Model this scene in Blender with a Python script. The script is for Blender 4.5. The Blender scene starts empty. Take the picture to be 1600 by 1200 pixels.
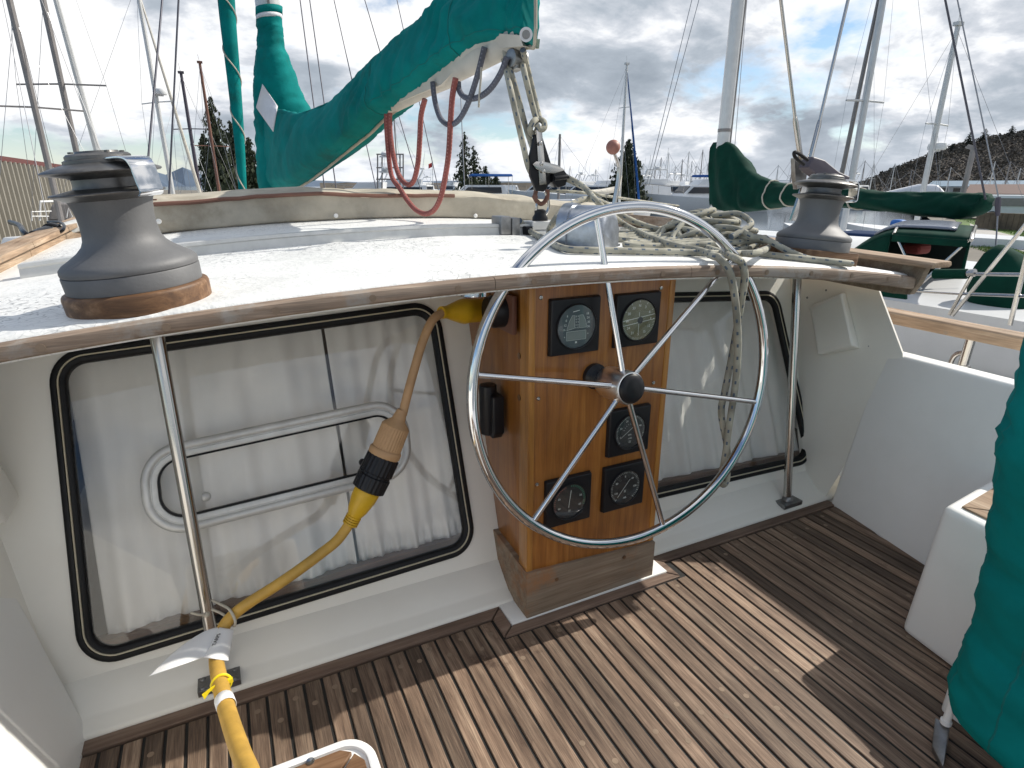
import bpy, bmesh, math, random
from math import sin, cos, pi, radians, sqrt, atan2
from mathutils import Vector, Matrix, noise
from mathutils.bvhtree import BVHTree
from mathutils.geometry import tessellate_polygon

random.seed(7)
SC = bpy.context.scene
COL = SC.collection

# ------------------------------------------------------------------ camera
F_PX, W_PX, H_PX, HOR = 920.0, 1600.0, 1200.0, 290.0
PITCH = math.atan2(600 - HOR, F_PX)
YAW = math.atan2(800 - 330, F_PX * cos(PITCH) + (600 - HOR) * sin(PITCH))
CAM = Vector((0, 0, 1.25))
c_f = Vector((sin(YAW) * cos(PITCH), cos(YAW) * cos(PITCH), -sin(PITCH)))
c_r = Vector((cos(YAW), -sin(YAW), 0))
c_u = c_r.cross(c_f)
cd = bpy.data.cameras.new('camera')
cam = bpy.data.objects.new('camera', cd)
COL.objects.link(cam)
cam.matrix_world = Matrix(((c_r.x, c_u.x, -c_f.x, 0), (c_r.y, c_u.y, -c_f.y, 0), (c_r.z, c_u.z, -c_f.z, 1.25), (0, 0, 0, 1)))
cd.sensor_width = 36.0
cd.lens = F_PX / W_PX * 36.0
cd.clip_start = 0.05
cd.clip_end = 6000
SC.camera = cam

# ------------------------------------------------------------------ exposure, sun, sky
SC.view_settings.view_transform = 'Standard'
SC.view_settings.look = 'None'
SC.view_settings.exposure = 1.25
SC.view_settings.gamma = 1.0
SUN_TO = Vector((1.2, -0.02, 1.0)).normalized()
sd = bpy.data.lights.new('sun', 'SUN')
sd.energy = 2.1
sd.angle = radians(0.5)
sd.color = (1.0, 0.95, 0.86)
so = bpy.data.objects.new('sun', sd)
COL.objects.link(so)
so.rotation_euler = SUN_TO.to_track_quat('Z', 'Y').to_euler()
SKY_STRENGTH = 0.055
wd = bpy.data.worlds.new('World')
SC.world = wd
wd.use_nodes = True


def build_world():
    nt = wd.node_tree
    N, L = nt.nodes, nt.links
    N.clear()
    out = N.new('ShaderNodeOutputWorld')
    bg = N.new('ShaderNodeBackground')
    bg.inputs['Strength'].default_value = SKY_STRENGTH
    L.new(bg.outputs[0], out.inputs[0])
    sky = N.new('ShaderNodeTexSky')
    sky.sky_type = 'NISHITA'
    sky.sun_disc = False
    sky.sun_elevation = math.asin(SUN_TO.z)
    sky.dust_density = 0.2
    sky.ozone_density = 2.5
    sky.sun_rotation = math.atan2(SUN_TO.x, SUN_TO.y)
    tc = N.new('ShaderNodeTexCoord')
    sep = N.new('ShaderNodeSeparateXYZ')
    L.new(tc.outputs['Generated'], sep.inputs[0])

    def m(op, a, b=None, clamp=False):
        n = N.new('ShaderNodeMath')
        n.operation = op
        n.use_clamp = clamp
        for i, v in enumerate((a, b)):
            if v is None:
                continue
            if isinstance(v, (int, float)):
                n.inputs[i].default_value = v
            else:
                L.new(v, n.inputs[i])
        return n.outputs[0]
    zc = m('MAXIMUM', sep.outputs[2], 0.0)
    zz = m('ADD', zc, 0.30)
    cmb = N.new('ShaderNodeCombineXYZ')
    L.new(m('DIVIDE', sep.outputs[0], zz), cmb.inputs[0])
    L.new(m('DIVIDE', sep.outputs[1], zz), cmb.inputs[1])

    def noi(scale, detail, off, rough=0.55, dist=0.0):
        mp = N.new('ShaderNodeMapping')
        mp.inputs['Location'].default_value = off
        L.new(cmb.outputs[0], mp.inputs[0])
        n = N.new('ShaderNodeTexNoise')
        n.inputs['Scale'].default_value = scale
        n.inputs['Detail'].default_value = detail
        n.inputs['Roughness'].default_value = rough
        n.inputs['Distortion'].default_value = dist
        L.new(mp.outputs[0], n.inputs['Vector'])
        return n.outputs[0]

    def ramp(x, pts):
        r = N.new('ShaderNodeValToRGB')
        e = r.color_ramp.elements
        while len(e) < len(pts):
            e.new(0.5)
        for i, (p, c) in enumerate(pts):
            e[i].position = p
            e[i].color = (c, c, c, 1) if isinstance(c, (int, float)) else (*c, 1)
        L.new(x, r.inputs[0])
        return r.outputs[0]
    big = noi(1.15, 8, (3.1, 1.7, 0), 0.55, 0.15)
    fine = noi(3.6, 10, (0.3, 5.2, 0), 0.6, 0.2)
    dens = m('ADD', m('MULTIPLY', big, 0.72), m('MULTIPLY', fine, 0.28))
    side = m('SUBTRACT', sep.outputs[0], 0.36)          # towards starboard the cloud is heavier
    cover = ramp(m('ADD', dens, m('MULTIPLY', side, 0.10)), [(0.40, 0.0), (0.47, 1.0)])
    shade_in = m('ADD', m('ADD', m('MULTIPLY', noi(1.0, 9, (9.3, 4.4, 0), 0.52, 0.35), 0.64), m('MULTIPLY', fine, 0.36)), m('MULTIPLY', side, 0.03))
    shade = ramp(shade_in, [(0.43, (0.86, 0.86, 0.86)), (0.468, (0.76, 0.775, 0.80)), (0.497, (0.54, 0.57, 0.62)), (0.54, (0.37, 0.415, 0.47)), (0.62, (0.255, 0.295, 0.345))])
    sc_ = N.new('ShaderNodeVectorMath')
    sc_.operation = 'SCALE'
    L.new(shade, sc_.inputs[0])
    sc_.inputs['Scale'].default_value = 0.545 / SKY_STRENGTH
    # pale band low on the horizon
    hz = ramp(zc, [(0.0, 0.45), (0.07, 0.0)])
    mix = N.new('ShaderNodeMix')
    mix.data_type = 'RGBA'
    L.new(cover, mix.inputs[0])
    L.new(sky.outputs[0], mix.inputs[6])
    L.new(sc_.outputs[0], mix.inputs[7])
    mix2 = N.new('ShaderNodeMix')
    mix2.data_type = 'RGBA'
    L.new(hz, mix2.inputs[0])
    L.new(mix.outputs[2], mix2.inputs[6])
    v = 0.40 / SKY_STRENGTH
    mix2.inputs[7].default_value = (v * 0.92, v * 0.97, v * 1.06, 1)
    L.new(mix2.outputs[2], bg.inputs['Color'])


build_world()

# ------------------------------------------------------------------ helpers: coordinates measured off the photograph, solved into metres


def ray(px, py):
    return ((px - 800) * c_r - (py - 600) * c_u + F_PX * c_f).normalized()


def PY(px, py, Y):
    d = ray(px, py)
    return CAM + d * (Y / d.y)


def PX(px, py, X):
    d = ray(px, py)
    return CAM + d * (X / d.x)


def PZ(px, py, Z):
    d = ray(px, py)
    return CAM + d * ((Z - CAM.z) / d.z)


def PD(px, py, D):
    d = ray(px, py)
    return CAM + d * (D / sqrt(d.x * d.x + d.y * d.y))


def PP(px, py, n, k):
    d = ray(px, py)
    return CAM + d * ((k - n.dot(CAM)) / n.dot(d))


BN = Vector((0, 1, -0.36))     # the sloping bulkhead: Y = 1.475 + 0.36 z
BK = 1.475
BNU = BN.normalized()


def PB(px, py):
    return PP(px, py, BN, BK)


def roof_z(x, y):
    return 1.037 + 0.069 * x - 0.049 * x * x + 0.026 * (y - 1.25)


# ------------------------------------------------------------------ helpers: tagging
def setp(o, label=None, cat=None, group=None, kind=None):
    if label:
        o['label'] = label
    if cat:
        o['category'] = cat
    if group:
        o['group'] = group
    if kind:
        o['kind'] = kind
    return o


def thing(name, label, cat, loc=(0, 0, 0), group=None):
    o = bpy.data.objects.new(name, None)
    o.empty_display_size = 0.1
    COL.objects.link(o)
    o.location = loc
    return setp(o, label, cat, group)


def link(name, me, mat, parent=None):
    o = bpy.data.objects.new(name, me)
    COL.objects.link(o)
    if mat is not None:
        for mm in (mat if isinstance(mat, (list, tuple)) else [mat]):
            me.materials.append(mm)
    if parent is not None:
        o.parent = parent
        # geometry is given in world coordinates: undo the parent's place
        o.matrix_parent_inverse = world_of(parent).inverted()
    return o


def world_of(o):
    m = Matrix.LocRotScale(o.location, o.rotation_euler, o.scale)
    if o.parent is not None:
        return world_of(o.parent) @ o.matrix_parent_inverse @ m
    return m


def copy_tree(o, parent=None):
    c = o.copy()
    COL.objects.link(c)
    if parent is not None:
        c.parent = parent
    for ch in list(o.children):
        copy_tree(ch, c)
    return c


# ------------------------------------------------------------------ helpers: mesh builder
class MB:
    def __init__(s):
        s.v, s.f, s.mi, s.uv = [], [], [], {}

    def add(s, vs, fs, mi=0, uvs=None):
        b = len(s.v)
        s.v += [Vector(v) for v in vs]
        for k, f in enumerate(fs):
            if uvs is not None:
                s.uv[len(s.f)] = uvs[k]
            s.f.append([b + i for i in f])
            s.mi.append(mi)
        return s

    def box(s, lo, hi, mi=0, M=None):
        x0, y0, z0 = lo
        x1, y1, z1 = hi
        vs = [Vector(p) for p in ((x0, y0, z0), (x1, y0, z0), (x1, y1, z0), (x0, y1, z0), (x0, y0, z1), (x1, y0, z1), (x1, y1, z1), (x0, y1, z1))]
        if M is not None:
            vs = [M @ v for v in vs]
        return s.add(vs, [(0, 3, 2, 1), (4, 5, 6, 7), (0, 1, 5, 4), (1, 2, 6, 5), (2, 3, 7, 6), (3, 0, 4, 7)], mi)

    def hexa(s, b, t, mi=0):
        """bottom quad b, top quad t (same order)"""
        return s.add(list(b) + list(t), [(3, 2, 1, 0), (4, 5, 6, 7), (0, 1, 5, 4), (1, 2, 6, 5), (2, 3, 7, 6), (3, 0, 4, 7)], mi)

    def tube(s, pts, r, n=10, closed=False, cap=True, mi=0, squash=None):
        pts = [Vector(p) for p in pts]
        m = len(pts)
        rr = r if isinstance(r, (list, tuple)) else [r] * m
        rings = []
        up = None
        dist = 0.0
        ds = []
        for i, p in enumerate(pts):
            if closed:
                t = pts[(i + 1) % m] - pts[i - 1]
            else:
                t = pts[min(i + 1, m - 1)] - pts[max(i - 1, 0)]
            t = t.normalized() if t.length > 1e-9 else Vector((0, 0, 1))
            if up is None:
                a = Vector((0, 0, 1)) if abs(t.z) < 0.9 else Vector((1, 0, 0))
                up = (a - t * a.dot(t)).normalized()
            else:
                up = up - t * up.dot(t)
                up = up.normalized() if up.length > 1e-6 else Vector((1, 0, 0))
            sd_ = t.cross(up)
            if i:
                dist += (p - pts[i - 1]).length
            ds.append(dist)
            ring = []
            for k in range(n):
                a = 2 * pi * k / n
                q = cos(a) * up * rr[i] + sin(a) * sd_ * rr[i]
                ring.append(p + q)
            rings.append(ring)
        b = len(s.v)
        for ring in rings:
            s.v += ring
        segs = m if closed else m - 1
        for i in range(segs):
            j = (i + 1) % m
            d0 = ds[i]
            d1 = ds[j] if j else dist + (pts[0] - pts[-1]).length
            for k in range(n):
                k2 = (k + 1) % n
                s.uv[len(s.f)] = [(d0, k / n), (d1, k / n), (d1, (k + 1) / n), (d0, (k + 1) / n)]
                s.f.append([b + i * n + k, b + j * n + k, b + j * n + k2, b + i * n + k2])
                s.mi.append(mi)
        if cap and not closed:
            s.f.append([b + k for k in range(n)])
            s.mi.append(mi)
            s.f.append([b + (m - 1) * n + k for k in reversed(range(n))])
            s.mi.append(mi)
        return s

    def lathe(s, prof, n=32, M=None, mi=0, ridges=0, ramp_=0.0):
        """prof: list of (r, z); revolved about +Z of M"""
        M = M or Matrix()
        b = len(s.v)
        for r, z in prof:
            for k in range(n):
                a = 2 * pi * k / n
                q = r * (1 + (ramp_ * (1 if (k * ridges // n * 2) % 2 else -1) if False else 0))
                s.v.append(M @ Vector((q * cos(a), q * sin(a), z)))
        for i in range(len(prof) - 1):
            for k in range(n):
                k2 = (k + 1) % n
                s.f.append([b + i * n + k, b + i * n + k2, b + (i + 1) * n + k2, b + (i + 1) * n + k])
                s.mi.append(mi)
        if prof[0][0] > 1e-5:
            s.f.append([b + k for k in reversed(range(n))])
            s.mi.append(mi)
        if prof[-1][0] > 1e-5:
            s.f.append([b + (len(prof) - 1) * n + k for k in range(n)])
            s.mi.append(mi)
        return s

    def grid(s, fn, nu, nv, mi=0, closed_u=False):
        b = len(s.v)
        for j in range(nv + 1):
            for i in range(nu + (0 if closed_u else 1)):
                s.v.append(Vector(fn(i / nu, j / nv)))
        w = nu if closed_u else nu + 1
        for j in range(nv):
            for i in range(nu):
                i2 = (i + 1) % w if closed_u else i + 1
                s.uv[len(s.f)] = [(i / nu, j / nv), ((i + 1) / nu, j / nv), ((i + 1) / nu, (j + 1) / nv), (i / nu, (j + 1) / nv)]
                s.f.append([b + j * w + i, b + j * w + i2, b + (j + 1) * w + i2, b + (j + 1) * w + i])
                s.mi.append(mi)
        return s

    def prism(s, poly, off, mi=0):
        """flat polygon (3-D points) pushed along vector off"""
        off = Vector(off)
        poly = [Vector(p) for p in poly]
        n = len(poly)
        s.add(poly + [p + off for p in poly], [list(reversed(range(n))), list(range(n, 2 * n))] + [[i, (i + 1) % n, n + (i + 1) % n, n + i] for i in range(n)], mi)
        return s

    def build(s, name, mat, parent=None, smooth=35, bevel=0.0, seg=2, recalc=True, solid=0.0, sub=0):
        me = bpy.data.meshes.new(name)
        bm = bmesh.new()
        vs = [bm.verts.new(v) for v in s.v]
        uvl = bm.loops.layers.uv.new('uv') if s.uv else None
        for i, f in enumerate(s.f):
            try:
                fc = bm.faces.new([vs[k] for k in f])
            except ValueError:
                continue
            fc.material_index = s.mi[i]
            if uvl is not None and i in s.uv:
                for lp, uv in zip(fc.loops, s.uv[i]):
                    lp[uvl].uv = uv
        if recalc:
            bmesh.ops.recalc_face_normals(bm, faces=bm.faces)
        if bevel > 0:
            ed = [e for e in bm.edges if len(e.link_faces) == 2 and e.calc_face_angle(0) > radians(30)]
            bmesh.ops.bevel(bm, geom=ed, offset=bevel, segments=seg, profile=0.6, affect='EDGES', clamp_overlap=True)
        bm.to_mesh(me)
        bm.free()
        if smooth:
            me.polygons.foreach_set('use_smooth', [True] * len(me.polygons))
            me.set_sharp_from_angle(angle=radians(smooth))
        o = link(name, me, mat, parent)
        if solid:
            md = o.modifiers.new('thickness', 'SOLIDIFY')
            md.thickness = solid
            md.offset = 0
        if sub:
            md = o.modifiers.new('smooth', 'SUBSURF')
            md.levels = md.render_levels = sub
        return o


def catmull(pts, k=8, closed=False):
    pts = [Vector(p) for p in pts]
    n = len(pts)
    out = []
    for i in range(n if closed else n - 1):
        if closed:
            p0, p1, p2, p3 = pts[i - 1], pts[i], pts[(i + 1) % n], pts[(i + 2) % n]
        else:
            p0, p1, p2, p3 = pts[max(i - 1, 0)], pts[i], pts[i + 1], pts[min(i + 2, n - 1)]
        for j in range(k):
            t = j / k
            out.append(0.5 * (2 * p1 + (p2 - p0) * t + (2 * p0 - 5 * p1 + 4 * p2 - p3) * t * t + (3 * p1 - p0 - 3 * p2 + p3) * t ** 3))
    if not closed:
        out.append(pts[-1])
    return out


def interp(tab, x):
    if x <= tab[0][0]:
        return tab[0][1]
    for (a, b), (c, d) in zip(tab, tab[1:]):
        if x <= c:
            return b + (d - b) * (x - a) / (c - a)
    return tab[-1][1]


def basis(z, x=None):
    z = Vector(z).normalized()
    x = Vector(x) if x is not None else (Vector((1, 0, 0)) if abs(z.x) < 0.9 else Vector((0, 1, 0)))
    x = (x - z * x.dot(z)).normalized()
    y = z.cross(x)
    return x, y, z


def frame(o, z, x=None):
    x, y, z = basis(z, x)
    o = Vector(o)
    return Matrix(((x.x, y.x, z.x, o.x), (x.y, y.y, z.y, o.y), (x.z, y.z, z.z, o.z), (0, 0, 0, 1)))


def text_into(mb, s, size, M, mi=0):
    """flat lettering, centred on M's origin, lying in M's xy plane"""
    cu = bpy.data.curves.new('lettering', 'FONT')
    cu.body = s
    cu.size = size
    cu.align_x = 'CENTER'
    cu.align_y = 'CENTER'
    cu.extrude = 0.0002
    cu.resolution_u = 3
    ob = bpy.data.objects.new('lettering', cu)
    COL.objects.link(ob)
    dg = bpy.context.evaluated_depsgraph_get()
    me = bpy.data.meshes.new_from_object(ob.evaluated_get(dg))
    mb.add([M @ v.co for v in me.vertices], [list(p.vertices) for p in me.polygons], mi)
    bpy.data.objects.remove(ob)
    bpy.data.curves.remove(cu)
    bpy.data.meshes.remove(me)


# ------------------------------------------------------------------ materials
def mat(name, col, rough=0.5, metal=0.0, var=0.0, vscale=8.0, col2=None, bump=0.0, bscale=40.0, stretch=(1, 1, 1), rvar=0.0, coat=0.0, sheen=0.0, trans=0.0, spec=0.5, detail=6.0, lo=0.35, hi=0.65):
    m = bpy.data.materials.new(name)
    m.use_nodes = True
    N, L = m.node_tree.nodes, m.node_tree.links
    b = N['Principled BSDF']
    b.inputs['Base Color'].default_value = (*col, 1)
    b.inputs['Roughness'].default_value = rough
    b.inputs['Metallic'].default_value = metal
    b.inputs['Specular IOR Level'].default_value = spec
    b.inputs['Coat Weight'].default_value = coat
    b.inputs['Coat Roughness'].default_value = 0.08
    b.inputs['Sheen Weight'].default_value = sheen
    b.inputs['Transmission Weight'].default_value = trans
    if var > 0 or col2 is not None or bump > 0 or rvar > 0:
        tc = N.new('ShaderNodeTexCoord')
        mp = N.new('ShaderNodeMapping')
        mp.inputs['Scale'].default_value = stretch
        L.new(tc.outputs['Object'], mp.inputs[0])
    if col2 is not None or var > 0:
        c2 = col2 if col2 is not None else tuple(max(0, c * (1 - var)) for c in col)
        nz = N.new('ShaderNodeTexNoise')
        nz.inputs['Scale'].default_value = vscale
        nz.inputs['Detail'].default_value = detail
        nz.inputs['Roughness'].default_value = 0.6
        L.new(mp.outputs[0], nz.inputs['Vector'])
        rp = N.new('ShaderNodeValToRGB')
        rp.color_ramp.elements[0].position = lo
        rp.color_ramp.elements[1].position = hi
        rp.color_ramp.elements[0].color = (*c2, 1)
        rp.color_ramp.elements[1].color = (*col, 1)
        L.new(nz.outputs[0], rp.inputs[0])
        L.new(rp.outputs[0], b.inputs['Base Color'])
    if bump > 0 or rvar > 0:
        n2 = N.new('ShaderNodeTexNoise')
        n2.inputs['Scale'].default_value = bscale
        n2.inputs['Detail'].default_value = 4
        L.new(mp.outputs[0], n2.inputs['Vector'])
        if bump > 0:
            bp = N.new('ShaderNodeBump')
            bp.inputs['Strength'].default_value = bump
            bp.inputs['Distance'].default_value = 0.01
            L.new(n2.outputs[0], bp.inputs['Height'])
            L.new(bp.outputs[0], b.inputs['Normal'])
        if rvar > 0:
            mr = N.new('ShaderNodeMapRange')
            mr.inputs['To Min'].default_value = max(0, rough - rvar)
            mr.inputs['To Max'].default_value = min(1, rough + rvar)
            L.new(n2.outputs[0], mr.inputs[0])
            L.new(mr.outputs[0], b.inputs['Roughness'])
    return m


def wood(name, c1, c2, c3, rough=0.6, axis=1, coat=0.0, grain=9.0, per_island=False, stain=None, bump=0.25, island_amt=0.55, fibre=0.12):
    """long-grained wood; axis = direction of the grain in object space"""
    m = bpy.data.materials.new(name)
    m.use_nodes = True
    N, L = m.node_tree.nodes, m.node_tree.links
    b = N['Principled BSDF']
    b.inputs['Roughness'].default_value = rough
    b.inputs['Coat Weight'].default_value = coat
    b.inputs['Coat Roughness'].default_value = 0.12
    tc = N.new('ShaderNodeTexCoord')
    mp = N.new('ShaderNodeMapping')
    sc = [grain * 6] * 3
    sc[axis] = grain * 0.35
    mp.inputs['Scale'].default_value = sc
    L.new(tc.outputs['Object'], mp.inputs[0])
    vec = mp.outputs[0]
    geo = N.new('ShaderNodeNewGeometry')
    if per_island:
        va = N.new('ShaderNodeVectorMath')
        va.operation = 'ADD'
        cx = N.new('ShaderNodeCombineXYZ')
        ml = N.new('ShaderNodeMath')
        ml.operation = 'MULTIPLY'
        ml.inputs[1].default_value = 37.0
        L.new(geo.outputs['Random Per Island'], ml.inputs[0])
        for i in range(3):
            L.new(ml.outputs[0], cx.inputs[i])
        L.new(vec, va.inputs[0])
        L.new(cx.outputs[0], va.inputs[1])
        vec = va.outputs[0]
    n1 = N.new('ShaderNodeTexNoise')
    n1.inputs['Scale'].default_value = 1.0
    n1.inputs['Detail'].default_value = 8
    n1.inputs['Roughness'].default_value = 0.65
    n1.inputs['Distortion'].default_value = 0.4
    L.new(vec, n1.inputs['Vector'])
    rp = N.new('ShaderNodeValToRGB')
    e = rp.color_ramp.elements
    e.new(0.5)
    for i, (p, c) in enumerate(((0.3, c1), (0.5, c2), (0.7, c3))):
        e[i].position = p
        e[i].color = (*c, 1)
    L.new(n1.outputs[0], rp.inputs[0])
    colour = rp.outputs[0]

    def mul(colour, fac):
        mx = N.new('ShaderNodeVectorMath')
        mx.operation = 'SCALE'
        L.new(colour, mx.inputs[0])
        L.new(fac, mx.inputs['Scale'])
        return mx.outputs[0]
    if per_island:
        mr = N.new('ShaderNodeMapRange')
        mr.inputs['To Min'].default_value = 1 - island_amt * 0.55
        mr.inputs['To Max'].default_value = 1 + island_amt * 0.45
        L.new(geo.outputs['Random Per Island'], mr.inputs[0])
        colour = mul(colour, mr.outputs[0])
    # fine fibres along the grain
    mf = N.new('ShaderNodeMapping')
    sf = [grain * 45] * 3
    sf[axis] = grain * 1.6
    mf.inputs['Scale'].default_value = sf
    L.new(tc.outputs['Object'], mf.inputs[0])
    nf = N.new('ShaderNodeTexNoise')
    nf.inputs['Scale'].default_value = 1.0
    nf.inputs['Detail'].default_value = 3
    L.new(mf.outputs[0], nf.inputs['Vector'])
    mrf = N.new('ShaderNodeMapRange')
    mrf.inputs['From Min'].default_value = 0.3
    mrf.inputs['From Max'].default_value = 0.7
    mrf.inputs['To Min'].default_value = 1 - fibre
    mrf.inputs['To Max'].default_value = 1 + fibre
    L.new(nf.outputs[0], mrf.inputs[0])
    colour = mul(colour, mrf.outputs[0])
    # broad weathering
    n3 = N.new('ShaderNodeTexNoise')
    n3.inputs['Scale'].default_value = 3.5
    n3.inputs['Detail'].default_value = 5
    L.new(tc.outputs['Object'], n3.inputs['Vector'])
    mr = N.new('ShaderNodeMapRange')
    mr.inputs['From Min'].default_value = 0.3
    mr.inputs['From Max'].default_value = 0.7
    mr.inputs['To Min'].default_value = 0.72
    mr.inputs['To Max'].default_value = 1.2
    L.new(n3.outputs[0], mr.inputs[0])
    colour = mul(colour, mr.outputs[0])
    if stain is not None:
        n4 = N.new('ShaderNodeTexNoise')
        n4.inputs['Scale'].default_value = stain[1]
        n4.inputs['Detail'].default_value = 7
        n4.inputs['Roughness'].default_value = 0.7
        L.new(tc.outputs['Object'], n4.inputs['Vector'])
        r4 = N.new('ShaderNodeValToRGB')
        r4.color_ramp.elements[0].position = stain[2]
        r4.color_ramp.elements[1].position = stain[2] + 0.08
        L.new(n4.outputs[0], r4.inputs[0])
        mx = N.new('ShaderNodeMix')
        mx.data_type = 'RGBA'
        L.new(r4.outputs[0], mx.inputs[0])
        L.new(colour, mx.inputs[6])
        mx.inputs[7].default_value = (*stain[0], 1)
        colour = mx.outputs[2]
    L.new(colour, b.inputs['Base Color'])
    bp = N.new('ShaderNodeBump')
    bp.inputs['Strength'].default_value = bump
    bp.inputs['Distance'].default_value = 0.002
    L.new(n1.outputs[0], bp.inputs['Height'])
    L.new(bp.outputs[0], b.inputs['Normal'])
    return m


def glass_mat(name, tint=(0.9, 0.93, 0.92), boost=1.0):
    m = bpy.data.materials.new(name)
    m.use_nodes = True
    N, L = m.node_tree.nodes, m.node_tree.links
    N.remove(N['Principled BSDF'])
    out = N['Material Output']
    tr = N.new('ShaderNodeBsdfTransparent')
    tr.inputs[0].default_value = (*tint, 1)
    gl = N.new('ShaderNodeBsdfGlossy')
    gl.inputs['Roughness'].default_value = 0.015
    lw = N.new('ShaderNodeLayerWeight')
    lw.inputs['Blend'].default_value = 0.5
    pw = N.new('ShaderNodeMath')
    pw.operation = 'POWER'
    pw.inputs[1].default_value = 4.0
    L.new(lw.outputs['Facing'], pw.inputs[0])
    ml = N.new('ShaderNodeMath')
    ml.operation = 'MULTIPLY_ADD'
    ml.use_clamp = True
    ml.inputs[1].default_value = 0.8
    ml.inputs[2].default_value = 0.035 * boost
    L.new(pw.outputs[0], ml.inputs[0])
    mx = N.new('ShaderNodeMixShader')
    L.new(ml.outputs[0], mx.inputs[0])
    L.new(tr.outputs[0], mx.inputs[1])
    L.new(gl.outputs[0], mx.inputs[2])
    L.new(mx.outputs[0], out.inputs[0])
    return m


def rope_mat(name, base, fleck, period=0.055, duty=0.3, dirt=0.35):
    m = bpy.data.materials.new(name)
    m.use_nodes = True
    N, L = m.node_tree.nodes, m.node_tree.links
    b = N['Principled BSDF']
    b.inputs['Roughness'].default_value = 0.85
    uv = N.new('ShaderNodeUVMap')
    uv.uv_map = 'uv'
    sp = N.new('ShaderNodeSeparateXYZ')
    L.new(uv.outputs[0], sp.inputs[0])

    def mm(op, a, c=None):
        n = N.new('ShaderNodeMath')
        n.operation = op
        for i, v in enumerate((a, c)):
            if v is None:
                continue
            if isinstance(v, (int, float)):
                n.inputs[i].default_value = v
            else:
                L.new(v, n.inputs[i])
        return n.outputs[0]
    # flecks laid in a slow spiral round the braid
    u = mm('DIVIDE', sp.outputs[0], period)
    k = mm('FRACT', mm('ADD', u, mm('MULTIPLY', mm('FLOOR', mm('MULTIPLY', sp.outputs[1], 4.0)), 0.37)))
    on = mm('LESS_THAN', k, duty)
    band = mm('LESS_THAN', mm('FRACT', mm('MULTIPLY', sp.outputs[1], 4.0)), 0.36)
    fac = mm('MULTIPLY', on, band)
    # braid picks
    w1 = mm('SINE', mm('ADD', mm('MULTIPLY', sp.outputs[0], 1500.0), mm('MULTIPLY', sp.outputs[1], 50.0)))
    w2 = mm('SINE', mm('SUBTRACT', mm('MULTIPLY', sp.outputs[0], 1500.0), mm('MULTIPLY', sp.outputs[1], 50.0)))
    hgt = mm('MULTIPLY', w1, w2)
    tc = N.new('ShaderNodeTexCoord')
    nz = N.new('ShaderNodeTexNoise')
    nz.inputs['Scale'].default_value = 14
    nz.inputs['Detail'].default_value = 5
    L.new(tc.outputs['Object'], nz.inputs['Vector'])
    rp = N.new('ShaderNodeValToRGB')
    rp.color_ramp.elements[0].position = 0.35
    rp.color_ramp.elements[1].position = 0.62
    rp.color_ramp.elements[0].color = (*[c * (1 - dirt) for c in base], 1)
    rp.color_ramp.elements[1].color = (*base, 1)
    L.new(nz.outputs[0], rp.inputs[0])
    mx = N.new('ShaderNodeMix')
    mx.data_type = 'RGBA'
    L.new(fac, mx.inputs[0])
    L.new(rp.outputs[0], mx.inputs[6])
    mx.inputs[7].default_value = (*fleck, 1)
    L.new(mx.outputs[2], b.inputs['Base Color'])
    bp = N.new('ShaderNodeBump')
    bp.inputs['Strength'].default_value = 0.35
    bp.inputs['Distance'].default_value = 0.001
    L.new(hgt, bp.inputs['Height'])
    L.new(bp.outputs[0], b.inputs['Normal'])
    return m


def cloth_mat(name, col, grime, gscale=3.0, amt=0.62, bump=0.25):
    m = mat(name, col, rough=0.85, var=0.3, vscale=5.0, bump=bump, bscale=9.0, spec=0.15)
    N, L = m.node_tree.nodes, m.node_tree.links
    b = N['Principled BSDF']
    src = b.inputs['Base Color'].links[0].from_socket
    tc = N.new('ShaderNodeTexCoord')
    nz = N.new('ShaderNodeTexNoise')
    nz.inputs['Scale'].default_value = gscale
    nz.inputs['Detail'].default_value = 8
    nz.inputs['Roughness'].default_value = 0.68
    L.new(tc.outputs['Object'], nz.inputs['Vector'])
    rp = N.new('ShaderNodeValToRGB')
    rp.color_ramp.elements[0].position = amt
    rp.color_ramp.elements[1].position = amt + 0.18
    rp.color_ramp.elements[0].color = (0, 0, 0, 1)
    rp.color_ramp.elements[1].color = (0.75, 0.75, 0.75, 1)
    L.new(nz.outputs[0], rp.inputs[0])
    mx = N.new('ShaderNodeMix')
    mx.data_type = 'RGBA'
    L.new(rp.outputs[0], mx.inputs[0])
    L.new(src, mx.inputs[6])
    mx.inputs[7].default_value = (*grime, 1)
    L.new(mx.outputs[2], b.inputs['Base Color'])
    return m


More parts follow.
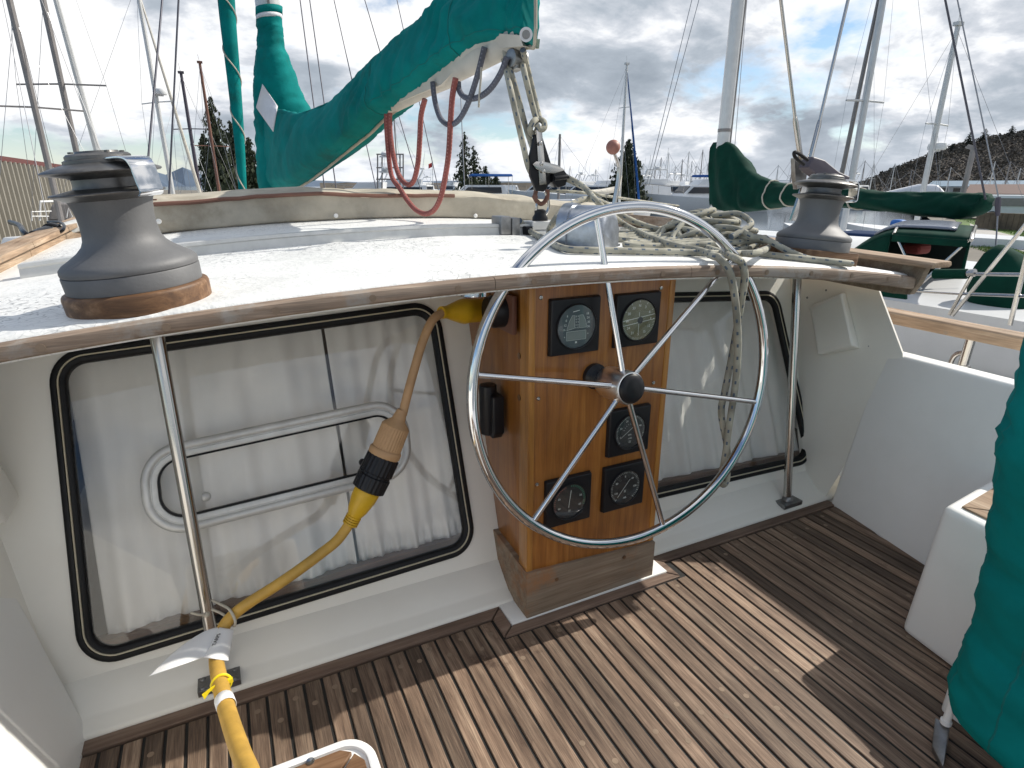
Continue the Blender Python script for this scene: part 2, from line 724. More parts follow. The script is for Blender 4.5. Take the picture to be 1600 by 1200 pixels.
M = {}
M['gel'] = mat('gelcoat_cream', (0.85, 0.825, 0.755), 0.34, col2=(0.79, 0.755, 0.68), vscale=2.2, rvar=0.12, bscale=6, lo=0.25, hi=0.55)
M['gelwhite'] = mat('gelcoat_white', (0.86, 0.85, 0.82), 0.42, col2=(0.8, 0.785, 0.75), vscale=2.5, bump=0.05, bscale=60, lo=0.25, hi=0.5)
M['roof'] = mat('roof_paint', (0.8, 0.8, 0.78), 0.5, var=0.14, vscale=7, bump=0.35, bscale=55, lo=0.3, hi=0.5)
def add_crazing(m, scale=30.0, width=0.06, amt=0.85):
    """fine cracks in old deck paint, in scattered patches"""
    N, L = m.node_tree.nodes, m.node_tree.links
    b = N['Principled BSDF']
    src = b.inputs['Base Color'].links[0].from_socket
    tc = N.new('ShaderNodeTexCoord')
    mp = N.new('ShaderNodeMapping')
    mp.inputs['Scale'].default_value = (1, 1.9, 1)
    L.new(tc.outputs['Object'], mp.inputs[0])
    nz = N.new('ShaderNodeTexNoise')
    nz.inputs['Scale'].default_value = 9
    L.new(mp.outputs[0], nz.inputs['Vector'])
    ad = N.new('ShaderNodeVectorMath')
    ad.operation = 'MULTIPLY_ADD'
    L.new(nz.outputs['Color'], ad.inputs[0])
    ad.inputs[1].default_value = (0.12, 0.12, 0.12)
    L.new(mp.outputs[0], ad.inputs[2])
    vo = N.new('ShaderNodeTexVoronoi')
    vo.feature = 'DISTANCE_TO_EDGE'
    vo.inputs['Scale'].default_value = scale
    L.new(ad.outputs[0], vo.inputs['Vector'])
    r1 = N.new('ShaderNodeValToRGB')
    r1.color_ramp.elements[0].position = 0.0
    r1.color_ramp.elements[1].position = width
    r1.color_ramp.elements[0].color = (1, 1, 1, 1)
    r1.color_ramp.elements[1].color = (0, 0, 0, 1)
    L.new(vo.outputs['Distance'], r1.inputs[0])
    n2 = N.new('ShaderNodeTexNoise')
    n2.inputs['Scale'].default_value = 2.2
    n2.inputs['Detail'].default_value = 6
    L.new(tc.outputs['Object'], n2.inputs['Vector'])
    r2 = N.new('ShaderNodeValToRGB')
    r2.color_ramp.elements[0].position = 0.45
    r2.color_ramp.elements[1].position = 0.62
    L.new(n2.outputs[0], r2.inputs[0])
    ml = N.new('ShaderNodeMath')
    ml.operation = 'MULTIPLY'
    L.new(r1.outputs[0], ml.inputs[0])
    L.new(r2.outputs[0], ml.inputs[1])
    m2 = N.new('ShaderNodeMath')
    m2.operation = 'MULTIPLY'
    m2.inputs[1].default_value = amt
    L.new(ml.outputs[0], m2.inputs[0])
    mx = N.new('ShaderNodeMix')
    mx.data_type = 'RGBA'
    L.new(m2.outputs[0], mx.inputs[0])
    L.new(src, mx.inputs[6])
    mx.inputs[7].default_value = (0.12, 0.12, 0.13, 1)
    L.new(mx.outputs[2], b.inputs['Base Color'])


add_crazing(M['roof'])
M['black'] = mat('black_rubber', (0.009, 0.009, 0.01), 0.45, spec=0.25)
M['blackplastic'] = mat('black_plastic', (0.012, 0.012, 0.014), 0.35, rvar=0.12, bscale=30, spec=0.3)
M['bead'] = mat('cream_bead', (0.62, 0.56, 0.42), 0.5)
M['chrome'] = mat('chrome', (0.66, 0.665, 0.68), 0.07, 1.0, rvar=0.04, bscale=12)
M['steel'] = mat('stainless_steel', (0.5, 0.48, 0.455), 0.2, 1.0, rvar=0.1, bscale=20)
M['hubsteel'] = mat('brushed_hub_steel', (0.92, 0.92, 0.92), 0.3, 1.0, rvar=0.06, bscale=30)
M['dullmetal'] = mat('dull_metal', (0.33, 0.33, 0.33), 0.42, 0.9, var=0.3, vscale=30, bump=0.1, bscale=80)
M['alu'] = mat('anodised_alloy', (0.66, 0.66, 0.64), 0.42, 0.35, var=0.15, vscale=20)
M['galv'] = mat('galvanised_metal', (0.5, 0.53, 0.58), 0.36, 0.85, var=0.35, vscale=22, bump=0.15, bscale=40)
M['winch'] = mat('grey_anodised_drum', (0.165, 0.165, 0.168), 0.6, 0.2, var=0.2, vscale=9, bump=0.05, bscale=160)
M['jaw'] = mat('worn_alloy_jaw', (0.2, 0.195, 0.19), 0.42, 0.75, var=0.35, vscale=22, bump=0.12, bscale=60)
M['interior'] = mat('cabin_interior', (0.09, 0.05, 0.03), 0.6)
M['sill'] = wood('sill_wood', (0.06, 0.025, 0.012), (0.11, 0.05, 0.025), (0.17, 0.085, 0.04), 0.45, axis=0)
M['curtain'] = mat('curtain_cloth', (0.86, 0.84, 0.8), 0.9, var=0.08, vscale=6, bump=0.1, bscale=30)
M['glass'] = glass_mat('window_glass', (0.98, 0.98, 0.975), boost=1.35)
M['gaugeglass'] = glass_mat('gauge_glass', (0.95, 0.97, 0.97), 1.3)
M['sole'] = wood('weathered_teak', (0.082, 0.049, 0.032), (0.185, 0.122, 0.083), (0.305, 0.22, 0.155), 0.68, axis=1, grain=9, per_island=True, stain=((0.055, 0.03, 0.018), 2.6, 0.6), bump=0.9, island_amt=0.8, fibre=0.34)
M['soleX'] = wood('margin_teak', (0.1, 0.06, 0.042), (0.18, 0.118, 0.085), (0.26, 0.185, 0.138), 0.7, axis=0, grain=7, per_island=True, bump=0.4, island_amt=0.25)
M['bung'] = mat('teak_bung', (0.27, 0.195, 0.135), 0.7, var=0.25, vscale=30)
M['caulk'] = mat('black_caulk', (0.014, 0.013, 0.012), 0.6)
M['varnish'] = wood('varnished_teak', (0.2, 0.068, 0.012), (0.31, 0.115, 0.019), (0.41, 0.17, 0.033), 0.42, axis=2, grain=8, coat=0.35, bump=0.12)
M['varnish2'] = wood('varnished_trim', (0.27, 0.105, 0.018), (0.4, 0.175, 0.032), (0.5, 0.23, 0.05), 0.4, axis=2, grain=8, coat=0.35, bump=0.12)
M['greywood'] = wood('bare_grey_wood', (0.17, 0.115, 0.075), (0.25, 0.19, 0.135), (0.33, 0.28, 0.215), 0.8, axis=0, grain=5, stain=((0.3, 0.15, 0.07), 2.6, 0.53), bump=0.4)
M['trim'] = wood('worn_teak_trim', (0.16, 0.105, 0.07), (0.265, 0.195, 0.145), (0.38, 0.3, 0.235), 0.8, axis=0, grain=6, stain=((0.31, 0.275, 0.24), 5, 0.52), bump=0.6, fibre=0.25)
M['trimy'] = wood('worn_teak_rail', (0.22, 0.14, 0.085), (0.36, 0.25, 0.165), (0.48, 0.365, 0.26), 0.8, axis=1, grain=6, fibre=0.22, stain=((0.24, 0.2, 0.16), 5, 0.6), bump=0.5)
M['pad'] = wood('winch_pad_teak', (0.07, 0.032, 0.014), (0.15, 0.075, 0.033), (0.3, 0.18, 0.1), 0.55, axis=0, grain=8, bump=0.4)
M['teal'] = cloth_mat('teal_canvas', (0.0, 0.215, 0.205), (0.02, 0.075, 0.055), 3.4, 0.56, bump=0.5)
M['seam'] = mat('teal_seam', (0.0, 0.15, 0.14), 0.9)
M['green'] = cloth_mat('dark_green_canvas', (0.002, 0.042, 0.027), (0.006, 0.022, 0.016), 2.2, 0.56, bump=0.5)
M['bluecanvas'] = cloth_mat('blue_canvas', (0.02, 0.09, 0.3), (0.02, 0.06, 0.2), 1.0, 0.62)
M['canvas'] = cloth_mat('cream_canvas', (0.55, 0.5, 0.41), (0.3, 0.26, 0.2), 4.5, 0.5, bump=0.5)
M['sailcloth'] = mat('sailcloth', (0.66, 0.62, 0.54), 0.8, var=0.2, vscale=6, bump=0.3, bscale=12)
M['patch'] = mat('white_patch', (0.72, 0.72, 0.74), 0.8, var=0.1, vscale=14, bump=0.3, bscale=30)
M['rope'] = rope_mat('white_rope_blue_fleck', (0.44, 0.42, 0.34), (0.09, 0.12, 0.16), 0.042, 0.27, 0.45)
M['redrope'] = rope_mat('red_rope', (0.34, 0.1, 0.085), (0.4, 0.17, 0.145), 0.014, 0.35)
M['greyrope'] = rope_mat('blue_grey_rope', (0.13, 0.135, 0.17), (0.18, 0.185, 0.22), 0.014, 0.35)
M['string'] = mat('string', (0.5, 0.46, 0.38), 0.9)
M['yellow'] = mat('yellow_cable', (0.6, 0.36, 0.07), 0.5, var=0.3, vscale=16, bump=0.08, bscale=40)
M['yellowplug'] = mat('yellow_plug', (0.7, 0.42, 0.015), 0.42, var=0.2, vscale=18)
M['beige'] = mat('faded_beige_rubber', (0.5, 0.3, 0.15), 0.6, var=0.2, vscale=16, bump=0.08, bscale=60)
M['paper'] = mat('paper', (0.82, 0.82, 0.82), 0.75)
M['ink'] = mat('black_ink', (0.03, 0.03, 0.035), 0.8)
M['ziptie'] = mat('yellow_zip_tie', (0.85, 0.68, 0.02), 0.4)
M['dial'] = mat('dial_black', (0.03, 0.031, 0.034), 0.35)
M['dialolive'] = mat('dial_olive', (0.2, 0.185, 0.1), 0.4)
M['dialgrey'] = mat('dial_grey', (0.12, 0.13, 0.138), 0.4)
M['lcd'] = mat('lcd_panel', (0.3, 0.31, 0.29), 0.3)
M['mark'] = mat('dial_marks', (0.85, 0.85, 0.8), 0.6)
M['markred'] = mat('dial_red', (0.55, 0.16, 0.14), 0.6)
M['markgreen'] = mat('dial_green', (0.1, 0.32, 0.2), 0.6)
M['knob'] = mat('faded_red_knob', (0.4, 0.17, 0.13), 0.5, var=0.35, vscale=25)
M['mastpaint'] = mat('mast_white', (0.66, 0.66, 0.65), 0.35, 0.2, var=0.1)
M['mastgrey'] = mat('mast_grey', (0.27, 0.25, 0.24), 0.45, 0.4, var=0.15)
M['mastbrown'] = mat('mast_varnish', (0.2, 0.09, 0.06), 0.5, var=0.2)
M['mastdark'] = mat('mast_dark', (0.07, 0.06, 0.08), 0.5)
M['wire'] = mat('rigging_wire', (0.3, 0.3, 0.31), 0.35, 0.9)
M['wiredark'] = mat('dark_rigging_wire', (0.09, 0.09, 0.11), 0.45, 0.5)
M['hull'] = mat('white_hull', (0.74, 0.75, 0.76), 0.3, var=0.05)
M['hullgrey'] = mat('grey_hull', (0.3, 0.32, 0.33), 0.3, var=0.06)
M['hullblue'] = mat('navy_hull', (0.02, 0.035, 0.09), 0.25)
M['darkwin'] = mat('tinted_window', (0.012, 0.014, 0.018), 0.08)
M['nonskid'] = mat('grey_nonskid', (0.42, 0.43, 0.42), 0.8, bump=0.5, bscale=180, var=0.2, vscale=60)

# ================================================================== OUR BOAT
boat = thing('sailboat', 'white pilothouse sailboat whose teak-decked cockpit and cabin roof fill the picture', 'sailboat')


def bpt(u, v, h=0.0):
    """point on the sloping bulkhead: u across, v = height, h = proud of the face (towards the cockpit)"""
    return Vector((u, BK + 0.36 * v, v)) - BNU * h


def inset(c, d):
    """move the sides of a convex polygon (ccw) inwards by d"""
    n = len(c)
    out = []
    for i in range(n):
        a, b, e = Vector(c[i - 1]), Vector(c[i]), Vector(c[(i + 1) % n])
        t1, t2 = (b - a).normalized(), (e - b).normalized()
        n1, n2 = Vector((-t1.y, t1.x)), Vector((-t2.y, t2.x))
        q1, q2 = b + n1 * d, b + n2 * d
        den = t1.x * t2.y - t1.y * t2.x
        w = q2 - q1
        s_ = (w.x * t2.y - w.y * t2.x) / den
        out.append(q1 + t1 * s_)
    return out


def rounded(c, r, k=8):
    n = len(c)
    out = []
    for i in range(n):
        a, b, e = Vector(c[i - 1]), Vector(c[i]), Vector(c[(i + 1) % n])
        t1, t2 = (a - b).normalized(), (e - b).normalized()
        ang = t1.angle(t2)
        L_ = r / math.tan(ang / 2)
        p0, p1 = b + t1 * L_, b + t2 * L_
        cen = b + (t1 + t2).normalized() * (r / sin(ang / 2))
        a0 = atan2(p0.y - cen.y, p0.x - cen.x)
        a1 = atan2(p1.y - cen.y, p1.x - cen.x)
        da = (a1 - a0 + pi) % (2 * pi) - pi
        for j in range(k + 1):
            t = a0 + da * j / k
            out.append(cen + Vector((cos(t), sin(t))) * r)
    return out


def loop_sweep(mb, corners, r, prof, lift, k=8, close_in=False):
    """sweep a cross-section round a rounded outline; prof = [(inset, height)]"""
    rings = []
    for d, h in prof:
        lp = rounded(inset(corners, d), max(r - d, 0.006), k)
        rings.append([lift(p.x, p.y, h) for p in lp])
    n = len(rings[0])
    b = len(mb.v)
    for rg in rings:
        mb.v += rg
    for i in range(len(rings) - 1):
        for j in range(n):
            j2 = (j + 1) % n
            mb.f.append([b + i * n + j, b + i * n + j2, b + (i + 1) * n + j2, b + (i + 1) * n + j])
            mb.mi.append(0)
    if close_in:
        mb.f.append([b + (len(rings) - 1) * n + j for j in range(n)])
        mb.mi.append(0)
    return mb


def uvof(px, py):
    p = PB(px, py)
    return Vector((p.x, p.z))


WL = [uvof(124, 1052), uvof(746, 860), uvof(684, 468), uvof(72, 551)]       # ccw seen from aft
WR = [uvof(960, 795), uvof(1273, 722), uvof(1214, 454), uvof(965, 458)]


def plate_with_holes(name, outline, holes, lift, thick, matl, parent, inner_lift=None):
    """flat plate with openings; real thickness"""
    mb = MB()
    for side, h in ((0, 0.0), (1, -thick)):
        loops = [outline] + holes
        polys = [[Vector((p.x, p.y, 0)) for p in lp] for lp in loops]
        tris = tessellate_polygon(polys)
        flat = [p for lp in polys for p in lp]
        mb.add([lift(p.x, p.y, h) for p in flat], [t if side == 0 else tuple(reversed(t)) for t in tris])
    for lp in [outline] + holes:
        n = len(lp)
        vs = [lift(p.x, p.y, 0) for p in lp] + [lift(p.x, p.y, -thick) for p in lp]
        mb.add(vs, [[i, (i + 1) % n, n + (i + 1) % n, n + i] for i in range(n)])
    return mb.build(name, matl, parent, smooth=30)


# --- cabin bulkhead with its two window openings
outline = [Vector(p) for p in ((-0.75, 0.035), (2.32, 0.035), (2.32, 0.9), (1.8, 0.995), (1.3, 1.03), (0.7, 1.045), (0.1, 1.03), (-0.4, 0.995), (-0.75, 0.965))]
bulk = plate_with_holes('bulkhead', outline, [rounded(inset(WL, 0.022), 0.07), rounded(inset(WR, 0.022), 0.07)], bpt, 0.022, M['gel'], boat)
# white ledge along the foot of the bulkhead
mb = MB()
mb.prism([(-0.75, 1.39, -0.01), (-0.75, 1.39, 0.008), (-0.75, 1.398, 0.014), (-0.75, 1.43, 0.024), (-0.75, 1.4385, 0.031), (-0.75, 1.5035, 0.0855), (-0.75, 1.5125, 0.0865), (-0.75, 1.512, -0.01)], (3.05, 0, 0))
mb.build('ledge', M['gel'], boat, smooth=60)
# pale foot moulded round the pedestal
mb = MB()
mb.box((0.628, 1.297, -0.01), (1.215, 1.46, 0.007))
mb.build('pedestal_foot', M['gelwhite'], boat, bevel=0.003)

# --- teak sole: planks, black seams, plugs
mb = MB()
PITCHP = 0.0455
mb.box((-0.65, -1.5, -0.03), (2.3, 1.345, -0.004), mi=1)
x = -0.6462
rng = random.Random(3)
k = 0
while x < 2.28:
    fwd = 1.343
    if 0.585 < x + PITCHP / 2 < 1.245:
        fwd = 1.257
    g = 0.0037
    jitter = rng.uniform(-0.0006, 0.0006)
    a, b = x + g, x + PITCHP - g + jitter
    ends = [fwd, -1.5]
    if rng.random() < 0.3:
        ends = [fwd, rng.uniform(-0.2, 0.6), -1.5]
    for y1, y0 in zip(ends, ends[1:]):
        c = 0.0016
        mb.hexa([(a, y0 + 0.0015, -0.012), (b, y0 + 0.0015, -0.012), (b, y1 - 0.0015, -0.012), (a, y1 - 0.0015, -0.012)],
                [(a, y0 + 0.0015, -c), (b, y0 + 0.0015, -c), (b, y1 - 0.0015, -c), (a, y1 - 0.0015, -c)], mi=0)
        n0 = len(mb.v)
        mb.add([(a, y0 + 0.0015, -c), (b, y0 + 0.0015, -c), (b, y1 - 0.0015, -c), (a, y1 - 0.0015, -c),
                (a + c, y0 + 0.003, 0), (b - c, y0 + 0.003, 0), (b - c, y1 - 0.003, 0), (a + c, y1 - 0.003, 0)],
               [(4, 5, 6, 7), (0, 1, 5, 4), (1, 2, 6, 5), (2, 3, 7, 6), (3, 0, 4, 7)], mi=0)
    # plugs over the fastenings
    for yb in (fwd - 0.045 - (k % 2) * 0.03, 0.86 - (k % 3) * 0.05, 0.42 - (k % 2) * 0.04):
        if rng.random() < 0.72:
            cx, r = (a + b) / 2 + rng.uniform(-0.006, 0.006), 0.0075
            yb += rng.uniform(-0.02, 0.02)
            mb.add([(cx + r * cos(t * pi / 6), yb + r * sin(t * pi / 6), 0.0006) for t in range(12)], [tuple(range(12))], mi=2)
    x += PITCHP
    k += 1
mb.build('cockpit_sole', [M['sole'], M['caulk'], M['bung']], boat, smooth=0, recalc=False)

# --- margin boards round the sole


def plank(mb, q, z0=-0.012, z1=0.003):
    mb.prism([Vector((p[0], p[1], z0)) for p in q], (0, 0, z1 - z0))


mb = MB()
plank(mb, [(-0.62, 1.349), (0.585, 1.349), (0.628, 1.389), (-0.62, 1.389)])
plank(mb, [(1.245, 1.349), (2.14, 1.349), (2.14, 1.389), (1.207, 1.389)])
plank(mb, [(0.589, 1.261), (1.241, 1.261), (1.207, 1.296), (0.629, 1.296)])
mb.build('margin_board', M['soleX'], boat, bevel=0.0015, seg=1)
for q4 in ([(0.588, 1.265), (0.6265, 1.299), (0.6265, 1.384), (0.588, 1.345)], [(1.242, 1.265), (1.242, 1.345), (1.2095, 1.384), (1.2095, 1.299)]):
    mb = MB()
    plank(mb, q4)
    mb.build('margin_return', M['soleX'], boat, bevel=0.0015, seg=1)

# --- windows


def window(corners, label, curtain_split, port=False):
    fr = MB()
    loop_sweep(fr, corners, 0.085, [(0.0, 0.0005), (0.002, 0.007), (0.007, 0.0095), (0.0145, 0.0085), (0.016, 0.004), (0.0205, 0.004), (0.022, 0.0085), (0.031, 0.0075), (0.035, 0.003), (0.037, -0.012), (0.0, -0.012), (0.0, 0.0005)], bpt, 10)
    w = fr.build('window', M['black'], boat, smooth=50)
    w['label'] = label
    bd = MB()
    loop_sweep(bd, corners, 0.085, [(0.0158, 0.0045), (0.0165, 0.0088), (0.018, 0.0097), (0.0195, 0.0088), (0.0202, 0.0045), (0.0158, 0.0045)], bpt, 10)
    bd.build('bead', M['bead'], w, smooth=50)
    pn = MB()
    lp = rounded(inset(corners, 0.033), 0.05, 8)
    pn.prism([bpt(p.x, p.y, -0.004) for p in lp], BNU * 0.004)
    pn.build('pane', M['glass'], w, smooth=0)
    return w


winL = window(WL, 'large window left of the pedestal with an opening portlight set in its pane', None, True)
winR = window(WR, 'window right of the pedestal with its rope tail hanging in front', None)
# opening portlight in the left pane
PORT = [uvof(229, 848), uvof(645, 742), uvof(634, 617), uvof(214, 704)]
mb = MB()
loop_sweep(mb, PORT, 0.098, [(0, 0.0), (0.0, 0.008), (0.004, 0.013), (0.011, 0.0145), (0.019, 0.0135), (0.022, 0.009), (0.0235, 0.009), (0.0255, 0.0125), (0.033, 0.013), (0.0385, 0.011), (0.0395, 0.004), (0.0395, -0.012), (0.0, -0.012), (0, 0)], bpt, 10)
port = mb.build('portlight', M['alu'], winL, smooth=50)
mb = MB()
loop_sweep(mb, PORT, 0.098, [(0.0395, 0.006), (0.0395, 0.0095), (0.0445, 0.0095), (0.0445, -0.004), (0.0395, -0.004), (0.0395, 0.006)], bpt, 10)
mb.build('portlight_gasket', M['black'], winL, smooth=50)
mb = MB()
p = uvof(322, 776)
mb.lathe([(0.0125, 0.0), (0.0125, 0.004), (0.010, 0.008), (0, 0.0095)], 18, frame(bpt(p.x, p.y, 0.001), -BNU))
mb.build('portlight_button', M['alu'], winL, smooth=50)
mb = MB()
p = uvof(566, 722)
mb.lathe([(0.011, 0.0), (0.011, 0.016), (0.008, 0.02), (0, 0.021)], 14, frame(bpt(p.x, p.y, 0.001), -BNU), mi=1)
mb.tube([bpt(p.x - 0.0, p.y, 0.018), bpt(p.x - 0.01, p.y - 0.018, 0.02), bpt(p.x - 0.008, p.y - 0.03, 0.018)], 0.006, 8, mi=1)
mb.build('portlight_catch', [M['alu'], M['blackplastic']], winL, smooth=50)

# --- dim cabin behind the glass
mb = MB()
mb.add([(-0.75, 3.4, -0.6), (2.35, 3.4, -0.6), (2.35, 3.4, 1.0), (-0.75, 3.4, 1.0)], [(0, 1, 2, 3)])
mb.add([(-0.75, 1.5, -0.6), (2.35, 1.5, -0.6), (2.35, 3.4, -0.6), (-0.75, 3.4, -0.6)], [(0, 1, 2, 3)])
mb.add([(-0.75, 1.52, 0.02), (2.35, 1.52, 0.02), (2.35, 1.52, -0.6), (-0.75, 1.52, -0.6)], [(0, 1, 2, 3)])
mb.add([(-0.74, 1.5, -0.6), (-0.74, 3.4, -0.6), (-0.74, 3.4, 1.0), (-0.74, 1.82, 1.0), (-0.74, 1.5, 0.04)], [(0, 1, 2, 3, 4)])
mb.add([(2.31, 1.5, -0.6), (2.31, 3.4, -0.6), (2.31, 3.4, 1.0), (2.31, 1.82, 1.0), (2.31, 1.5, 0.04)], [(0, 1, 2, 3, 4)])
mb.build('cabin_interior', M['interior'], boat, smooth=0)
for nm, c in (('window_sill', WL), ('window_sill', WR)):
    mb = MB()
    u0, u1 = c[0].x - 0.02, c[1].x + 0.02
    v0 = min(c[0].y, c[1].y)
    mb.hexa([bpt(u0, v0 - 0.03, -0.024), bpt(u1, v0 - 0.03, -0.024), bpt(u1, v0 - 0.03, -0.09), bpt(u0, v0 - 0.03, -0.09)],
            [bpt(u0, c[0].y + 0.05, -0.024), bpt(u1, c[1].y + 0.05, -0.024), bpt(u1, c[1].y + 0.05, -0.09), bpt(u0, c[0].y + 0.05, -0.09)])
    mb.build(nm, M['sill'], boat, bevel=0.003)


def curtain(label, u0, u1, vb0, vb1, vt, folds, seed, gather=0.0):
    """pleated cloth hung just inside a window; vb0..vb1 = hem height at either end"""
    rg = random.Random(seed)
    ph = [rg.uniform(0, 6.28) for _ in range(8)]

    def fn(a, b):
        fl = u0 + (u1 - u0) * a
        hem = vb0 + (vb1 - vb0) * a
        v = hem + (vt - hem) * b
        low = 1 - b
        dep = (0.004 + 0.009 * low ** 1.5) * (sin(a * folds * 6.28 + ph[0] + 0.6 * sin(b * 2.2 + ph[1])) + 0.5 * sin(a * folds * 2.3 * 6.28 + ph[2]) + 0.35 * sin(a * folds * 0.43 * 6.28 + ph[3]))
        dep += 0.004 * sin(b * 9 + a * 17 + ph[4])
        v += 0.002 * sin(a * folds * 6.28 * 2.1 + ph[5]) * low * low + 0.003 * noise.noise(Vector((a * 60, seed, 0))) * low ** 4
        if low > 0.93:
            dep += 0.005 * sin(a * folds * 6.28 * 4.7 + ph[6])
        return bpt(fl, v, -0.066 - dep)
    mb = MB()
    mb.grid(fn, 170, 40)
    o = mb.build('curtain', M['curtain'], None, smooth=180, solid=0.0015)
    setp(o, label, 'curtain', 'curtains inside the cabin windows')
    return o


def hem_at(px, py):
    return PP(px, py, BN, BK + 0.066 * BN.length).z


um = uvof(508, 510).x
curtain('wide white curtain hanging behind the portlight in the left-hand window', WL[0].x + 0.055, um - 0.004, hem_at(175, 1006), hem_at(550, 872), 0.98, 4.2, 11)
curtain('narrow white curtain in the left-hand window, on the pedestal side of the gap', um + 0.006, WL[1].x + 0.05, hem_at(556, 866), hem_at(735, 822), 0.98, 3.2, 12)
curtain('white curtain behind the steering wheel in the right-hand window', 1.13, WR[1].x - 0.03, hem_at(1020, 768), hem_at(1235, 722), 0.95, 6.5, 13)

# --- roof
RX0, RX1 = -0.62, 2.16


def roof_front(x):
    return 1.25


mb = MB()
NXR = 40


def rtop(a, b, dz=0.0):
    xx = RX0 + (RX1 - RX0) * a
    yy = 1.25 + 1.95 * b
    return Vector((xx, yy, roof_z(xx, yy) + dz))


nyr = [0, 0.004, 0.011, 0.05, 0.1, 0.2, 0.35, 0.5, 0.75, 1.0]
rows = []
for j, b in enumerate(nyr):
    dz = [-0.012, -0.004, -0.0005][j] if j < 3 else 0
    rows.append([rtop(i / NXR, b, dz) for i in range(NXR + 1)])
rows.insert(0, [rtop(i / NXR, 0, -0.045) for i in range(NXR + 1)])
back = [rtop(i / NXR, 1, -0.045) for i in range(NXR + 1)]
rows.append(back)
b0 = len(mb.v)
for r_ in rows:
    mb.v += r_
w_ = NXR + 1
for j in range(len(rows) - 1):
    for i in range(NXR):
        mb.f.append([b0 + j * w_ + i, b0 + j * w_ + i + 1, b0 + (j + 1) * w_ + i + 1, b0 + (j + 1) * w_ + i])
        mb.mi.append(0)
for i in range(NXR):
    mb.f.append([b0 + (len(rows) - 1) * w_ + i, b0 + (len(rows) - 1) * w_ + i + 1, b0 + i + 1, b0 + i])
    mb.mi.append(0)
mb.f.append([b0 + j * w_ for j in range(len(rows))])
mb.f.append([b0 + j * w_ + NXR for j in range(len(rows))])
mb.mi += [0, 0]
cabin_roof = mb.build('cabin_roof', M['roof'], boat, smooth=50)
# teak trim along the after edge, in three lengths with scarfs
mb = MB()


def trim_pt(x, y, dz):
    return Vector((x, y, roof_z(x, 1.25) + dz))


for xa, xb in ((RX0, 0.55), (0.5515, 1.128), (1.1295, 2.14)):
    nseg = 16
    ring = []
    for i in range(nseg + 1):
        xx = xa + (xb - xa) * i / nseg
        dr = 0.0 if xx < 1.3 else (xx - 1.3) * 0.016
        pr = [(1.2485, -0.0075), (1.232, -0.0085), (1.226, -0.012), (1.2235, -0.022), (1.225, -0.034 - dr), (1.230, -0.038 - dr), (1.2485, -0.038 - dr)]
        ring.append([trim_pt(xx, y, d) for y, d in pr])
    b0 = len(mb.v)
    n = len(ring[0])
    for r_ in ring:
        mb.v += r_
    for i in range(nseg):
        for j in range(n):
            j2 = (j + 1) % n
            mb.f.append([b0 + i * n + j, b0 + i * n + j2, b0 + (i + 1) * n + j2, b0 + (i + 1) * n + j])
            mb.mi.append(0)
    mb.f.append([b0 + j for j in range(n)])
    mb.f.append([b0 + nseg * n + j for j in range(n)])
    mb.mi += [0, 0]
xx = -0.3
while xx < 2.1:
    c = trim_pt(xx, 1.2228, -0.024)
    mb.lathe([(0.0075, 0.0), (0.0075, 0.0012)], 12, frame(c, (0, -1, 0)), mi=1)
    xx += 0.19
mb.build('roof_trim', [M['trim'], M['bung']], cabin_roof, smooth=40)
# cabin sides forward of the bulkhead, mostly hidden below the roof
mb = MB()
for xs, s_ in ((-0.58, 1), (2.12, -1)):
    mb.prism([(xs, 1.87, 0.96), (xs, 6.1, 1.0), (xs - s_ * 0.12, 6.1, 0.3), (xs - s_ * 0.12, 1.62, 0.3)], (s_ * 0.03, 0, 0))
mb.prism([(-0.6, 6.1, 1.02), (2.14, 6.1, 1.0), (2.3, 6.1, 0.3), (-0.75, 6.1, 0.3)], (0, -0.03, 0))
mb.build('cabin_side', M['gel'], boat, smooth=0)

# --- starboard wing wall between bulkhead and coaming
wa, wb = Vector((2.128, 1.372, 0.0)), Vector((2.128, 1.50, 0.0))
wt0, wt1 = PX(1411, 553, 2.2), PX(1373, 452, 2.2)
wtf = Vector((2.215, 1.84, 0.905))
mb = MB()
mb.prism([wb, Vector((2.135, 1.40, 0.0)), Vector((2.2, wt0.y - 0.015, wt0.z - 0.06)), wt0, wt1, wtf], (0.035, 0.02, 0))
mb.build('wing_wall', M['gel'], boat, bevel=0.006)
# --- starboard coaming: inboard face, rounded top
c_base0, c_base1 = Vector((2.131, 1.369, -0.01)), Vector((1.76, -0.48, -0.01))
c_top0, c_top1 = Vector((2.2, 1.328, 0.657)), Vector((2.2, -0.35, 0.64))
mb = MB()
prof = [(0, 0), (1, 0), (1, 0.0)]
off = Vector((0.075, 0.0, 0))
mb.hexa([c_base0, c_base0 + off * 2, c_base1 + off * 2, c_base1], [c_top0, c_top0 + off, c_top1 + off, c_top1])
mb.build('coaming', M['gelwhite'], boat, bevel=0.016, seg=4)
# port side wing wall and coaming
pb = PZ(131, 1180, 0.0)
mb = MB()
pt_ = PX(0, 960, -0.50)
mb.hexa([(pb.x, pb.y + 0.08, -0.01), (pb.x, -1.2, -0.01), (pb.x - 0.08, -1.2, -0.01), (pb.x - 0.08, pb.y + 0.08, -0.01)],
        [(-0.66, 1.72, 0.66), (-0.60, -1.2, 0.66), (-0.7, -1.2, 0.66), (-0.74, 1.72, 0.66)])
mb.build('port_coaming', M['gelwhite'], boat, bevel=0.016, seg=4)
mb = MB()
mb.prism([(-0.5, 1.50, 0.03), (-0.635, 1.36, 0.655), (-0.65, 1.38, 0.9), (-0.66, 1.84, 0.96)], (-0.03, 0.01, 0))
mb.build('port_wing_wall', M['gel'], boat, bevel=0.006)
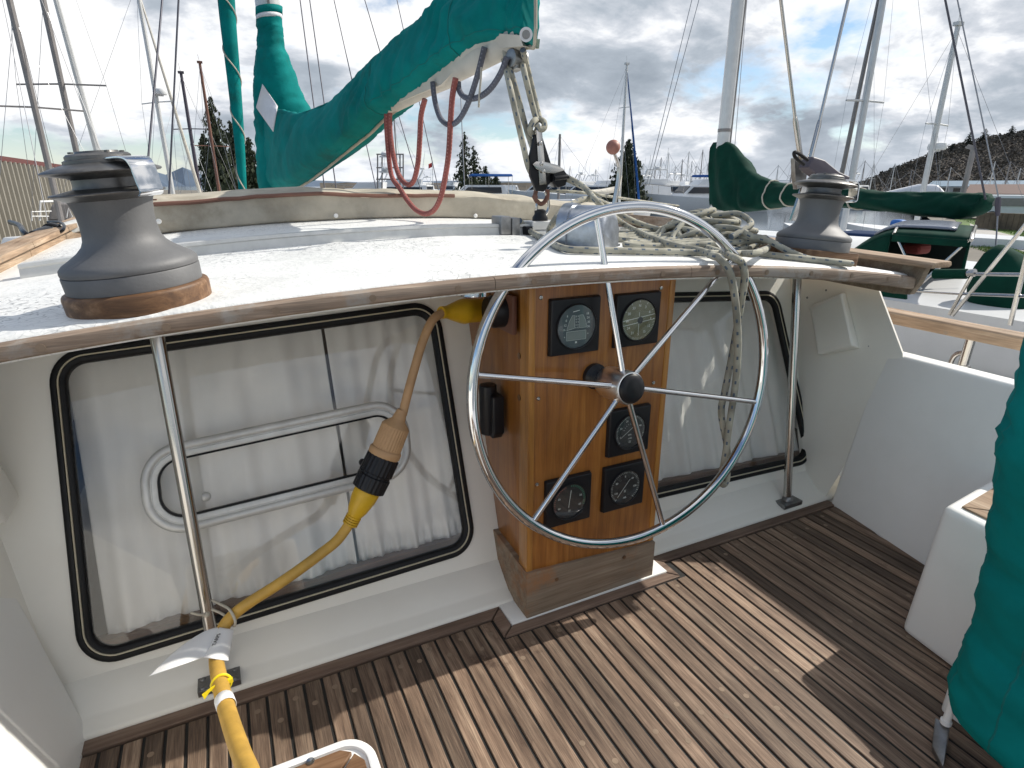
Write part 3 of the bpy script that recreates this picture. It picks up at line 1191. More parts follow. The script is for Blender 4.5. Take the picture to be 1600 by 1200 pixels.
# locker on the port side, its top just in the corner of the picture
mb = MB()
lk = [PZ(-60, 930, 0.33), PZ(46, 1085, 0.33)]
mb.box((-0.62, 0.2, 0.0), (lk[1].x - 0.03, lk[1].y - 0.02, 0.18))
mb.build('port_locker', M['gelwhite'], boat, bevel=0.03, seg=4)

# --- starboard seat block with a teak top
s0 = PZ(1407, 985, 0.0)
st = PY(1474, 790, s0.y)
print('seat', s0, st)
mb = MB()
Z1 = st.z
mb.hexa([(s0.x, s0.y, 0), (2.1, s0.y + 0.05, 0), (2.1, -0.6, 0), (s0.x - 0.2, -0.6, 0)],
        [(st.x, s0.y - 0.0, Z1), (2.17, s0.y + 0.05, Z1), (2.17, -0.6, Z1), (st.x - 0.2, -0.6, Z1)])
seat = mb.build('seat', M['gelwhite'], boat, bevel=0.022, seg=4)
mb = MB()
a0 = (st.x + 0.03, s0.y - 0.03)
plank(mb, [(a0[0], a0[1]), (2.15, a0[1] + 0.045), (2.15, a0[1] - 0.012), (a0[0] + 0.055, a0[1] - 0.052)], Z1, Z1 + 0.006)
xx = a0[0] + 0.01
dx = 0.046
for i in range(9):
    xl = a0[0] + 0.052 + i * dx
    plank(mb, [(xl, a0[1] - 0.058 + i * 0.004), (xl + dx - 0.006, a0[1] - 0.056 + i * 0.004), (xl + dx - 0.006 - 0.15, -0.6), (xl - 0.15, -0.6)], Z1, Z1 + 0.006)
plank(mb, [(a0[0], a0[1] - 0.004), (a0[0] + 0.05, a0[1] - 0.056), (a0[0] - 0.09, -0.6), (a0[0] - 0.14, -0.6)], Z1, Z1 + 0.006)
mb.build('seat_slats', M['trimy'], seat, bevel=0.001, seg=1)

# --- near hatch box, its forward corner at the bottom of the picture
hz = 0.42
hc = [Vector((p.x, p.y)) for p in (PZ(300, 1248, hz), PZ(560, 1140, hz))]
hx1, hy1 = 0.108, 0.752
lo = [Vector((-0.30, 0.25)), Vector((hx1, 0.25)), Vector((hx1, hy1)), Vector((-0.30, hy1))]
mb = MB()


def hlift(u, v, h):
    return Vector((u, v, hz + h))


loop_sweep(mb, lo, 0.05, [(-0.012, -hz), (-0.004, -0.03), (0, -0.006), (0.003, -0.001), (0.008, 0.0), (0.0135, -0.002), (0.015, -0.008), (0.3, -0.008)][:7], hlift, 8, True)
hb = mb.build('hatch_box', M['gelwhite'], boat, smooth=50)
mb = MB()
inn = rounded(inset(lo, 0.0165), 0.036, 8)
in2 = inset(lo, 0.062)
ou = [Vector((p.x, p.y)) for p in inn]
n = len(ou)
# mitred teak border: forward board and starboard board
fwdb = [in2[3], in2[2] + Vector((-0.002, 0))] + [p for p in ou if p.y > hy1 - 0.055 and p.x - hx1 < (p.y - hy1) * 1.0 + 0.0]


def board(poly, mbx):
    cen = sum(poly, Vector((0, 0))) / len(poly)
    poly = sorted(poly, key=lambda p: atan2(p.y - cen.y, p.x - cen.x))
    mbx.prism([Vector((p.x, p.y, hz - 0.008)) for p in poly], (0, 0, 0.008))


board([Vector((-0.28, hy1 - 0.017)), Vector((-0.28, hy1 - 0.062)), Vector((hx1 - 0.064, hy1 - 0.062)), Vector((hx1 - 0.034, hy1 - 0.030)), Vector((hx1 - 0.05, hy1 - 0.019))], mb)
board([Vector((hx1 - 0.0175, 0.27)), Vector((hx1 - 0.062, 0.27)), Vector((hx1 - 0.062, hy1 - 0.066)), Vector((hx1 - 0.031, hy1 - 0.034)), Vector((hx1 - 0.019, hy1 - 0.052))], mb)
mb.box((-0.28, 0.27, hz - 0.009), (hx1 - 0.066, hy1 - 0.066, hz - 0.001))
mb.build('hatch_boards', M['pad'], hb, bevel=0.001, seg=1)
mb = MB()
sp_ = PZ(485, 1190, hz)
mb.lathe([(0.0065, 0.0), (0.0065, 0.0012), (0.0025, 0.0006), (0, 0.0002)], 14, frame((sp_.x, sp_.y, hz), (0, 0, 1)))
mb.build('hatch_screw', M['steel'], hb)

# --- starboard side deck, bulwark and teak cap rail on stanchions
mb = MB()
mb.prism([(2.26, -2, 0.2), (2.26, 6, 0.3), (3.0, 6, 0.25), (3.0, -2, 0.15)], (0, 0, -0.05))
mb.build('side_deck', M['gelwhite'], boat, smooth=0)
mb = MB()
mb.prism([(-1.6, 7.5, -1.2), (-1.6, -3, -1.2), (3.0, -3, -1.2), (3.0, 7.5, -1.2), (0.8, 10, -1.2)], (0, 0, 1.1))
mb.build('hull', M['hull'], boat, smooth=0)
r0, r1 = PX(1380, 484, 2.95), PX(1610, 528, 2.95)
d_ = (r1 - r0).normalized()
mb = MB()
a = r0 - d_ * 3.0
b = r1 + d_ * 1.2
mb.prism([a + Vector((-0.05, 0, -0.05)), a + Vector((0.06, 0, -0.05)), a + Vector((0.06, 0, 0)), a + Vector((0.05, 0, 0.008)), a + Vector((-0.04, 0, 0.008)), a + Vector((-0.05, 0, 0))], b - a)
mb.build('cap_rail', M['trimy'], boat, bevel=0.004)
mb = MB()
sp0 = PX(1520, 520, 2.95)
mb.tube([sp0, Vector((sp0.x, sp0.y + 0.02, 0.16))], 0.02, 14)
mb.tube(catmull([sp0 + Vector((0, 0.01, -0.09)), sp0 + Vector((0, 0.05, -0.12)), sp0 + Vector((0, 0.06, -0.2)), sp0 + Vector((0, 0.07, -0.42))], 6), 0.011, 10)
mb.tube([sp0 + Vector((0, 0, -0.15)), sp0 + Vector((0, 0, -0.19))], 0.024, 14)
mb.build('rail_stanchion', M['steel'], boat)

# --- teak bulwark along the starboard edge of the roof
tip = PY(1475, 412, 1.2)
mb = MB()
xs = 2.135
mb.prism([(xs, 1.215, 0.93), (xs, 1.2, roof_z(xs, 1.2) + 0.03), (xs, 4.6, roof_z(xs, 4.6) + 0.05), (xs, 4.6, roof_z(xs, 4.6) - 0.06), (xs, 1.3, 0.885), (xs, 1.235, 0.89)], (0.032, 0, 0))
mb.build('roof_bulwark', M['greywood'], boat, bevel=0.003)
mb = MB()
pr = [(-0.03, 0.0), (0.075, 0.0), (0.082, 0.008), (0.075, 0.02), (-0.022, 0.02), (-0.03, 0.012)]
A = [Vector((xs + u, 1.165, roof_z(xs, 1.165) + 0.03 + v)) for u, v in pr]
mb.prism(A, Vector((0.0, 3.4, 0.026 * 3.4)) + Vector((0, 0, 0.02)))
mb.build('bulwark_cap', M['trimy'], boat, bevel=0.004)
# port teak rail on the roof edge
mb = MB()
xs = -0.60
for (y0, y1) in ((1.6, 2.62), (2.625, 3.9), (3.905, 6.0)):
    mb.prism([(xs - 0.035, y0, roof_z(xs, y0) - 0.06), (xs + 0.0, y0, roof_z(xs, y0) - 0.06), (xs + 0.0, y0, roof_z(xs, y0) + 0.03), (xs - 0.035, y0, roof_z(xs, y0) + 0.03)], (0, y1 - y0, 0.026 * (y1 - y0)))
    mb.prism([(xs - 0.075, y0, roof_z(xs, y0) + 0.031), (xs + 0.015, y0, roof_z(xs, y0) + 0.031), (xs + 0.012, y0, roof_z(xs, y0) + 0.05), (xs - 0.07, y0, roof_z(xs, y0) + 0.05)], (0, y1 - y0, 0.026 * (y1 - y0)))
mb.build('port_roof_rail', M['trimy'], boat, bevel=0.003)

# ================================================================== FITTINGS
# --- grab posts


def grab_post(label, x, base_px, arm_px):
    t = thing('grab_post', label, 'grab post', (x, 1.425, 0.02), 'steel grab posts before the windows')
    mb = MB()
    p0, p1 = Vector((x, 1.425, 0.02)), Vector((x, 1.548, 0.985))
    mb.tube([p0, p0.lerp(p1, 0.965), p0.lerp(p1, 0.972)], [0.0155, 0.0155, 0.014], 20)
    mb.tube([p0.lerp(p1, 0.97), p1], 0.008, 10)
    mb.build('post', M['steel'], t)
    mb = MB()
    mb.box((x - 0.05, 1.393, 0.0165), (x + 0.05, 1.442, 0.0345))
    mb.lathe([(0.022, 0.0), (0.02, 0.01), (0.0165, 0.016)], 18, frame((x, 1.424, 0.0335), (0, 0.12, 1)))
    for sx in (-1, 1):
        for yy in (1.403, 1.434):
            mb.lathe([(0.007, 0), (0.007, 0.0015), (0.003, 0.003), (0, 0.003)], 10, frame((x + sx * 0.038, yy, 0.0342), (0, 0, 1)))
    mb.build('foot_plate', M['dullmetal'], t, bevel=0.0015, seg=1)
    return t


grab_post('stainless grab post with the yellow cord lashed to its foot', -0.160, None, None)
grab_post('stainless grab post at the outer edge of the right window beside the vent cowl', 1.94, None, None)

# --- vent cowls on the wing walls


def vent_cowl(label, flange, ridge, lip, inward):
    t = thing('vent_cowl', label, 'vent cowl', flange[0], 'moulded vent cowls on the side walls')
    mb = MB()
    inward = Vector(inward)
    mb.prism(flange, inward * 0.006)
    mb.build('flange', M['gel'], t, bevel=0.004)
    mb = MB()
    mb.hexa([ridge[0], ridge[1], ridge[2], ridge[3]], [lip[0], lip[1], lip[2], lip[3]])
    mb.build('hood', M['gel'], t, bevel=0.012, seg=3)
    mb = MB()
    for a, b in ((0, 1), (1, 2), (0, 0), (1, 1), (2, 2), (2, 3)):
        p = (flange[a] + flange[b]) / 2
        cen = sum(flange, Vector()) / len(flange)
        p = p + (cen - p) * 0.07 + inward * 0.0062
        mb.lathe([(0.005, 0.0), (0.004, 0.002), (0, 0.0025)], 10, frame(p, inward))
    mb.build('screws', M['dullmetal'], t)
    return t


def wing_pt(px, py, h=0.0):
    # plane of the wing wall
    n_ = (wtf - wb).cross(wt0 - wb).normalized()
    if n_.x > 0:
        n_ = -n_
    return PP(px, py, n_, n_.dot(wb) + h), n_


_, wn = wing_pt(1300, 500)
fl = [wing_pt(*q, h=0.002)[0] for q in ((1259, 462), (1325, 436), (1362, 543), (1350, 552), (1285, 556))]
bs = [wing_pt(*q, h=0.008)[0] for q in ((1264, 478), (1322, 455), (1345, 545), (1281, 556))]
tp = [wing_pt(*q, h=hh)[0] for q, hh in (((1266, 482), 0.055), ((1314, 458), 0.055), ((1332, 540), 0.075), ((1277, 555), 0.075))]
vent_cowl('cream moulded vent cowl on the starboard side wall above the coaming', fl, bs, tp, wn)
fl2 = [Vector((-0.625 - 0.02 * 0, y, z)) for y, z in ((1.62, 0.88), (1.42, 0.86), (1.36, 0.62), (1.6, 0.6))]
cen2 = Vector((-0.63, 1.5, 0.72))
q0 = [Vector((-0.62, 1.62, 0.86)), Vector((-0.62, 1.42, 0.84)), Vector((-0.62, 1.38, 0.6)), Vector((-0.62, 1.6, 0.6))]
pq = PX(34, 776, -0.52)
print('left cowl tip', pq)
q1 = [Vector((-0.55, 1.58, 0.84)), Vector((-0.55, 1.46, 0.82)), Vector((-0.52, pq.y - 0.12, pq.z - 0.01)), Vector((-0.52, pq.y, pq.z))]
vent_cowl('cream moulded vent cowl on the port side wall at the picture edge', fl2, q0, q1, (1, 0, 0))

# --- steering pedestal
ped = thing('steering_pedestal', 'varnished teak steering pedestal with five black instrument dials on its face', 'pedestal', (0.91, 1.31, 0))
px0, px1, pf = 0.682, 1.150, 1.31
zt = 1.04


def ped_back(z):
    return BK + 0.36 * z - 0.001


mb = MB()
zb = 0.14
mb.hexa([(px0 + 0.012, pf, zb), (px1, pf, zb), (px1, ped_back(zb), zb), (px0 + 0.012, ped_back(zb), zb)],
        [(px0 + 0.012, pf, zt), (px1, pf, zt - 0.01), (px1, ped_back(zt - 0.05), zt - 0.01), (px0 + 0.012, ped_back(zt - 0.05), zt)])
mb.build('cabinet', M['varnish'], ped, bevel=0.002)
mb = MB()   # solid corner post of paler teak
mb.hexa([(px0 - 0.001, pf - 0.003, zb), (px0 + 0.019, pf - 0.003, zb), (px0 + 0.019, pf + 0.05, zb), (px0 - 0.001, pf + 0.05, zb)],
        [(px0 - 0.001, pf - 0.003, zt - 0.005), (px0 + 0.019, pf - 0.003, zt - 0.005), (px0 + 0.019, pf + 0.05, zt - 0.005), (px0 - 0.001, pf + 0.05, zt - 0.005)])
mb.hexa([(px1 - 0.018, pf - 0.002, zb), (px1 + 0.002, pf - 0.002, zb), (px1 + 0.002, pf + 0.05, zb), (px1 - 0.018, pf + 0.05, zb)],
        [(px1 - 0.018, pf - 0.002, zt - 0.015), (px1 + 0.002, pf - 0.002, zt - 0.015), (px1 + 0.002, pf + 0.05, zt - 0.015), (px1 - 0.018, pf + 0.05, zt - 0.015)])
mb.build('corner_post', M['varnish2'], ped, bevel=0.003)
mb = MB()
mb.hexa([(px0 - 0.004, pf - 0.012, 0.004), (px1 + 0.006, pf - 0.008, 0.004), (px1 + 0.006, 1.48, 0.004), (px0 - 0.004, 1.48, 0.004)],
        [(px0 - 0.006, pf - 0.012, 0.166), (px1 + 0.006, pf - 0.008, 0.135), (px1 + 0.006, 1.54, 0.15), (px0 - 0.006, 1.545, 0.18)])
mb.build('plinth', M['greywood'], ped, bevel=0.002)
mb = MB()
for q in ((582 * .2918 + 700, 189 * .2918 + 850), (943 * .2918 + 700, 71 * .2918 + 850)):
    p = PY(q[0], q[1], pf - 0.011)
    mb.lathe([(0.0065, 0), (0.0065, 0.0015)], 12, frame(p, (0, -1, 0)))
mb.build('plinth_plugs', M['pad'], ped)
mb = MB()
for q in ((845, 465), (1033, 450), (841, 623), (1021, 598), (839, 757), (1008, 715)):
    p = PY(q[0], q[1], pf - 0.001)
    mb.lathe([(0.006, 0), (0.005, 0.002), (0.002, 0.0025), (0, 0.0015)], 12, frame(p, (0, -1, 0)))
mb.build('screws', M['steel'], ped)
mb = MB()
for q in ((812, 556), (812, 621)):
    p = PX(q[0], q[1], px0 + 0.0)
    mb.lathe([(0.009, 0), (0.009, 0.002)], 14, frame(p + Vector((-0.001, 0, 0)), (-1, 0, 0)))
mb.build('side_plugs', M['pad'], ped)

# --- the five dials
def arc_pts(cx, cz, r, a):
    """dial angle a in degrees, clockwise from the top, seen from aft"""
    t = radians(a)
    return cx + r * sin(t), cz + r * cos(t)


def gauge(px, py, half, r, label, dial, draw, lean=0.0):
    c = PY(px, py, pf)
    g = MB()
    y0, y1 = pf - 0.0005, pf - 0.017
    g.hexa([(c.x - half, y0, c.z - half), (c.x + half, y0, c.z - half), (c.x + half, y0, c.z + half), (c.x - half, y0, c.z + half)],
           [(c.x - half + 0.003, y1, c.z - half + 0.003), (c.x + half - 0.003, y1, c.z - half + 0.003), (c.x + half - 0.003, y1, c.z + half - 0.003), (c.x - half + 0.003, y1, c.z + half - 0.003)])
    o = g.build('gauge', M['blackplastic'], ped, bevel=0.004, seg=3)
    o['label'] = label
    Fm = frame((c.x, y1 - 0.0005, c.z), (0, -1, 0), (1, 0, 0))     # x right, y up, z towards the viewer
    d = MB()
    d.lathe([(r, 0.0), (r, 0.0012)], 48, Fm)
    d.build('dial', dial, o, smooth=40)
    mk = MB()
    Fk = frame((c.x, y1 - 0.0019, c.z), (0, -1, 0), (1, 0, 0))

    def seg(x0, y0_, x1, y1_, w, mi=0):
        a = Vector((x0, y0_, 0))
        b = Vector((x1, y1_, 0))
        n_ = Vector((-(b - a).y, (b - a).x, 0)).normalized() * w / 2
        mk.add([Fk @ (a + n_), Fk @ (a - n_), Fk @ (b - n_), Fk @ (b + n_)], [(0, 1, 2, 3)], mi)

    def tick(a, r0, r1, w, mi=0):
        x0, z0 = arc_pts(0, 0, r0, a)
        x1, z1 = arc_pts(0, 0, r1, a)
        seg(x0, z0, x1, z1, w, mi)

    def txt(s_, x_, y_, size, mi=0):
        text_into(mk, s_, size, Fk @ Matrix.Translation((x_, y_, 0.0002)), mi)

    def txa(s_, a, rr, size, mi=0):
        x_, y_ = arc_pts(0, 0, rr, a)
        txt(s_, x_, y_, size, mi)

    def quad(x0, y0_, x1, y1_, mi=0):
        mk.add([Fk @ Vector(p) for p in ((x0, y0_, 0), (x1, y0_, 0), (x1, y1_, 0), (x0, y1_, 0))], [(0, 1, 2, 3)], mi)

    def poly(ps, mi=0, dz=0.0):
        mk.add([Fk @ Vector((p[0], p[1], dz)) for p in ps], [tuple(range(len(ps)))], mi)
    draw(seg, tick, txt, txa, quad, poly, r)
    mk.build('markings', [M['mark'], M['lcd'], M['markred'], M['markgreen'], M['blackplastic']], o, smooth=0, recalc=False)
    gl = MB()
    Fg = frame((c.x, y1 - 0.0025, c.z), (0, -1, 0), (1, 0, 0))
    gl.lathe([(r, 0.0), (r, 0.0015), (r * 0.9, 0.0022), (0, 0.0024)], 48, Fg)
    gl.build('glass', M['gaugeglass'], o, smooth=60)
    rm = MB()
    rm.lathe([(r - 0.0004, 0.0), (r - 0.0004, 0.005), (r + 0.0015, 0.006), (r + 0.003, 0.004), (r + 0.003, 0.0)], 48, Fm)
    rm.build('rim', M['blackplastic'], o, smooth=60)
    return o


def draw_depth(seg, tick, txt, txa, quad, poly, r):
    # two curved-sided LCD wells over an LCD panel, with their scales
    poly([(-0.030, -0.008), (-0.006, -0.004), (-0.006, 0.030), (-0.014, 0.030), (-0.023, 0.014)], 1)
    poly([(0.008, -0.004), (0.032, -0.004), (0.028, 0.014), (0.019, 0.030), (0.008, 0.030)], 1)
    for a, b in (((-0.030, -0.008), (-0.006, -0.004)), ((-0.006, -0.004), (-0.006, 0.030)), ((-0.006, 0.030), (-0.014, 0.030)), ((-0.014, 0.030), (-0.023, 0.014)), ((-0.023, 0.014), (-0.030, -0.008)),
                 ((0.008, -0.004), (0.032, -0.004)), ((0.032, -0.004), (0.028, 0.014)), ((0.028, 0.014), (0.019, 0.030)), ((0.019, 0.030), (0.008, 0.030)), ((0.008, 0.030), (0.008, -0.004))):
        seg(*a, *b, 0.0011)
    quad(-0.030, -0.036, 0.030, -0.012, 1)
    for a, b in (((-0.030, -0.036), (0.030, -0.036)), ((0.030, -0.036), (0.030, -0.012)), ((0.030, -0.012), (-0.030, -0.012)), ((-0.030, -0.012), (-0.030, -0.036))):
        seg(*a, *b, 0.0011)
    for s_, y_ in (('6', 0.030), ('8', 0.018), ('12', 0.006), ('16', -0.006)):
        txt(s_, -0.035 + 0.25 * (y_ - 0.006), y_, 0.0085)
    for s_, y_ in (('18', 0.032), ('24', 0.021), ('30', 0.009), ('36', -0.003)):
        txt(s_, 0.037 - 0.2 * max(0, y_ - 0.01), y_, 0.0085)
    for i in range(5):
        txt(str(8 - i * 2 if i < 4 else 0), -0.002, 0.027 - i * 0.0075, 0.0065)
        txt(str(i * 2), 0.004, 0.027 - i * 0.0075, 0.0065)
    seg(-0.012, 0.040, 0.008, 0.043, 0.002)
    quad(-0.003, -0.045, 0.003, -0.040)
    txt('+', 0.036, -0.022, 0.008)
    txt('+', -0.036, -0.026, 0.008)


def draw_compass(seg, tick, txt, txa, quad, poly, r):
    for i in range(72):
        if 95 < i * 5 < 265:
            tick(i * 5, r * 0.86, r * (0.94 if i % 2 else 0.96), 0.0007)
    for i in range(12):
        tick(i * 30, r * 0.86, r * 0.96, 0.0011)
    for i, s_ in enumerate(('N', '3', '6', 'E', '12', '15', 'S', '21', '24', 'W', '30', '33')):
        txa(s_, i * 30, r * 0.70, 0.0105)
    seg(-r * 0.93, 0.001, r * 0.93, 0.013, 0.0016)
    seg(-r * 0.93, -0.013, r * 0.93, -0.001, 0.0016)
    seg(0.0, -0.035, 0.0, -0.010, 0.0014)
    seg(0.0, 0.010, 0.0, 0.022, 0.0014)
    poly([arc_pts(0.004, -0.001, 0.0095, k * 15) for k in range(24)][::-1], 4, 0.0004)


def draw_tach(seg, tick, txt, txa, quad, poly, r):
    for i in range(51):
        tick(-130 + i * 5.2, r * 0.85, r * 0.96, 0.0012 if i % 5 == 0 else 0.0007)
    for i, s_ in enumerate(('5', '10', '20', '30', '40', '50')):
        txa(s_, -112 + i * 45, r * 0.7, 0.0085)
    for i in range(5):
        tick(-70 + i * 17, r * 0.42, r * 0.5, 0.0009)
    txt('RPM', -0.002, -0.010, 0.0065)
    txt('x100', 0.0, -0.021, 0.0065)
    quad(-0.004, -0.036, 0.004, -0.028, 1)
    seg(-0.033, -0.016, 0.008, 0.012, 0.0015)


def draw_temp(seg, tick, txt, txa, quad, poly, r):
    for i in range(41):
        tick(-140 + i * 7, r * 0.85, r * 0.97, 0.0016 if i % 4 == 0 else 0.0008)
    for a, s_ in ((-2, '0'), (45, '40'), (95, '120'), (-60, '80'), (-115, '120'), (180, '160')):
        txa(s_, a, r * 0.66, 0.0085)
    quad(-0.004, -0.018, 0.004, -0.009, 1)
    seg(-0.026, -0.030, 0.017, 0.024, 0.0015)


def draw_volt(seg, tick, txt, txa, quad, poly, r):
    for i in range(15):
        tick(-115 + i * 7, r * 0.86, r * 0.97, 0.0014, 2)
    for i in range(15):
        tick(5 + i * 7.5, r * 0.84, r * 0.97, 0.002, 3)
    for a, s_ in ((-68, '20'), (-115, '60'), (70, '20'), (115, '60')):
        txa(s_, a, r * 0.7, 0.0085)
    quad(-0.004, -0.034, 0.004, -0.027, 1)
    seg(-0.003, -0.020, 0.004, 0.036, 0.0016)


gauge(895, 508, 0.0775, 0.0585, 'speed and depth display with paired grey LCD wells, upper dial nearest the corner post', M['dialgrey'], draw_depth)
gauge(992, 498, 0.0765, 0.0575, 'olive compass repeater dial with two pale parallel lines', M['dialolive'], draw_compass)
gauge(979, 671, 0.0755, 0.0535, 'engine rev counter dial just below the wheel hub', M['dial'], draw_tach)
gauge(971, 757, 0.0765, 0.0545, 'temperature dial with its needle slanting, under the rev counter', M['dial'], draw_temp)
gauge(885, 779, 0.0775, 0.0555, 'dial ringed with red and green marks, lowest on the pedestal', M['dial'], draw_volt)

# --- black holder and inlet box on the pedestal's port face
mb = MB()
hc0 = PX(778, 640, px0)
Mh = frame(hc0 + Vector((-0.002, 0, 0)), (-1, 0, 0), (0, 1, 0))
mb.prism([Mh @ Vector(p) for p in ((-0.05, -0.06, 0), (0.05, -0.06, 0), (0.052, 0.055, 0), (0.036, 0.075, 0), (-0.036, 0.075, 0), (-0.052, 0.055, 0))], Mh.to_3x3() @ Vector((0, 0, 0.035)))
mb.tube([Mh @ Vector((0.0, 0.07, 0.03)), Mh @ Vector((0, -0.085, 0.03))], 0.026, 16)
holder = mb.build('horn_holder', M['blackplastic'], None, bevel=0.006, seg=3)
setp(holder, 'black plastic clip holder screwed to the varnished side of the pedestal', 'holder')
inl = thing('power_inlet', 'black shore power inlet on the pedestal under the roof edge', 'power inlet', (0.67, 1.6, 0.88))
ic = PX(793, 486, px0)
mb = MB()
mb.box((px0 - 0.012, ic.y - 0.055, ic.z - 0.055), (px0 + 0.002, ic.y + 0.06, ic.z + 0.05))
mb.build('plate', M['mastbrown'], inl, bevel=0.004)
mb = MB()
mb.lathe([(0.045, 0.0), (0.045, 0.03), (0.04, 0.045)], 24, frame((px0 - 0.011, ic.y + 0.01, ic.z), (-1, 0, 0)))
mb.build('socket', M['blackplastic'], inl)

# --- steering wheel
wh_n = Vector((0.048, 0.9945, -0.095)).normalized()
K_ = 1.25 / 1.126
wc = Vector((0.883, 1.126, 0.778 - 1.25)) * K_ + CAM
wr = 0.427 * K_
tr = 0.0146
wheel = thing('helm', 'large polished stainless six-spoke steering wheel on the teak pedestal', 'steering wheel', wc)
e1 = wh_n.cross(Vector((0, 0, 1))).normalized()
e2 = e1.cross(wh_n).normalized()
mb = MB()
mb.tube([wc + wr * (cos(2 * pi * i / 120) * e1 + sin(2 * pi * i / 120) * e2) for i in range(120)], tr, 18, closed=True)
mb.build('rim', M['chrome'], wheel)
hub_back = PY(941, 594, pf)
hub_front_px = (986, 607)
ax = -wh_n
hf = PP(986, 607, wh_n, wh_n.dot(wc + ax * 0.072))
axd = (hf - hub_back).normalized()
print('wheel', wc, wr, 'hub', hub_back, hf, axd)
mb = MB()
Mhub = frame(hf, axd)
L_ = (hf - hub_back).length
mb.lathe([(0.034, -L_ + 0.004), (0.041, -0.108), (0.044, -0.1), (0.0455, -0.09), (0.0455, -0.006), (0.043, 0.0), (0.041, 0.001)], 36, Mhub)
mb.build('hub', M['hubsteel'], wheel)
mb = MB()
mb.lathe([(0.0405, -0.004), (0.0405, 0.005), (0.037, 0.01), (0.022, 0.013), (0, 0.014)], 36, Mhub)
mb.build('hub_cap', M['blackplastic'], wheel, smooth=60)
mb = MB()
mb.lathe([(0.036, 0.0), (0.036, 0.014), (0.026, 0.022)], 28, frame(hub_back + Vector((-0.03, 0.0, 0.018)), (0, -1, 0)))
mb.build('shaft_boot', M['blackplastic'], wheel)
for sx, sy in ((935.4, 350.7), (1142, 406), (1173.6, 627), (1034.4, 813.3), (828, 821), (752, 586)):
    e = PP(sx, sy, wh_n, wh_n.dot(wc))
    e = wc + (e - wc).normalized() * (wr - 0.004)
    hubp = hf + axd * -0.03
    d = (e - hubp)
    d = (d - axd * d.dot(axd)).normalized()
    s0_ = hubp + d * 0.036
    mb = MB()
    mb.tube(catmull([s0_, s0_.lerp(e, 0.1), s0_.lerp(e, 0.5), s0_.lerp(e, 0.93), e], 4), [0.0082] * 13 + [0.0082, 0.0085, 0.0098, 0.0105], 12)
    mb.build('spoke', M['chrome'], wheel)

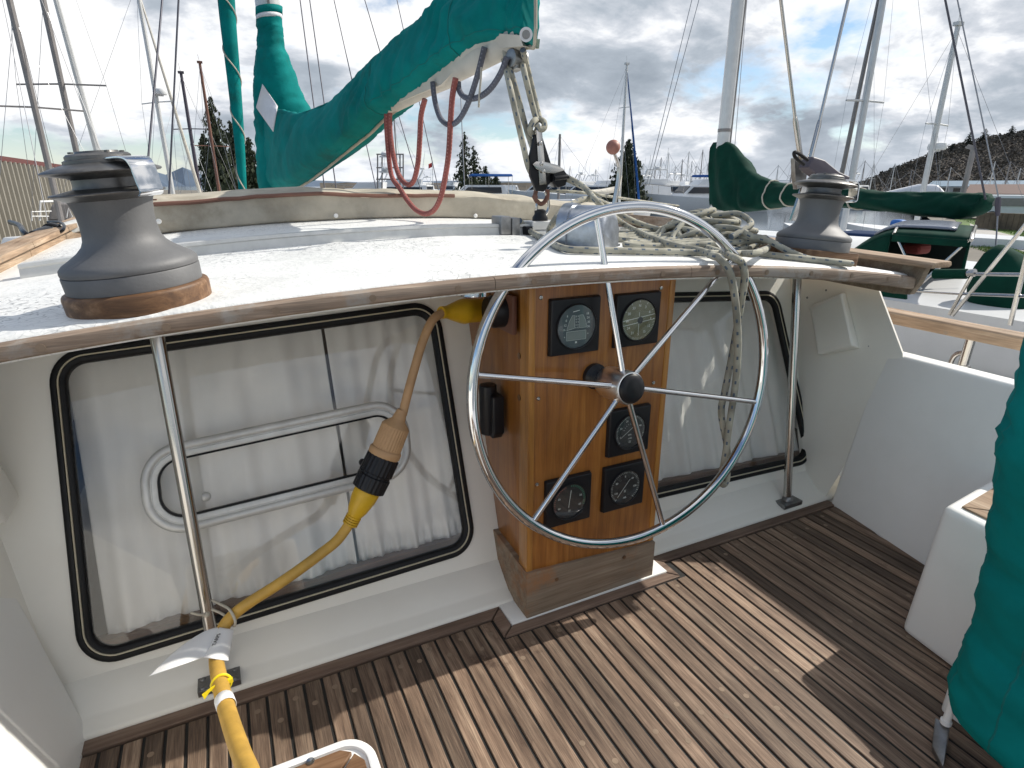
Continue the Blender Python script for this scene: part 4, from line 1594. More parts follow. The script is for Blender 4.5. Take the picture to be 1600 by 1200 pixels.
# --- winches
def winch(label, c, up, s, arm_az, pad_round=True):
    t = thing('winch', label, 'winch', c, 'sheet winches on the cabin roof')
    Mw = frame(c, up) @ Matrix.Scale(s, 4)
    mb = MB()
    if pad_round:
        mb.lathe([(0.127, -0.035), (0.129, 0.018), (0.127, 0.0235), (0.122, 0.026)], 48, Mw)
    else:
        sq = rounded([Vector((-0.125, -0.11)), Vector((0.125, -0.11)), Vector((0.125, 0.11)), Vector((-0.125, 0.11))], 0.03, 5)
        mb.prism([Mw @ Vector((p.x, p.y, -0.03)) for p in sq], (Mw.to_3x3() @ Vector((0, 0, 0.056))))
    mb.build('wood_pad', M['pad'], t, bevel=0.002)
    mb = MB()
    mb.lathe([(0.112, 0.024), (0.1185, 0.0265), (0.1195, 0.0562), (0.1185, 0.0578), (0.1165, 0.0586)], 64, Mw)
    mb.build('base', M['winch'], t)
    mb = MB()
    mb.lathe([(0.1168, 0.0588), (0.1185, 0.0596), (0.1195, 0.064), (0.1185, 0.071), (0.112, 0.078), (0.098, 0.0865), (0.082, 0.0975), (0.0715, 0.108), (0.0665, 0.118), (0.0645, 0.13), (0.0635, 0.145), (0.064, 0.16), (0.066, 0.174), (0.069, 0.185), (0.071, 0.19)], 64, Mw)
    mb.build('drum', M['winch'], t, smooth=50)
    mb = MB()
    mb.lathe([(0.071, 0.189), (0.080, 0.1935), (0.0945, 0.1995), (0.0955, 0.2015), (0.094, 0.2032), (0.078, 0.2055), (0.056, 0.210), (0.054, 0.2155), (0.054, 0.2265)], 56, Mw)
    mb.build('lower_jaw', M['jaw'], t, smooth=40)
    mb = MB()
    mb.lathe([(0.054, 0.2265), (0.060, 0.230), (0.078, 0.2335), (0.096, 0.2365), (0.0985, 0.2392), (0.097, 0.2415), (0.084, 0.2465), (0.058, 0.2535)], 56, Mw)
    mb.build('upper_jaw', M['jaw'], t, smooth=40)
    mb = MB()
    mb.lathe([(0.058, 0.2535), (0.058, 0.2585), (0.053, 0.2605), (0.053, 0.266), (0.049, 0.2695), (0.036, 0.2705), (0.034, 0.274), (0.0, 0.2745)], 40, Mw)
    for k in range(4):
        a = k * pi / 2 + 0.5
        mb.lathe([(0.0045, 0.2705), (0.0045, 0.2735), (0, 0.274)], 10, Mw @ Matrix.Translation((0.043 * cos(a), 0.043 * sin(a), 0)))
    mb.build('top_cap', M['jaw'], t, smooth=40)
    # bright stripper arm: over the top jaw, then folded down outside both jaws
    R = Matrix.Rotation(arm_az, 4, 'Z')
    path = catmull([(0.045, 0, 0.258), (0.075, 0, 0.2595), (0.098, 0, 0.2565), (0.107, 0, 0.247), (0.1105, 0, 0.232), (0.113, 0, 0.211), (0.114, 0, 0.198), (0.106, 0, 0.193)], 5)
    mb = MB()
    n = len(path)
    for i in range(n):
        p = path[i]
        w = 0.026 - 0.003 * (i / n)
        tg = (path[min(i + 1, n - 1)] - path[max(i - 1, 0)]).normalized()
        nn = Vector((tg.z, 0, -tg.x)) * 0.002
        mb.v += [Mw @ R @ Vector((p.x + q.x, y, p.z + q.z)) for q, y in ((nn, -w), (nn, w), (-nn, w), (-nn, -w))]
    for i in range(n - 1):
        for j in range(4):
            j2 = (j + 1) % 4
            mb.f.append([i * 4 + j, i * 4 + j2, i * 4 + 4 + j2, i * 4 + 4 + j])
            mb.mi.append(0)
    mb.f += [[0, 1, 2, 3], [(n - 1) * 4 + k for k in range(4)]]
    mb.mi += [0, 0]
    mb.build('stripper_arm', M['chrome'], t, bevel=0.0012)
    return t


wl = Vector((-0.158, 1.385, roof_z(-0.158, 1.385) + 0.009))
winch('grey self-tailing winch on a round teak pad above the left window', wl, (-0.085, -0.02, 1), 1.0, radians(-48))
wr_c = Vector((1.845, 1.43, roof_z(1.845, 1.43) + 0.012))
winch('grey self-tailing winch on a square teak pad beside the rope heap', wr_c, (0.10, 0, 1), 1.0, radians(-18), False)

# --- traveller track across the roof with end stop and car
TY = 2.05
trk = thing('traveller_track', 'long grey alloy mainsheet track curving across the white roof', 'traveller track', (0.8, TY, 1.07))
mb = MB()
sec = [(-0.028, 0.0), (-0.022, 0.028), (-0.026, 0.032), (-0.024, 0.041), (0.024, 0.041), (0.026, 0.032), (0.022, 0.028), (0.028, 0.0)]
NT = 40
rings = []
for i in range(NT + 1):
    xx = -0.5 + 2.45 * i / NT
    rings.append([Vector((xx, TY + a, roof_z(xx, TY) - 0.004 + b)) for a, b in sec])
b0 = 0
for r_ in rings:
    mb.v += r_
n = len(sec)
for i in range(NT):
    for j in range(n):
        j2 = (j + 1) % n
        mb.f.append([i * n + j, i * n + j2, i * n + n + j2, i * n + n + j])
        mb.mi.append(0)
mb.f += [[j for j in range(n)], [NT * n + j for j in range(n)]]
mb.mi += [0, 0]
mb.build('rail', M['alu'], trk, smooth=25)
stp = PY(792, 358, TY - 0.03)
mb = MB()
mb.box((stp.x - 0.03, TY - 0.045, stp.z - 0.02), (stp.x + 0.012, TY + 0.045, stp.z + 0.046))
mb.box((stp.x + 0.0125, TY - 0.05, stp.z - 0.035), (stp.x + 0.045, TY + 0.05, stp.z + 0.04))
mb.build('end_stop', M['dullmetal'], trk, bevel=0.006)
car = thing('traveller_car', 'grey traveller car on the track with a black swivel base', 'traveller car', PY(850, 355, TY))
cc = PY(857, 362, TY - 0.05)
mb = MB()
mb.box((cc.x - 0.085, TY - 0.052, cc.z - 0.022), (cc.x + 0.085, TY + 0.052, cc.z + 0.005))
mb.box((cc.x - 0.066, TY - 0.045, cc.z + 0.0055), (cc.x + 0.066, TY + 0.045, cc.z + 0.038))
mb.build('body', M['alu'], car, bevel=0.006, seg=3)
mb = MB()
for sx in (-1, 1):
    mb.box((cc.x + sx * 0.083 - 0.014, TY - 0.055, cc.z - 0.024), (cc.x + sx * 0.083 + 0.014, TY + 0.055, cc.z + 0.022))
mb.build('end_caps', M['blackplastic'], car, bevel=0.005)
mb = MB()
mb.lathe([(0.03, 0.038), (0.03, 0.05), (0.022, 0.062), (0.022, 0.075), (0.014, 0.08)], 20, Matrix.Translation((cc.x - 0.01, TY, cc.z)))
mb.build('swivel', M['blackplastic'], car)

# --- throttle: rounded metal housing, curved lever, faded red ball
dz = roof_z(1.02, 1.72)
dc = PZ(926, 386, dz)
print('dome', dc)
thr = thing('throttle_control', 'galvanised throttle housing on the roof with a curved lever and red ball knob', 'throttle', dc)


def dome_prof(w, h, k=18):
    pts = [Vector((-w, 0))]
    for i in range(k + 1):
        a = pi - pi * i / k
        pts.append(Vector((w * cos(a) * (1.0), h - w + w * sin(a))))
    pts.append(Vector((w, 0)))
    return pts


hw, hh, hd = 0.062, 0.125, 0.12
axx = Vector((0.86, 0.5, 0)).normalized()       # width direction of the housing
axy = Vector((-0.5, 0.86, 0)).normalized()
mb = MB()
rings = []
for y_, sc, in ((-0.5, 0.70), (-0.46, 0.86), (-0.36, 0.97), (-0.2, 1.0), (0.5, 1.0)):
    rings.append([dc + axx * (p.x * (0.75 + 0.25 * sc)) + axy * (y_ * hd) + Vector((0, 0, p.y * sc)) for p in dome_prof(hw, hh)])
n = len(rings[0])
for r_ in rings:
    mb.v += r_
for i in range(len(rings) - 1):
    for j in range(n):
        j2 = (j + 1) % n
        mb.f.append([i * n + j, i * n + j2, i * n + n + j2, i * n + n + j])
        mb.mi.append(0)
mb.f += [list(range(n)), [(len(rings) - 1) * n + j for j in range(n)]]
mb.mi += [0, 0]
mb.build('housing', M['galv'], thr, smooth=45)
mb = MB()
pr = dome_prof(hw + 0.006, hh + 0.006)
o0 = dc + axy * (0.5 * hd)
mb.prism([o0 + axx * p.x + Vector((0, 0, p.y)) for p in pr], axy * 0.035)
q0 = dc + axy * (0.3 * hd)
mb.prism([q0 - axx * 0.085 - axy * 0.09, q0 + axx * 0.085 - axy * 0.09, q0 + axx * 0.085 + axy * 0.07, q0 - axx * 0.085 + axy * 0.07], (0, 0, 0.006))
mb.build('flange', M['galv'], thr, smooth=45)
LY = dc.y + 0.02
lv = [PY(a, b, LY) for a, b in ((958, 330), (962, 305), (966, 280), (967, 262), (964, 250), (959, 238))]
mb = MB()
cv = catmull(lv, 5)
mb.tube(cv, [0.0085 - 0.004 * i / (len(cv) - 1) for i in range(len(cv))], 10)
mb.build('lever', M['steel'], thr)
mb = MB()
kb = PY(958, 230, LY)
R_ = 0.0215
mb.lathe([(R_ * sin(pi * i / 16), -R_ * cos(pi * i / 16)) for i in range(17)], 28, Matrix.Translation(kb))
mb.build('knob', M['knob'], thr, smooth=80)

# --- boom plane: mast foot at Y = 5, boom end above the traveller
mast_b = PY(420, 290, 5.0)
boom_e = PY(828, 70, 2.0)
bpn = Vector((-(boom_e - mast_b).y, (boom_e - mast_b).x, 0)).normalized()
bpk = bpn.dot(mast_b)


def PM(px, py, off=0.0):
    return PP(px, py, bpn, bpk + off)


ms = thing('mainmast', 'white mainmast with its foot inside the teal sail cover', 'mast', mast_b)
mtop = PY(416, 0, 5.0)
mx_, my_ = PY(419, 10, 5.0).x - 0.03, 5.0
mb = MB()
mb.tube([(mx_ + 0.03, 5.02, 0.9), (mx_ + 0.03, 5.02, 9.5)], 0.082, 24)
mb.build('mast_tube', M['mastpaint'], ms)
mb = MB()
mb.box((mx_ + 0.02, 5.02 - 0.093, 1.0), (mx_ + 0.035, 5.02 - 0.083, 9.4))
mb.build('sail_track', M['mastgrey'], ms, smooth=0)
boom = thing('boom', 'cream-painted main boom showing beneath the teal sail cover', 'boom', boom_e)
b0_, b1_ = PM(450, 238), PM(822, 40)
mb = MB()
up_ = Vector((0, 0, 1))
aa = (b1_ - b0_).normalized()
Mb = frame(b0_, aa, up_)
Lb = (b1_ - b0_).length
sec = [(0.05 * cos(2 * pi * k / 20), 0.04 * sin(2 * pi * k / 20)) for k in range(20)]
drop = -0.02
mb.prism([Mb @ Vector((u + drop, v, 0)) for u, v in sec], aa * Lb)
mb.build('spar', M['sailcloth'], boom, smooth=50)
mb = MB()   # stretch of bare sail foot and cloth hanging below the cover
fp = [PM(a, b) for a, b in ((632, 162), (662, 149), (700, 134), (720, 114), (750, 87), (782, 79), (830, 74))]
fq = [PM(a, b) for a, b in ((632, 148), (660, 128), (690, 104), (725, 82), (755, 66), (790, 55), (828, 58))]
for sgn in (-1, 1):
    for i in range(len(fp) - 1):
        mb.add([fp[i] + bpn * 0.035 * sgn, fp[i + 1] + bpn * 0.035 * sgn, fq[i + 1] + bpn * 0.045 * sgn, fq[i] + bpn * 0.045 * sgn], [(0, 1, 2, 3)])
for i in range(len(fp) - 1):
    mb.add([fp[i] - bpn * 0.035, fp[i + 1] - bpn * 0.035, fp[i + 1] + bpn * 0.035, fp[i] + bpn * 0.035], [(0, 1, 2, 3)])
mb.build('sail_foot', M['sailcloth'], boom, smooth=40)
mb = MB()
be = PM(808, 92)
mb.tube([be + bpn * -0.03, be + bpn * 0.03], 0.03, 18)
mb.prism([be + Vector((0, 0, 0.09)) + aa * 0.02 - bpn * 0.02, be + aa * -0.03 + Vector((0, 0, 0.09)) - bpn * 0.02, be - aa * 0.03 - Vector((0, 0, 0.035)) - bpn * 0.02, be + aa * 0.02 - Vector((0, 0, 0.035)) - bpn * 0.02], bpn * 0.04)
mb.build('boom_block', M['dullmetal'], boom, bevel=0.004)

# --- teal sail cover: boom bundle and luff collar, sewn from two lofts
cover = thing('sail_cover', 'teal canvas sail cover over the main boom with a white patch near the mast', 'sail cover', mast_b)
stn = [(410, 176, 293, 0.03), (424, 168, 294, 0.06), (447, 166, 293, 0.10), (470, 164, 290, 0.13), (500, 146, 270, 0.15), (530, 124, 246, 0.16), (560, 99, 222, 0.155), (580, 78, 206, 0.15), (600, 57, 186, 0.15),
       (620, 37, 170, 0.145), (640, 14, 156, 0.14), (665, -8, 140, 0.135), (690, -28, 122, 0.13), (715, -48, 105, 0.125), (740, -64, 86, 0.12), (765, -74, 75, 0.11), (795, -82, 69, 0.085), (818, -88, 70, 0.06), (834, -90, 72, 0.04)]
NA = 72
tops = catmull([PM(s_[0], s_[1]) for s_ in stn], 7)
bots = catmull([PM(s_[0], s_[2]) for s_ in stn], 7)
wid = catmull([Vector((s_[3] * 0.8, 0, 0)) for s_ in stn], 7)
for i_k in range(len(tops)):
    h_k = tops[i_k] - bots[i_k]
    f_k = sqrt(max(0.6, 1 - (2 * wid[i_k].x / max(h_k.length, 0.01)) ** 2))
    tops[i_k] = bots[i_k] + h_k * f_k
mb = MB()
nsec = len(tops)
for i in range(nsec):
    t_, b_ = tops[i], bots[i]
    w = wid[i].x
    h = (t_ - b_)
    for k in range(NA):
        a = 2 * pi * k / NA
        # pear section: widest low down, pinched at the hem
        v = 0.5 + 0.5 * cos(a)
        half = w * abs(sin(a)) ** 0.75 * (0.62 + 0.55 * (1 - v)) * (1 if v > 0.08 else 0.85)
        sgn = 1 if sin(a) >= 0 else -1
        p = b_ + h * v + bpn * half * sgn
        # creases running down and aft from the ridge
        cr = noise.noise(Vector((i * 0.091 + v * 1.6, v * 1.4, sgn * 3.1))) * 0.03 + (0.5 - abs(noise.noise(Vector((i * 0.2 - v * 2.4, v * 1.2, 9 + sgn)))) * 2.4) * 0.012 + (0.4 - abs(noise.noise(Vector((i * 0.46 + v * 3, v * 1.8, 20 + sgn)))) * 2) * 0.007
        if 0.02 < v < 0.98:
            p = p + bpn * sgn * cr + Vector((0, 0, 0.3 * cr))
        else:
            p = p + Vector((0, 0, 0.012 * noise.noise(Vector((i * 0.8, v, 4)))))
        mb.v.append(p)
for i in range(nsec - 1):
    for k in range(NA):
        k2 = (k + 1) % NA
        mb.f.append([i * NA + k, i * NA + k2, i * NA + NA + k2, i * NA + NA + k])
        mb.mi.append(0)
mb.f += [list(range(NA)), [(nsec - 1) * NA + k for k in range(NA)]]
mb.mi += [0, 0]
bv = [v.copy() for v in mb.v]
bundle = mb.build('boom_cover', M['teal'], cover, smooth=60)
for si in (58, 96):
    ring = bv[si * NA:(si + 1) * NA]
    cen = sum(ring, Vector()) / NA
    mb = MB()
    mb.tube([p + (p - cen).normalized() * 0.001 for p in ring], 0.0022, 6, closed=True)
    mb.build('seam', M['seam'], cover, smooth=60)
mb = MB()
mb.tube([bv[i * NA + NA // 2 - 9] + Vector((0, 0, 0.001)) for i in range(60, nsec - 2)], 0.002, 6)
mb.build('hem_seam', M['seam'], cover, smooth=60)
mb = MB()
mb.tube([bv[i * NA + NA // 2 + 9] + Vector((0, 0, 0.001)) for i in range(60, nsec - 2)], 0.002, 6)
mb.build('hem_seam', M['seam'], cover, smooth=60)
mb = MB()
lst = [(30, 400, 441), (38, 400, 441), (46, 402, 442), (60, 401, 444), (76, 399, 447), (92, 398, 452), (112, 397, 459), (130, 396, 466), (150, 396, 474), (170, 397, 486), (195, 398, 500), (225, 400, 500), (260, 402, 482), (296, 404, 452)]
NA2 = 40
rows = []
for j, (py, xl, xr) in enumerate(lst):
    L0, R0 = PY(xl, py, 5.0), PY(xr, py, 5.0)
    c = (L0 + R0) / 2
    rows.append((c, (R0 - L0) / 2, 0.105 if j < 4 else 0.12 + 0.008 * min(j - 4, 5)))
cs = catmull([r_[0] for r_ in rows], 5)
hs = catmull([r_[1] for r_ in rows], 5)
ws = catmull([Vector((r_[2], 0, 0)) for r_ in rows], 5)
for i in range(len(cs)):
    for k in range(NA2):
        a = 2 * pi * k / NA2
        cr = (1 - 0.1 * math.exp(-((i - 20) / 2.5) ** 2)) + 0.07 * noise.noise(Vector((i * 0.22 + 1.2 * cos(a), 2 * sin(a), 3))) + (0.07 * noise.noise(Vector((i * 0.55 + 2 * cos(a), 3 * sin(a), 7))) if i > 8 else 0)
        mb.v.append(cs[i] + hs[i] * cos(a) * cr + Vector((0, 1, 0)) * ws[i].x * sin(a) * cr)
for i in range(len(cs) - 1):
    for k in range(NA2):
        k2 = (k + 1) % NA2
        mb.f.append([i * NA2 + k, i * NA2 + k2, i * NA2 + NA2 + k2, i * NA2 + NA2 + k])
        mb.mi.append(0)
mb.f += [list(range(NA2)), [(len(cs) - 1) * NA2 + k for k in range(NA2)]]
mb.mi += [0, 0]
luff = mb.build('luff_cover', M['teal'], cover, smooth=60)
mb = MB()
h0_ = (PY(441, 27, 5.0) - PY(400, 27, 5.0)) / 2
mb.v = []
for dy in (24, 31):
    c_ = PY(420.5, dy, 5.0)
    for k in range(24):
        a = 2 * pi * k / 24
        mb.v.append(c_ + h0_ * cos(a) * 0.985 + Vector((0, 1, 0)) * 0.107 * sin(a))
mb.f = [[k, (k + 1) % 24, 24 + (k + 1) % 24, 24 + k] for k in range(24)]
mb.mi = [0] * 24
mb.build('white_band', M['patch'], cover, solid=0.004)
mb = MB()
mb.v = []
for dy in (12, 24):
    c_ = PY(420.5, dy, 5.0)
    for k in range(24):
        a = 2 * pi * k / 24
        mb.v.append(c_ + h0_ * cos(a) * 1.0 + Vector((0, 1, 0)) * 0.105 * sin(a))
mb.f = [[k, (k + 1) % 24, 24 + (k + 1) % 24, 24 + k] for k in range(24)]
mb.mi = [0] * 24
mb.build('top_collar', M['teal'], cover, solid=0.006)


def drape(px_poly, objs, off, name, matl, parent, n=14):
    """a cloth patch laid on the surface seen at the given outline (a quad), with real thickness"""
    dg = bpy.context.evaluated_depsgraph_get()
    trees = [BVHTree.FromObject(o, dg) for o in objs]
    A, B, C_, D_ = [Vector(p) for p in px_poly]

    inv = [world_of(o).inverted() for o in objs]
    D = [[0.0] * (n + 1) for _ in range(n + 1)]
    R = [[None] * (n + 1) for _ in range(n + 1)]
    for j in range(n + 1):
        for i in range(n + 1):
            q = A.lerp(B, i / n).lerp(D_.lerp(C_, i / n), j / n)
            d = ray(q.x, q.y)
            best = 1e9
            for iv, tr_ in zip(inv, trees):
                h = tr_.ray_cast(iv @ CAM, d)
                if h[0] is not None:
                    best = min(best, h[3])
            D[j][i] = best if best < 1e8 else (PM(q.x, q.y) - CAM).length
            R[j][i] = d
    base = [row[:] for row in D]
    for _ in range(30):          # stretch the patch fair, never sinking into what it lies on
        E = [row[:] for row in D]
        for j in range(n + 1):
            for i in range(n + 1):
                nb_ = [D[y][x_] for x_, y in ((i - 1, j), (i + 1, j), (i, j - 1), (i, j + 1)) if 0 <= x_ <= n and 0 <= y <= n]
                E[j][i] = min(base[j][i], 0.5 * D[j][i] + 0.5 * sum(nb_) / len(nb_))
        D = E
    mb = MB()
    mb.grid(lambda a, b: CAM + R[round(b * n)][round(a * n)] * (D[round(b * n)][round(a * n)] - off), n, n)
    return mb.build(name, matl, parent, smooth=60, solid=0.003)


bpy.context.view_layer.update()
drape([(410, 131), (434, 166), (427, 206), (400, 168)], [bundle, luff], 0.006, 'white_patch', M['patch'], cover)
mb = MB()   # pale rope-edge along the hem, cream cloth binding at the after end
hem = [bots[i] + Vector((0, 0, -0.004)) for i in range(0, nsec, 2)]
mb.tube(hem, 0.008, 8)
mb.build('hem', M['canvas'], cover)
mb = MB()
mb.tube([PM(836, -60, -0.02), PM(837, 10, -0.035), PM(837, 45, -0.04), PM(835, 71, -0.02)], 0.006, 8)
mb.build('end_binding', M['canvas'], cover)
# printed sail-maker's roundel at the after lower corner: a plain white ring with a grey centre
rc0 = PM(822, 54, -0.085 if bpn.dot(CAM - PM(822, 54)) < 0 else 0.085)
fm_ = frame(rc0, CAM - rc0)
mb = MB()
mb.lathe([(0.021, 0.0), (0.021, 0.0015), (0.015, 0.0018), (0.0148, 0.0008), (0, 0.0008)], 28, fm_)
mb.build('roundel', M['patch'], cover, smooth=30)
mb = MB()
mb.lathe([(0.013, 0.0009), (0.013, 0.0016), (0.009, 0.0017)], 24, fm_)
mb.build('roundel_centre', M['dullmetal'], cover)

# --- furled staysail: slender teal sausage left of the mast
fj = thing('furled_sail', 'slim teal covered furled sail standing upright left of the mast', 'furled sail', PY(378, 292, 7.0))
mb = MB()
ln = catmull([PY(349, -60, 7.0), PY(356, 30, 7.0), PY(366, 130, 7.0), PY(374, 220, 7.0), PY(380, 310, 7.0)], 6)
mb.tube(ln, [0.085 - 0.002 * i for i in range(len(ln))], 14)
mb.build('cover_tube', M['teal'], fj, smooth=60)
mb = MB()
sp_l = []
for i in range(160):
    t = i / 159 * (len(ln) - 1.01)
    k = int(t)
    p = ln[k].lerp(ln[k + 1], t - k)
    a = i * 0.16
    sp_l.append(p + Vector((cos(a), sin(a), 0)) * (0.088 - 0.002 * t))
mb.tube(sp_l, 0.007, 6)
mb.build('lashing', M['string'], fj)

# --- reefing lines hanging below the boom


def hang(name, label, pts, r, matl, cat='rope', group=None, plane=None):
    mb = MB()
    mb.tube(catmull(pts, 8), r, 10)
    o = mb.build(name, matl, None, smooth=80)
    setp(o, label, cat, group)
    return o


hang('reefing_line', 'long red rope loop hanging lowest below the boom, over the canvas box', [PM(a, b, -0.06) for a, b in ((604, 178), (604, 200), (607, 240), (612, 275), (625, 295), (636, 312), (650, 328), (665, 334), (678, 328), (688, 310), (695, 280), (701, 240), (704, 190), (707, 150), (712, 122))], 0.0115, M['redrope'], 'rope', 'reefing lines looped under the boom')
hang('reefing_line', 'shorter red rope loop hanging beside the longer red loop', [PM(a, b, -0.05) for a, b in ((609, 176), (610, 210), (616, 250), (624, 275), (636, 288), (646, 283), (653, 255), (656, 215), (658, 180), (664, 155))], 0.0115, M['redrope'], 'rope', 'reefing lines looped under the boom')
hang('reefing_line', 'blue-grey rope loop hanging under the boom nearer the red ropes', [PM(a, b, -0.05) for a, b in ((676, 128), (680, 160), (689, 186), (703, 195), (718, 186), (732, 160), (744, 125), (752, 95), (757, 74))], 0.011, M['greyrope'], 'rope', 'reefing lines looped under the boom')
hang('reefing_line', 'blue-grey rope loop reaching to the aft boom block', [PM(a, b, -0.04) for a, b in ((716, 128), (718, 142), (727, 152), (745, 153), (765, 140), (782, 115), (792, 90))], 0.011, M['greyrope'], 'rope', 'reefing lines looped under the boom')
hang('lacing_cord', 'thin cream cord dangling from the sail cover hem', [PM(a, b, -0.05) for a, b in ((752, 105), (751, 125), (749, 148), (748, 168))], 0.004, M['string'], 'cord')

# --- mainsheet tackle
sheet_y = TY
tk = thing('mainsheet_block', 'fiddle block of the mainsheet with steel cheek strap and cam cleat', 'block', PY(850, 270, TY))


def TB(px, py, off=0.0):
    return PY(px, py, TY + off)


mb = MB()
for oo in (-0.028, 0.012):
    mb.prism([TB(836, 210, oo), TB(846, 208, oo), TB(861, 255, oo), TB(860, 285, oo), TB(850, 300, oo), TB(838, 298, oo), TB(829, 275, oo), TB(828, 245, oo)], (0, 0.016, 0))
mb.build('cheeks', M['blackplastic'], tk, bevel=0.003)
mb = MB()
mb.prism([TB(838, 203, -0.034), TB(847, 203, -0.034), TB(854, 288, -0.034), TB(843, 289, -0.034)], (0, 0.005, 0))
mb.build('strap', M['steel'], tk, bevel=0.001)
mb = MB()
mb.prism([TB(833, 256, -0.042), TB(838, 252, -0.042), TB(852, 253, -0.042), TB(872, 258, -0.042), (TB(883, 266, -0.042)), TB(866, 271, -0.042), TB(850, 270, -0.042), TB(838, 264, -0.042)], (0, 0.006, 0))
mb.build('cleat_plate', M['steel'], tk, bevel=0.001)
mb = MB()
mb.prism([TB(866, 268, -0.04), TB(880, 264, -0.04), TB(888, 274, -0.04), TB(884, 290, -0.04), TB(872, 293, -0.04), TB(864, 284, -0.04)], (0, 0.05, 0))
mb.tube([TB(866, 279, -0.045), TB(888, 276, -0.045)], 0.009, 10)
mb.build('cam_cleat', M['blackplastic'], tk, bevel=0.004)
mb = MB()
for q in ((844, 224), (846, 256), (849, 268)):
    mb.lathe([(0.007, 0), (0.007, 0.004), (0.004, 0.006), (0, 0.006)], 12, frame(TB(q[0], q[1], -0.042), (0, -1, 0)))
mb.build('rivets', M['steel'], tk)
mb = MB()
mb.tube(catmull([TB(838, 296), TB(836, 308), TB(840, 316), TB(848, 318), TB(855, 308), TB(855, 296)], 5), 0.0085, 10)
mb.tube([TB(836, 308, -0.02), TB(836, 308, 0.02)], 0.011, 10)
mb.build('shackle', M['mastbrown'], tk)
mb = MB()
mb.tube(catmull([TB(841, 312), TB(838, 325), TB(841, 335), TB(852, 335), TB(857, 324), TB(856, 310), TB(852, 300)], 5), 0.0055, 10)
mb.build('ring', M['steel'], tk)

ms_p = [((783, 84), (822, 232)), ((790, 84), (833, 225)), ((812, 85), (838, 190)), ((819, 85), (845, 188))]
mb = MB()
t1 = [PM(a[0], a[1], 0.02) for a, b in ms_p]
mb.tube(catmull([PM(784, 78, 0.03), TB(800, 150, -0.06), TB(817, 225, -0.03), TB(826, 262, -0.01), TB(838, 282, -0.01)], 8), 0.0105, 10)
mb.tube(catmull([PM(788, 78, -0.02), TB(806, 140, 0.0), TB(822, 200, 0.01), TB(834, 236, 0.01)], 8), 0.0105, 10)
mb.tube(catmull([PM(812, 78, 0.03), TB(821, 120, -0.03), TB(832, 165, -0.01), TB(838, 186, -0.01)], 8), 0.0105, 10)
mb.tube(catmull([PM(817, 78, -0.02), TB(826, 115, 0.03), TB(838, 165, 0.03), TB(843, 186, 0.01)], 8), 0.0105, 10)
# becket knot at the top of the block
mb.tube(catmull([TB(838, 186, -0.01), TB(832, 192, -0.03), TB(828, 203, -0.02), TB(834, 210, 0.0), TB(840, 200, 0.01), TB(836, 190, 0.0)], 6), 0.011, 10)
mb.tube(catmull([TB(843, 186, 0.01), TB(850, 191, -0.02), TB(850, 200, -0.03), TB(843, 202, -0.03), TB(838, 194, -0.03)], 6), 0.011, 10)
sheet = mb.build('mainsheet_falls', M['rope'], None, smooth=80)
setp(sheet, 'parallel falls of blue-flecked mainsheet running from boom end down to the fiddle block', 'rope')


def rz(px, py, lift=0.012):
    """point on the roof seen at a pixel, lifted"""
    z = 1.05
    for _ in range(25):
        p = PZ(px, py, z)
        z = 0.5 * z + 0.5 * (roof_z(p.x, p.y) + lift)
    return PZ(px, py, z)


RR = 0.0105
tail = [TB(888, 278, -0.03), TB(905, 287, -0.08), TB(920, 300, -0.15), TB(936, 318, -0.25), rz(975, 350, 0.05), rz(1020, 372, 0.03), rz(1060, 385, 0.02), rz(1095, 392, 0.02), rz(1115, 400, 0.018)]
e_ = PY(1128, 408, 1.205)
tail += [e_ + Vector((0, 0.01, 0.006)), PY(1141, 428, 1.195), PY(1150, 480, 1.20), PY(1153, 540, 1.215), PY(1149, 600, 1.23), PY(1140, 660, 1.24), PY(1134, 705, 1.245), PY(1129, 735, 1.25), PY(1126, 752, 1.25), PY(1131, 757, 1.255), PY(1136, 745, 1.26), PY(1136, 700, 1.27), PY(1128, 660, 1.27)]
tail2 = [PY(1127, 645, 1.262), PY(1133, 610, 1.262), PY(1143, 560, 1.26), PY(1152, 510, 1.25), PY(1158, 470, 1.22), PY(1163, 440, 1.205), PY(1163, 424, 1.20), PY(1158, 410, 1.207), rz(1145, 402, 0.02), rz(1120, 392, 0.016), rz(1080, 380, 0.012)]
mb = MB()
mb.tube(catmull(tail[:-1] + tail2, 10), RR, 12)
tail_o = mb.build('mainsheet_tail', M['rope'], None, smooth=80)
setp(tail_o, 'doubled mainsheet tail hanging over the roof edge in front of the right window', 'rope')
# the loose heap
rg = random.Random(21)
mb = MB()
main = [rz(812, 345, 0.05), rz(818, 352, 0.03), rz(830, 362, 0.014), rz(850, 373, 0.012), rz(880, 388, 0.012), rz(915, 391, 0.012), rz(960, 392, 0.012), rz(1010, 393, 0.012), rz(1060, 394, 0.012), rz(1110, 396, 0.013), rz(1160, 396, 0.016), rz(1195, 390, 0.03), rz(1215, 375, 0.05)]
mb.tube(catmull(main, 8), RR, 12)
arc = [rz(862, 372, 0.014), rz(858, 360, 0.03), PY(866, 345, 1.72), PY(880, 328, 1.76), PY(900, 316, 1.82), PY(920, 311, 1.86), PY(945, 318, 1.88), PY(975, 338, 1.88), PY(1010, 353, 1.85), rz(1060, 366, 0.04), rz(1110, 378, 0.03), rz(1150, 392, 0.02)]
mb.tube(catmull(arc, 8), RR, 12)
thin_a = [PY(886, 282, TY - 0.02), PY(905, 291, TY - 0.05), PY(925, 300, TY - 0.05), PY(940, 307, TY - 0.05)]
mb.tube(catmull(thin_a, 6), 0.006, 8)
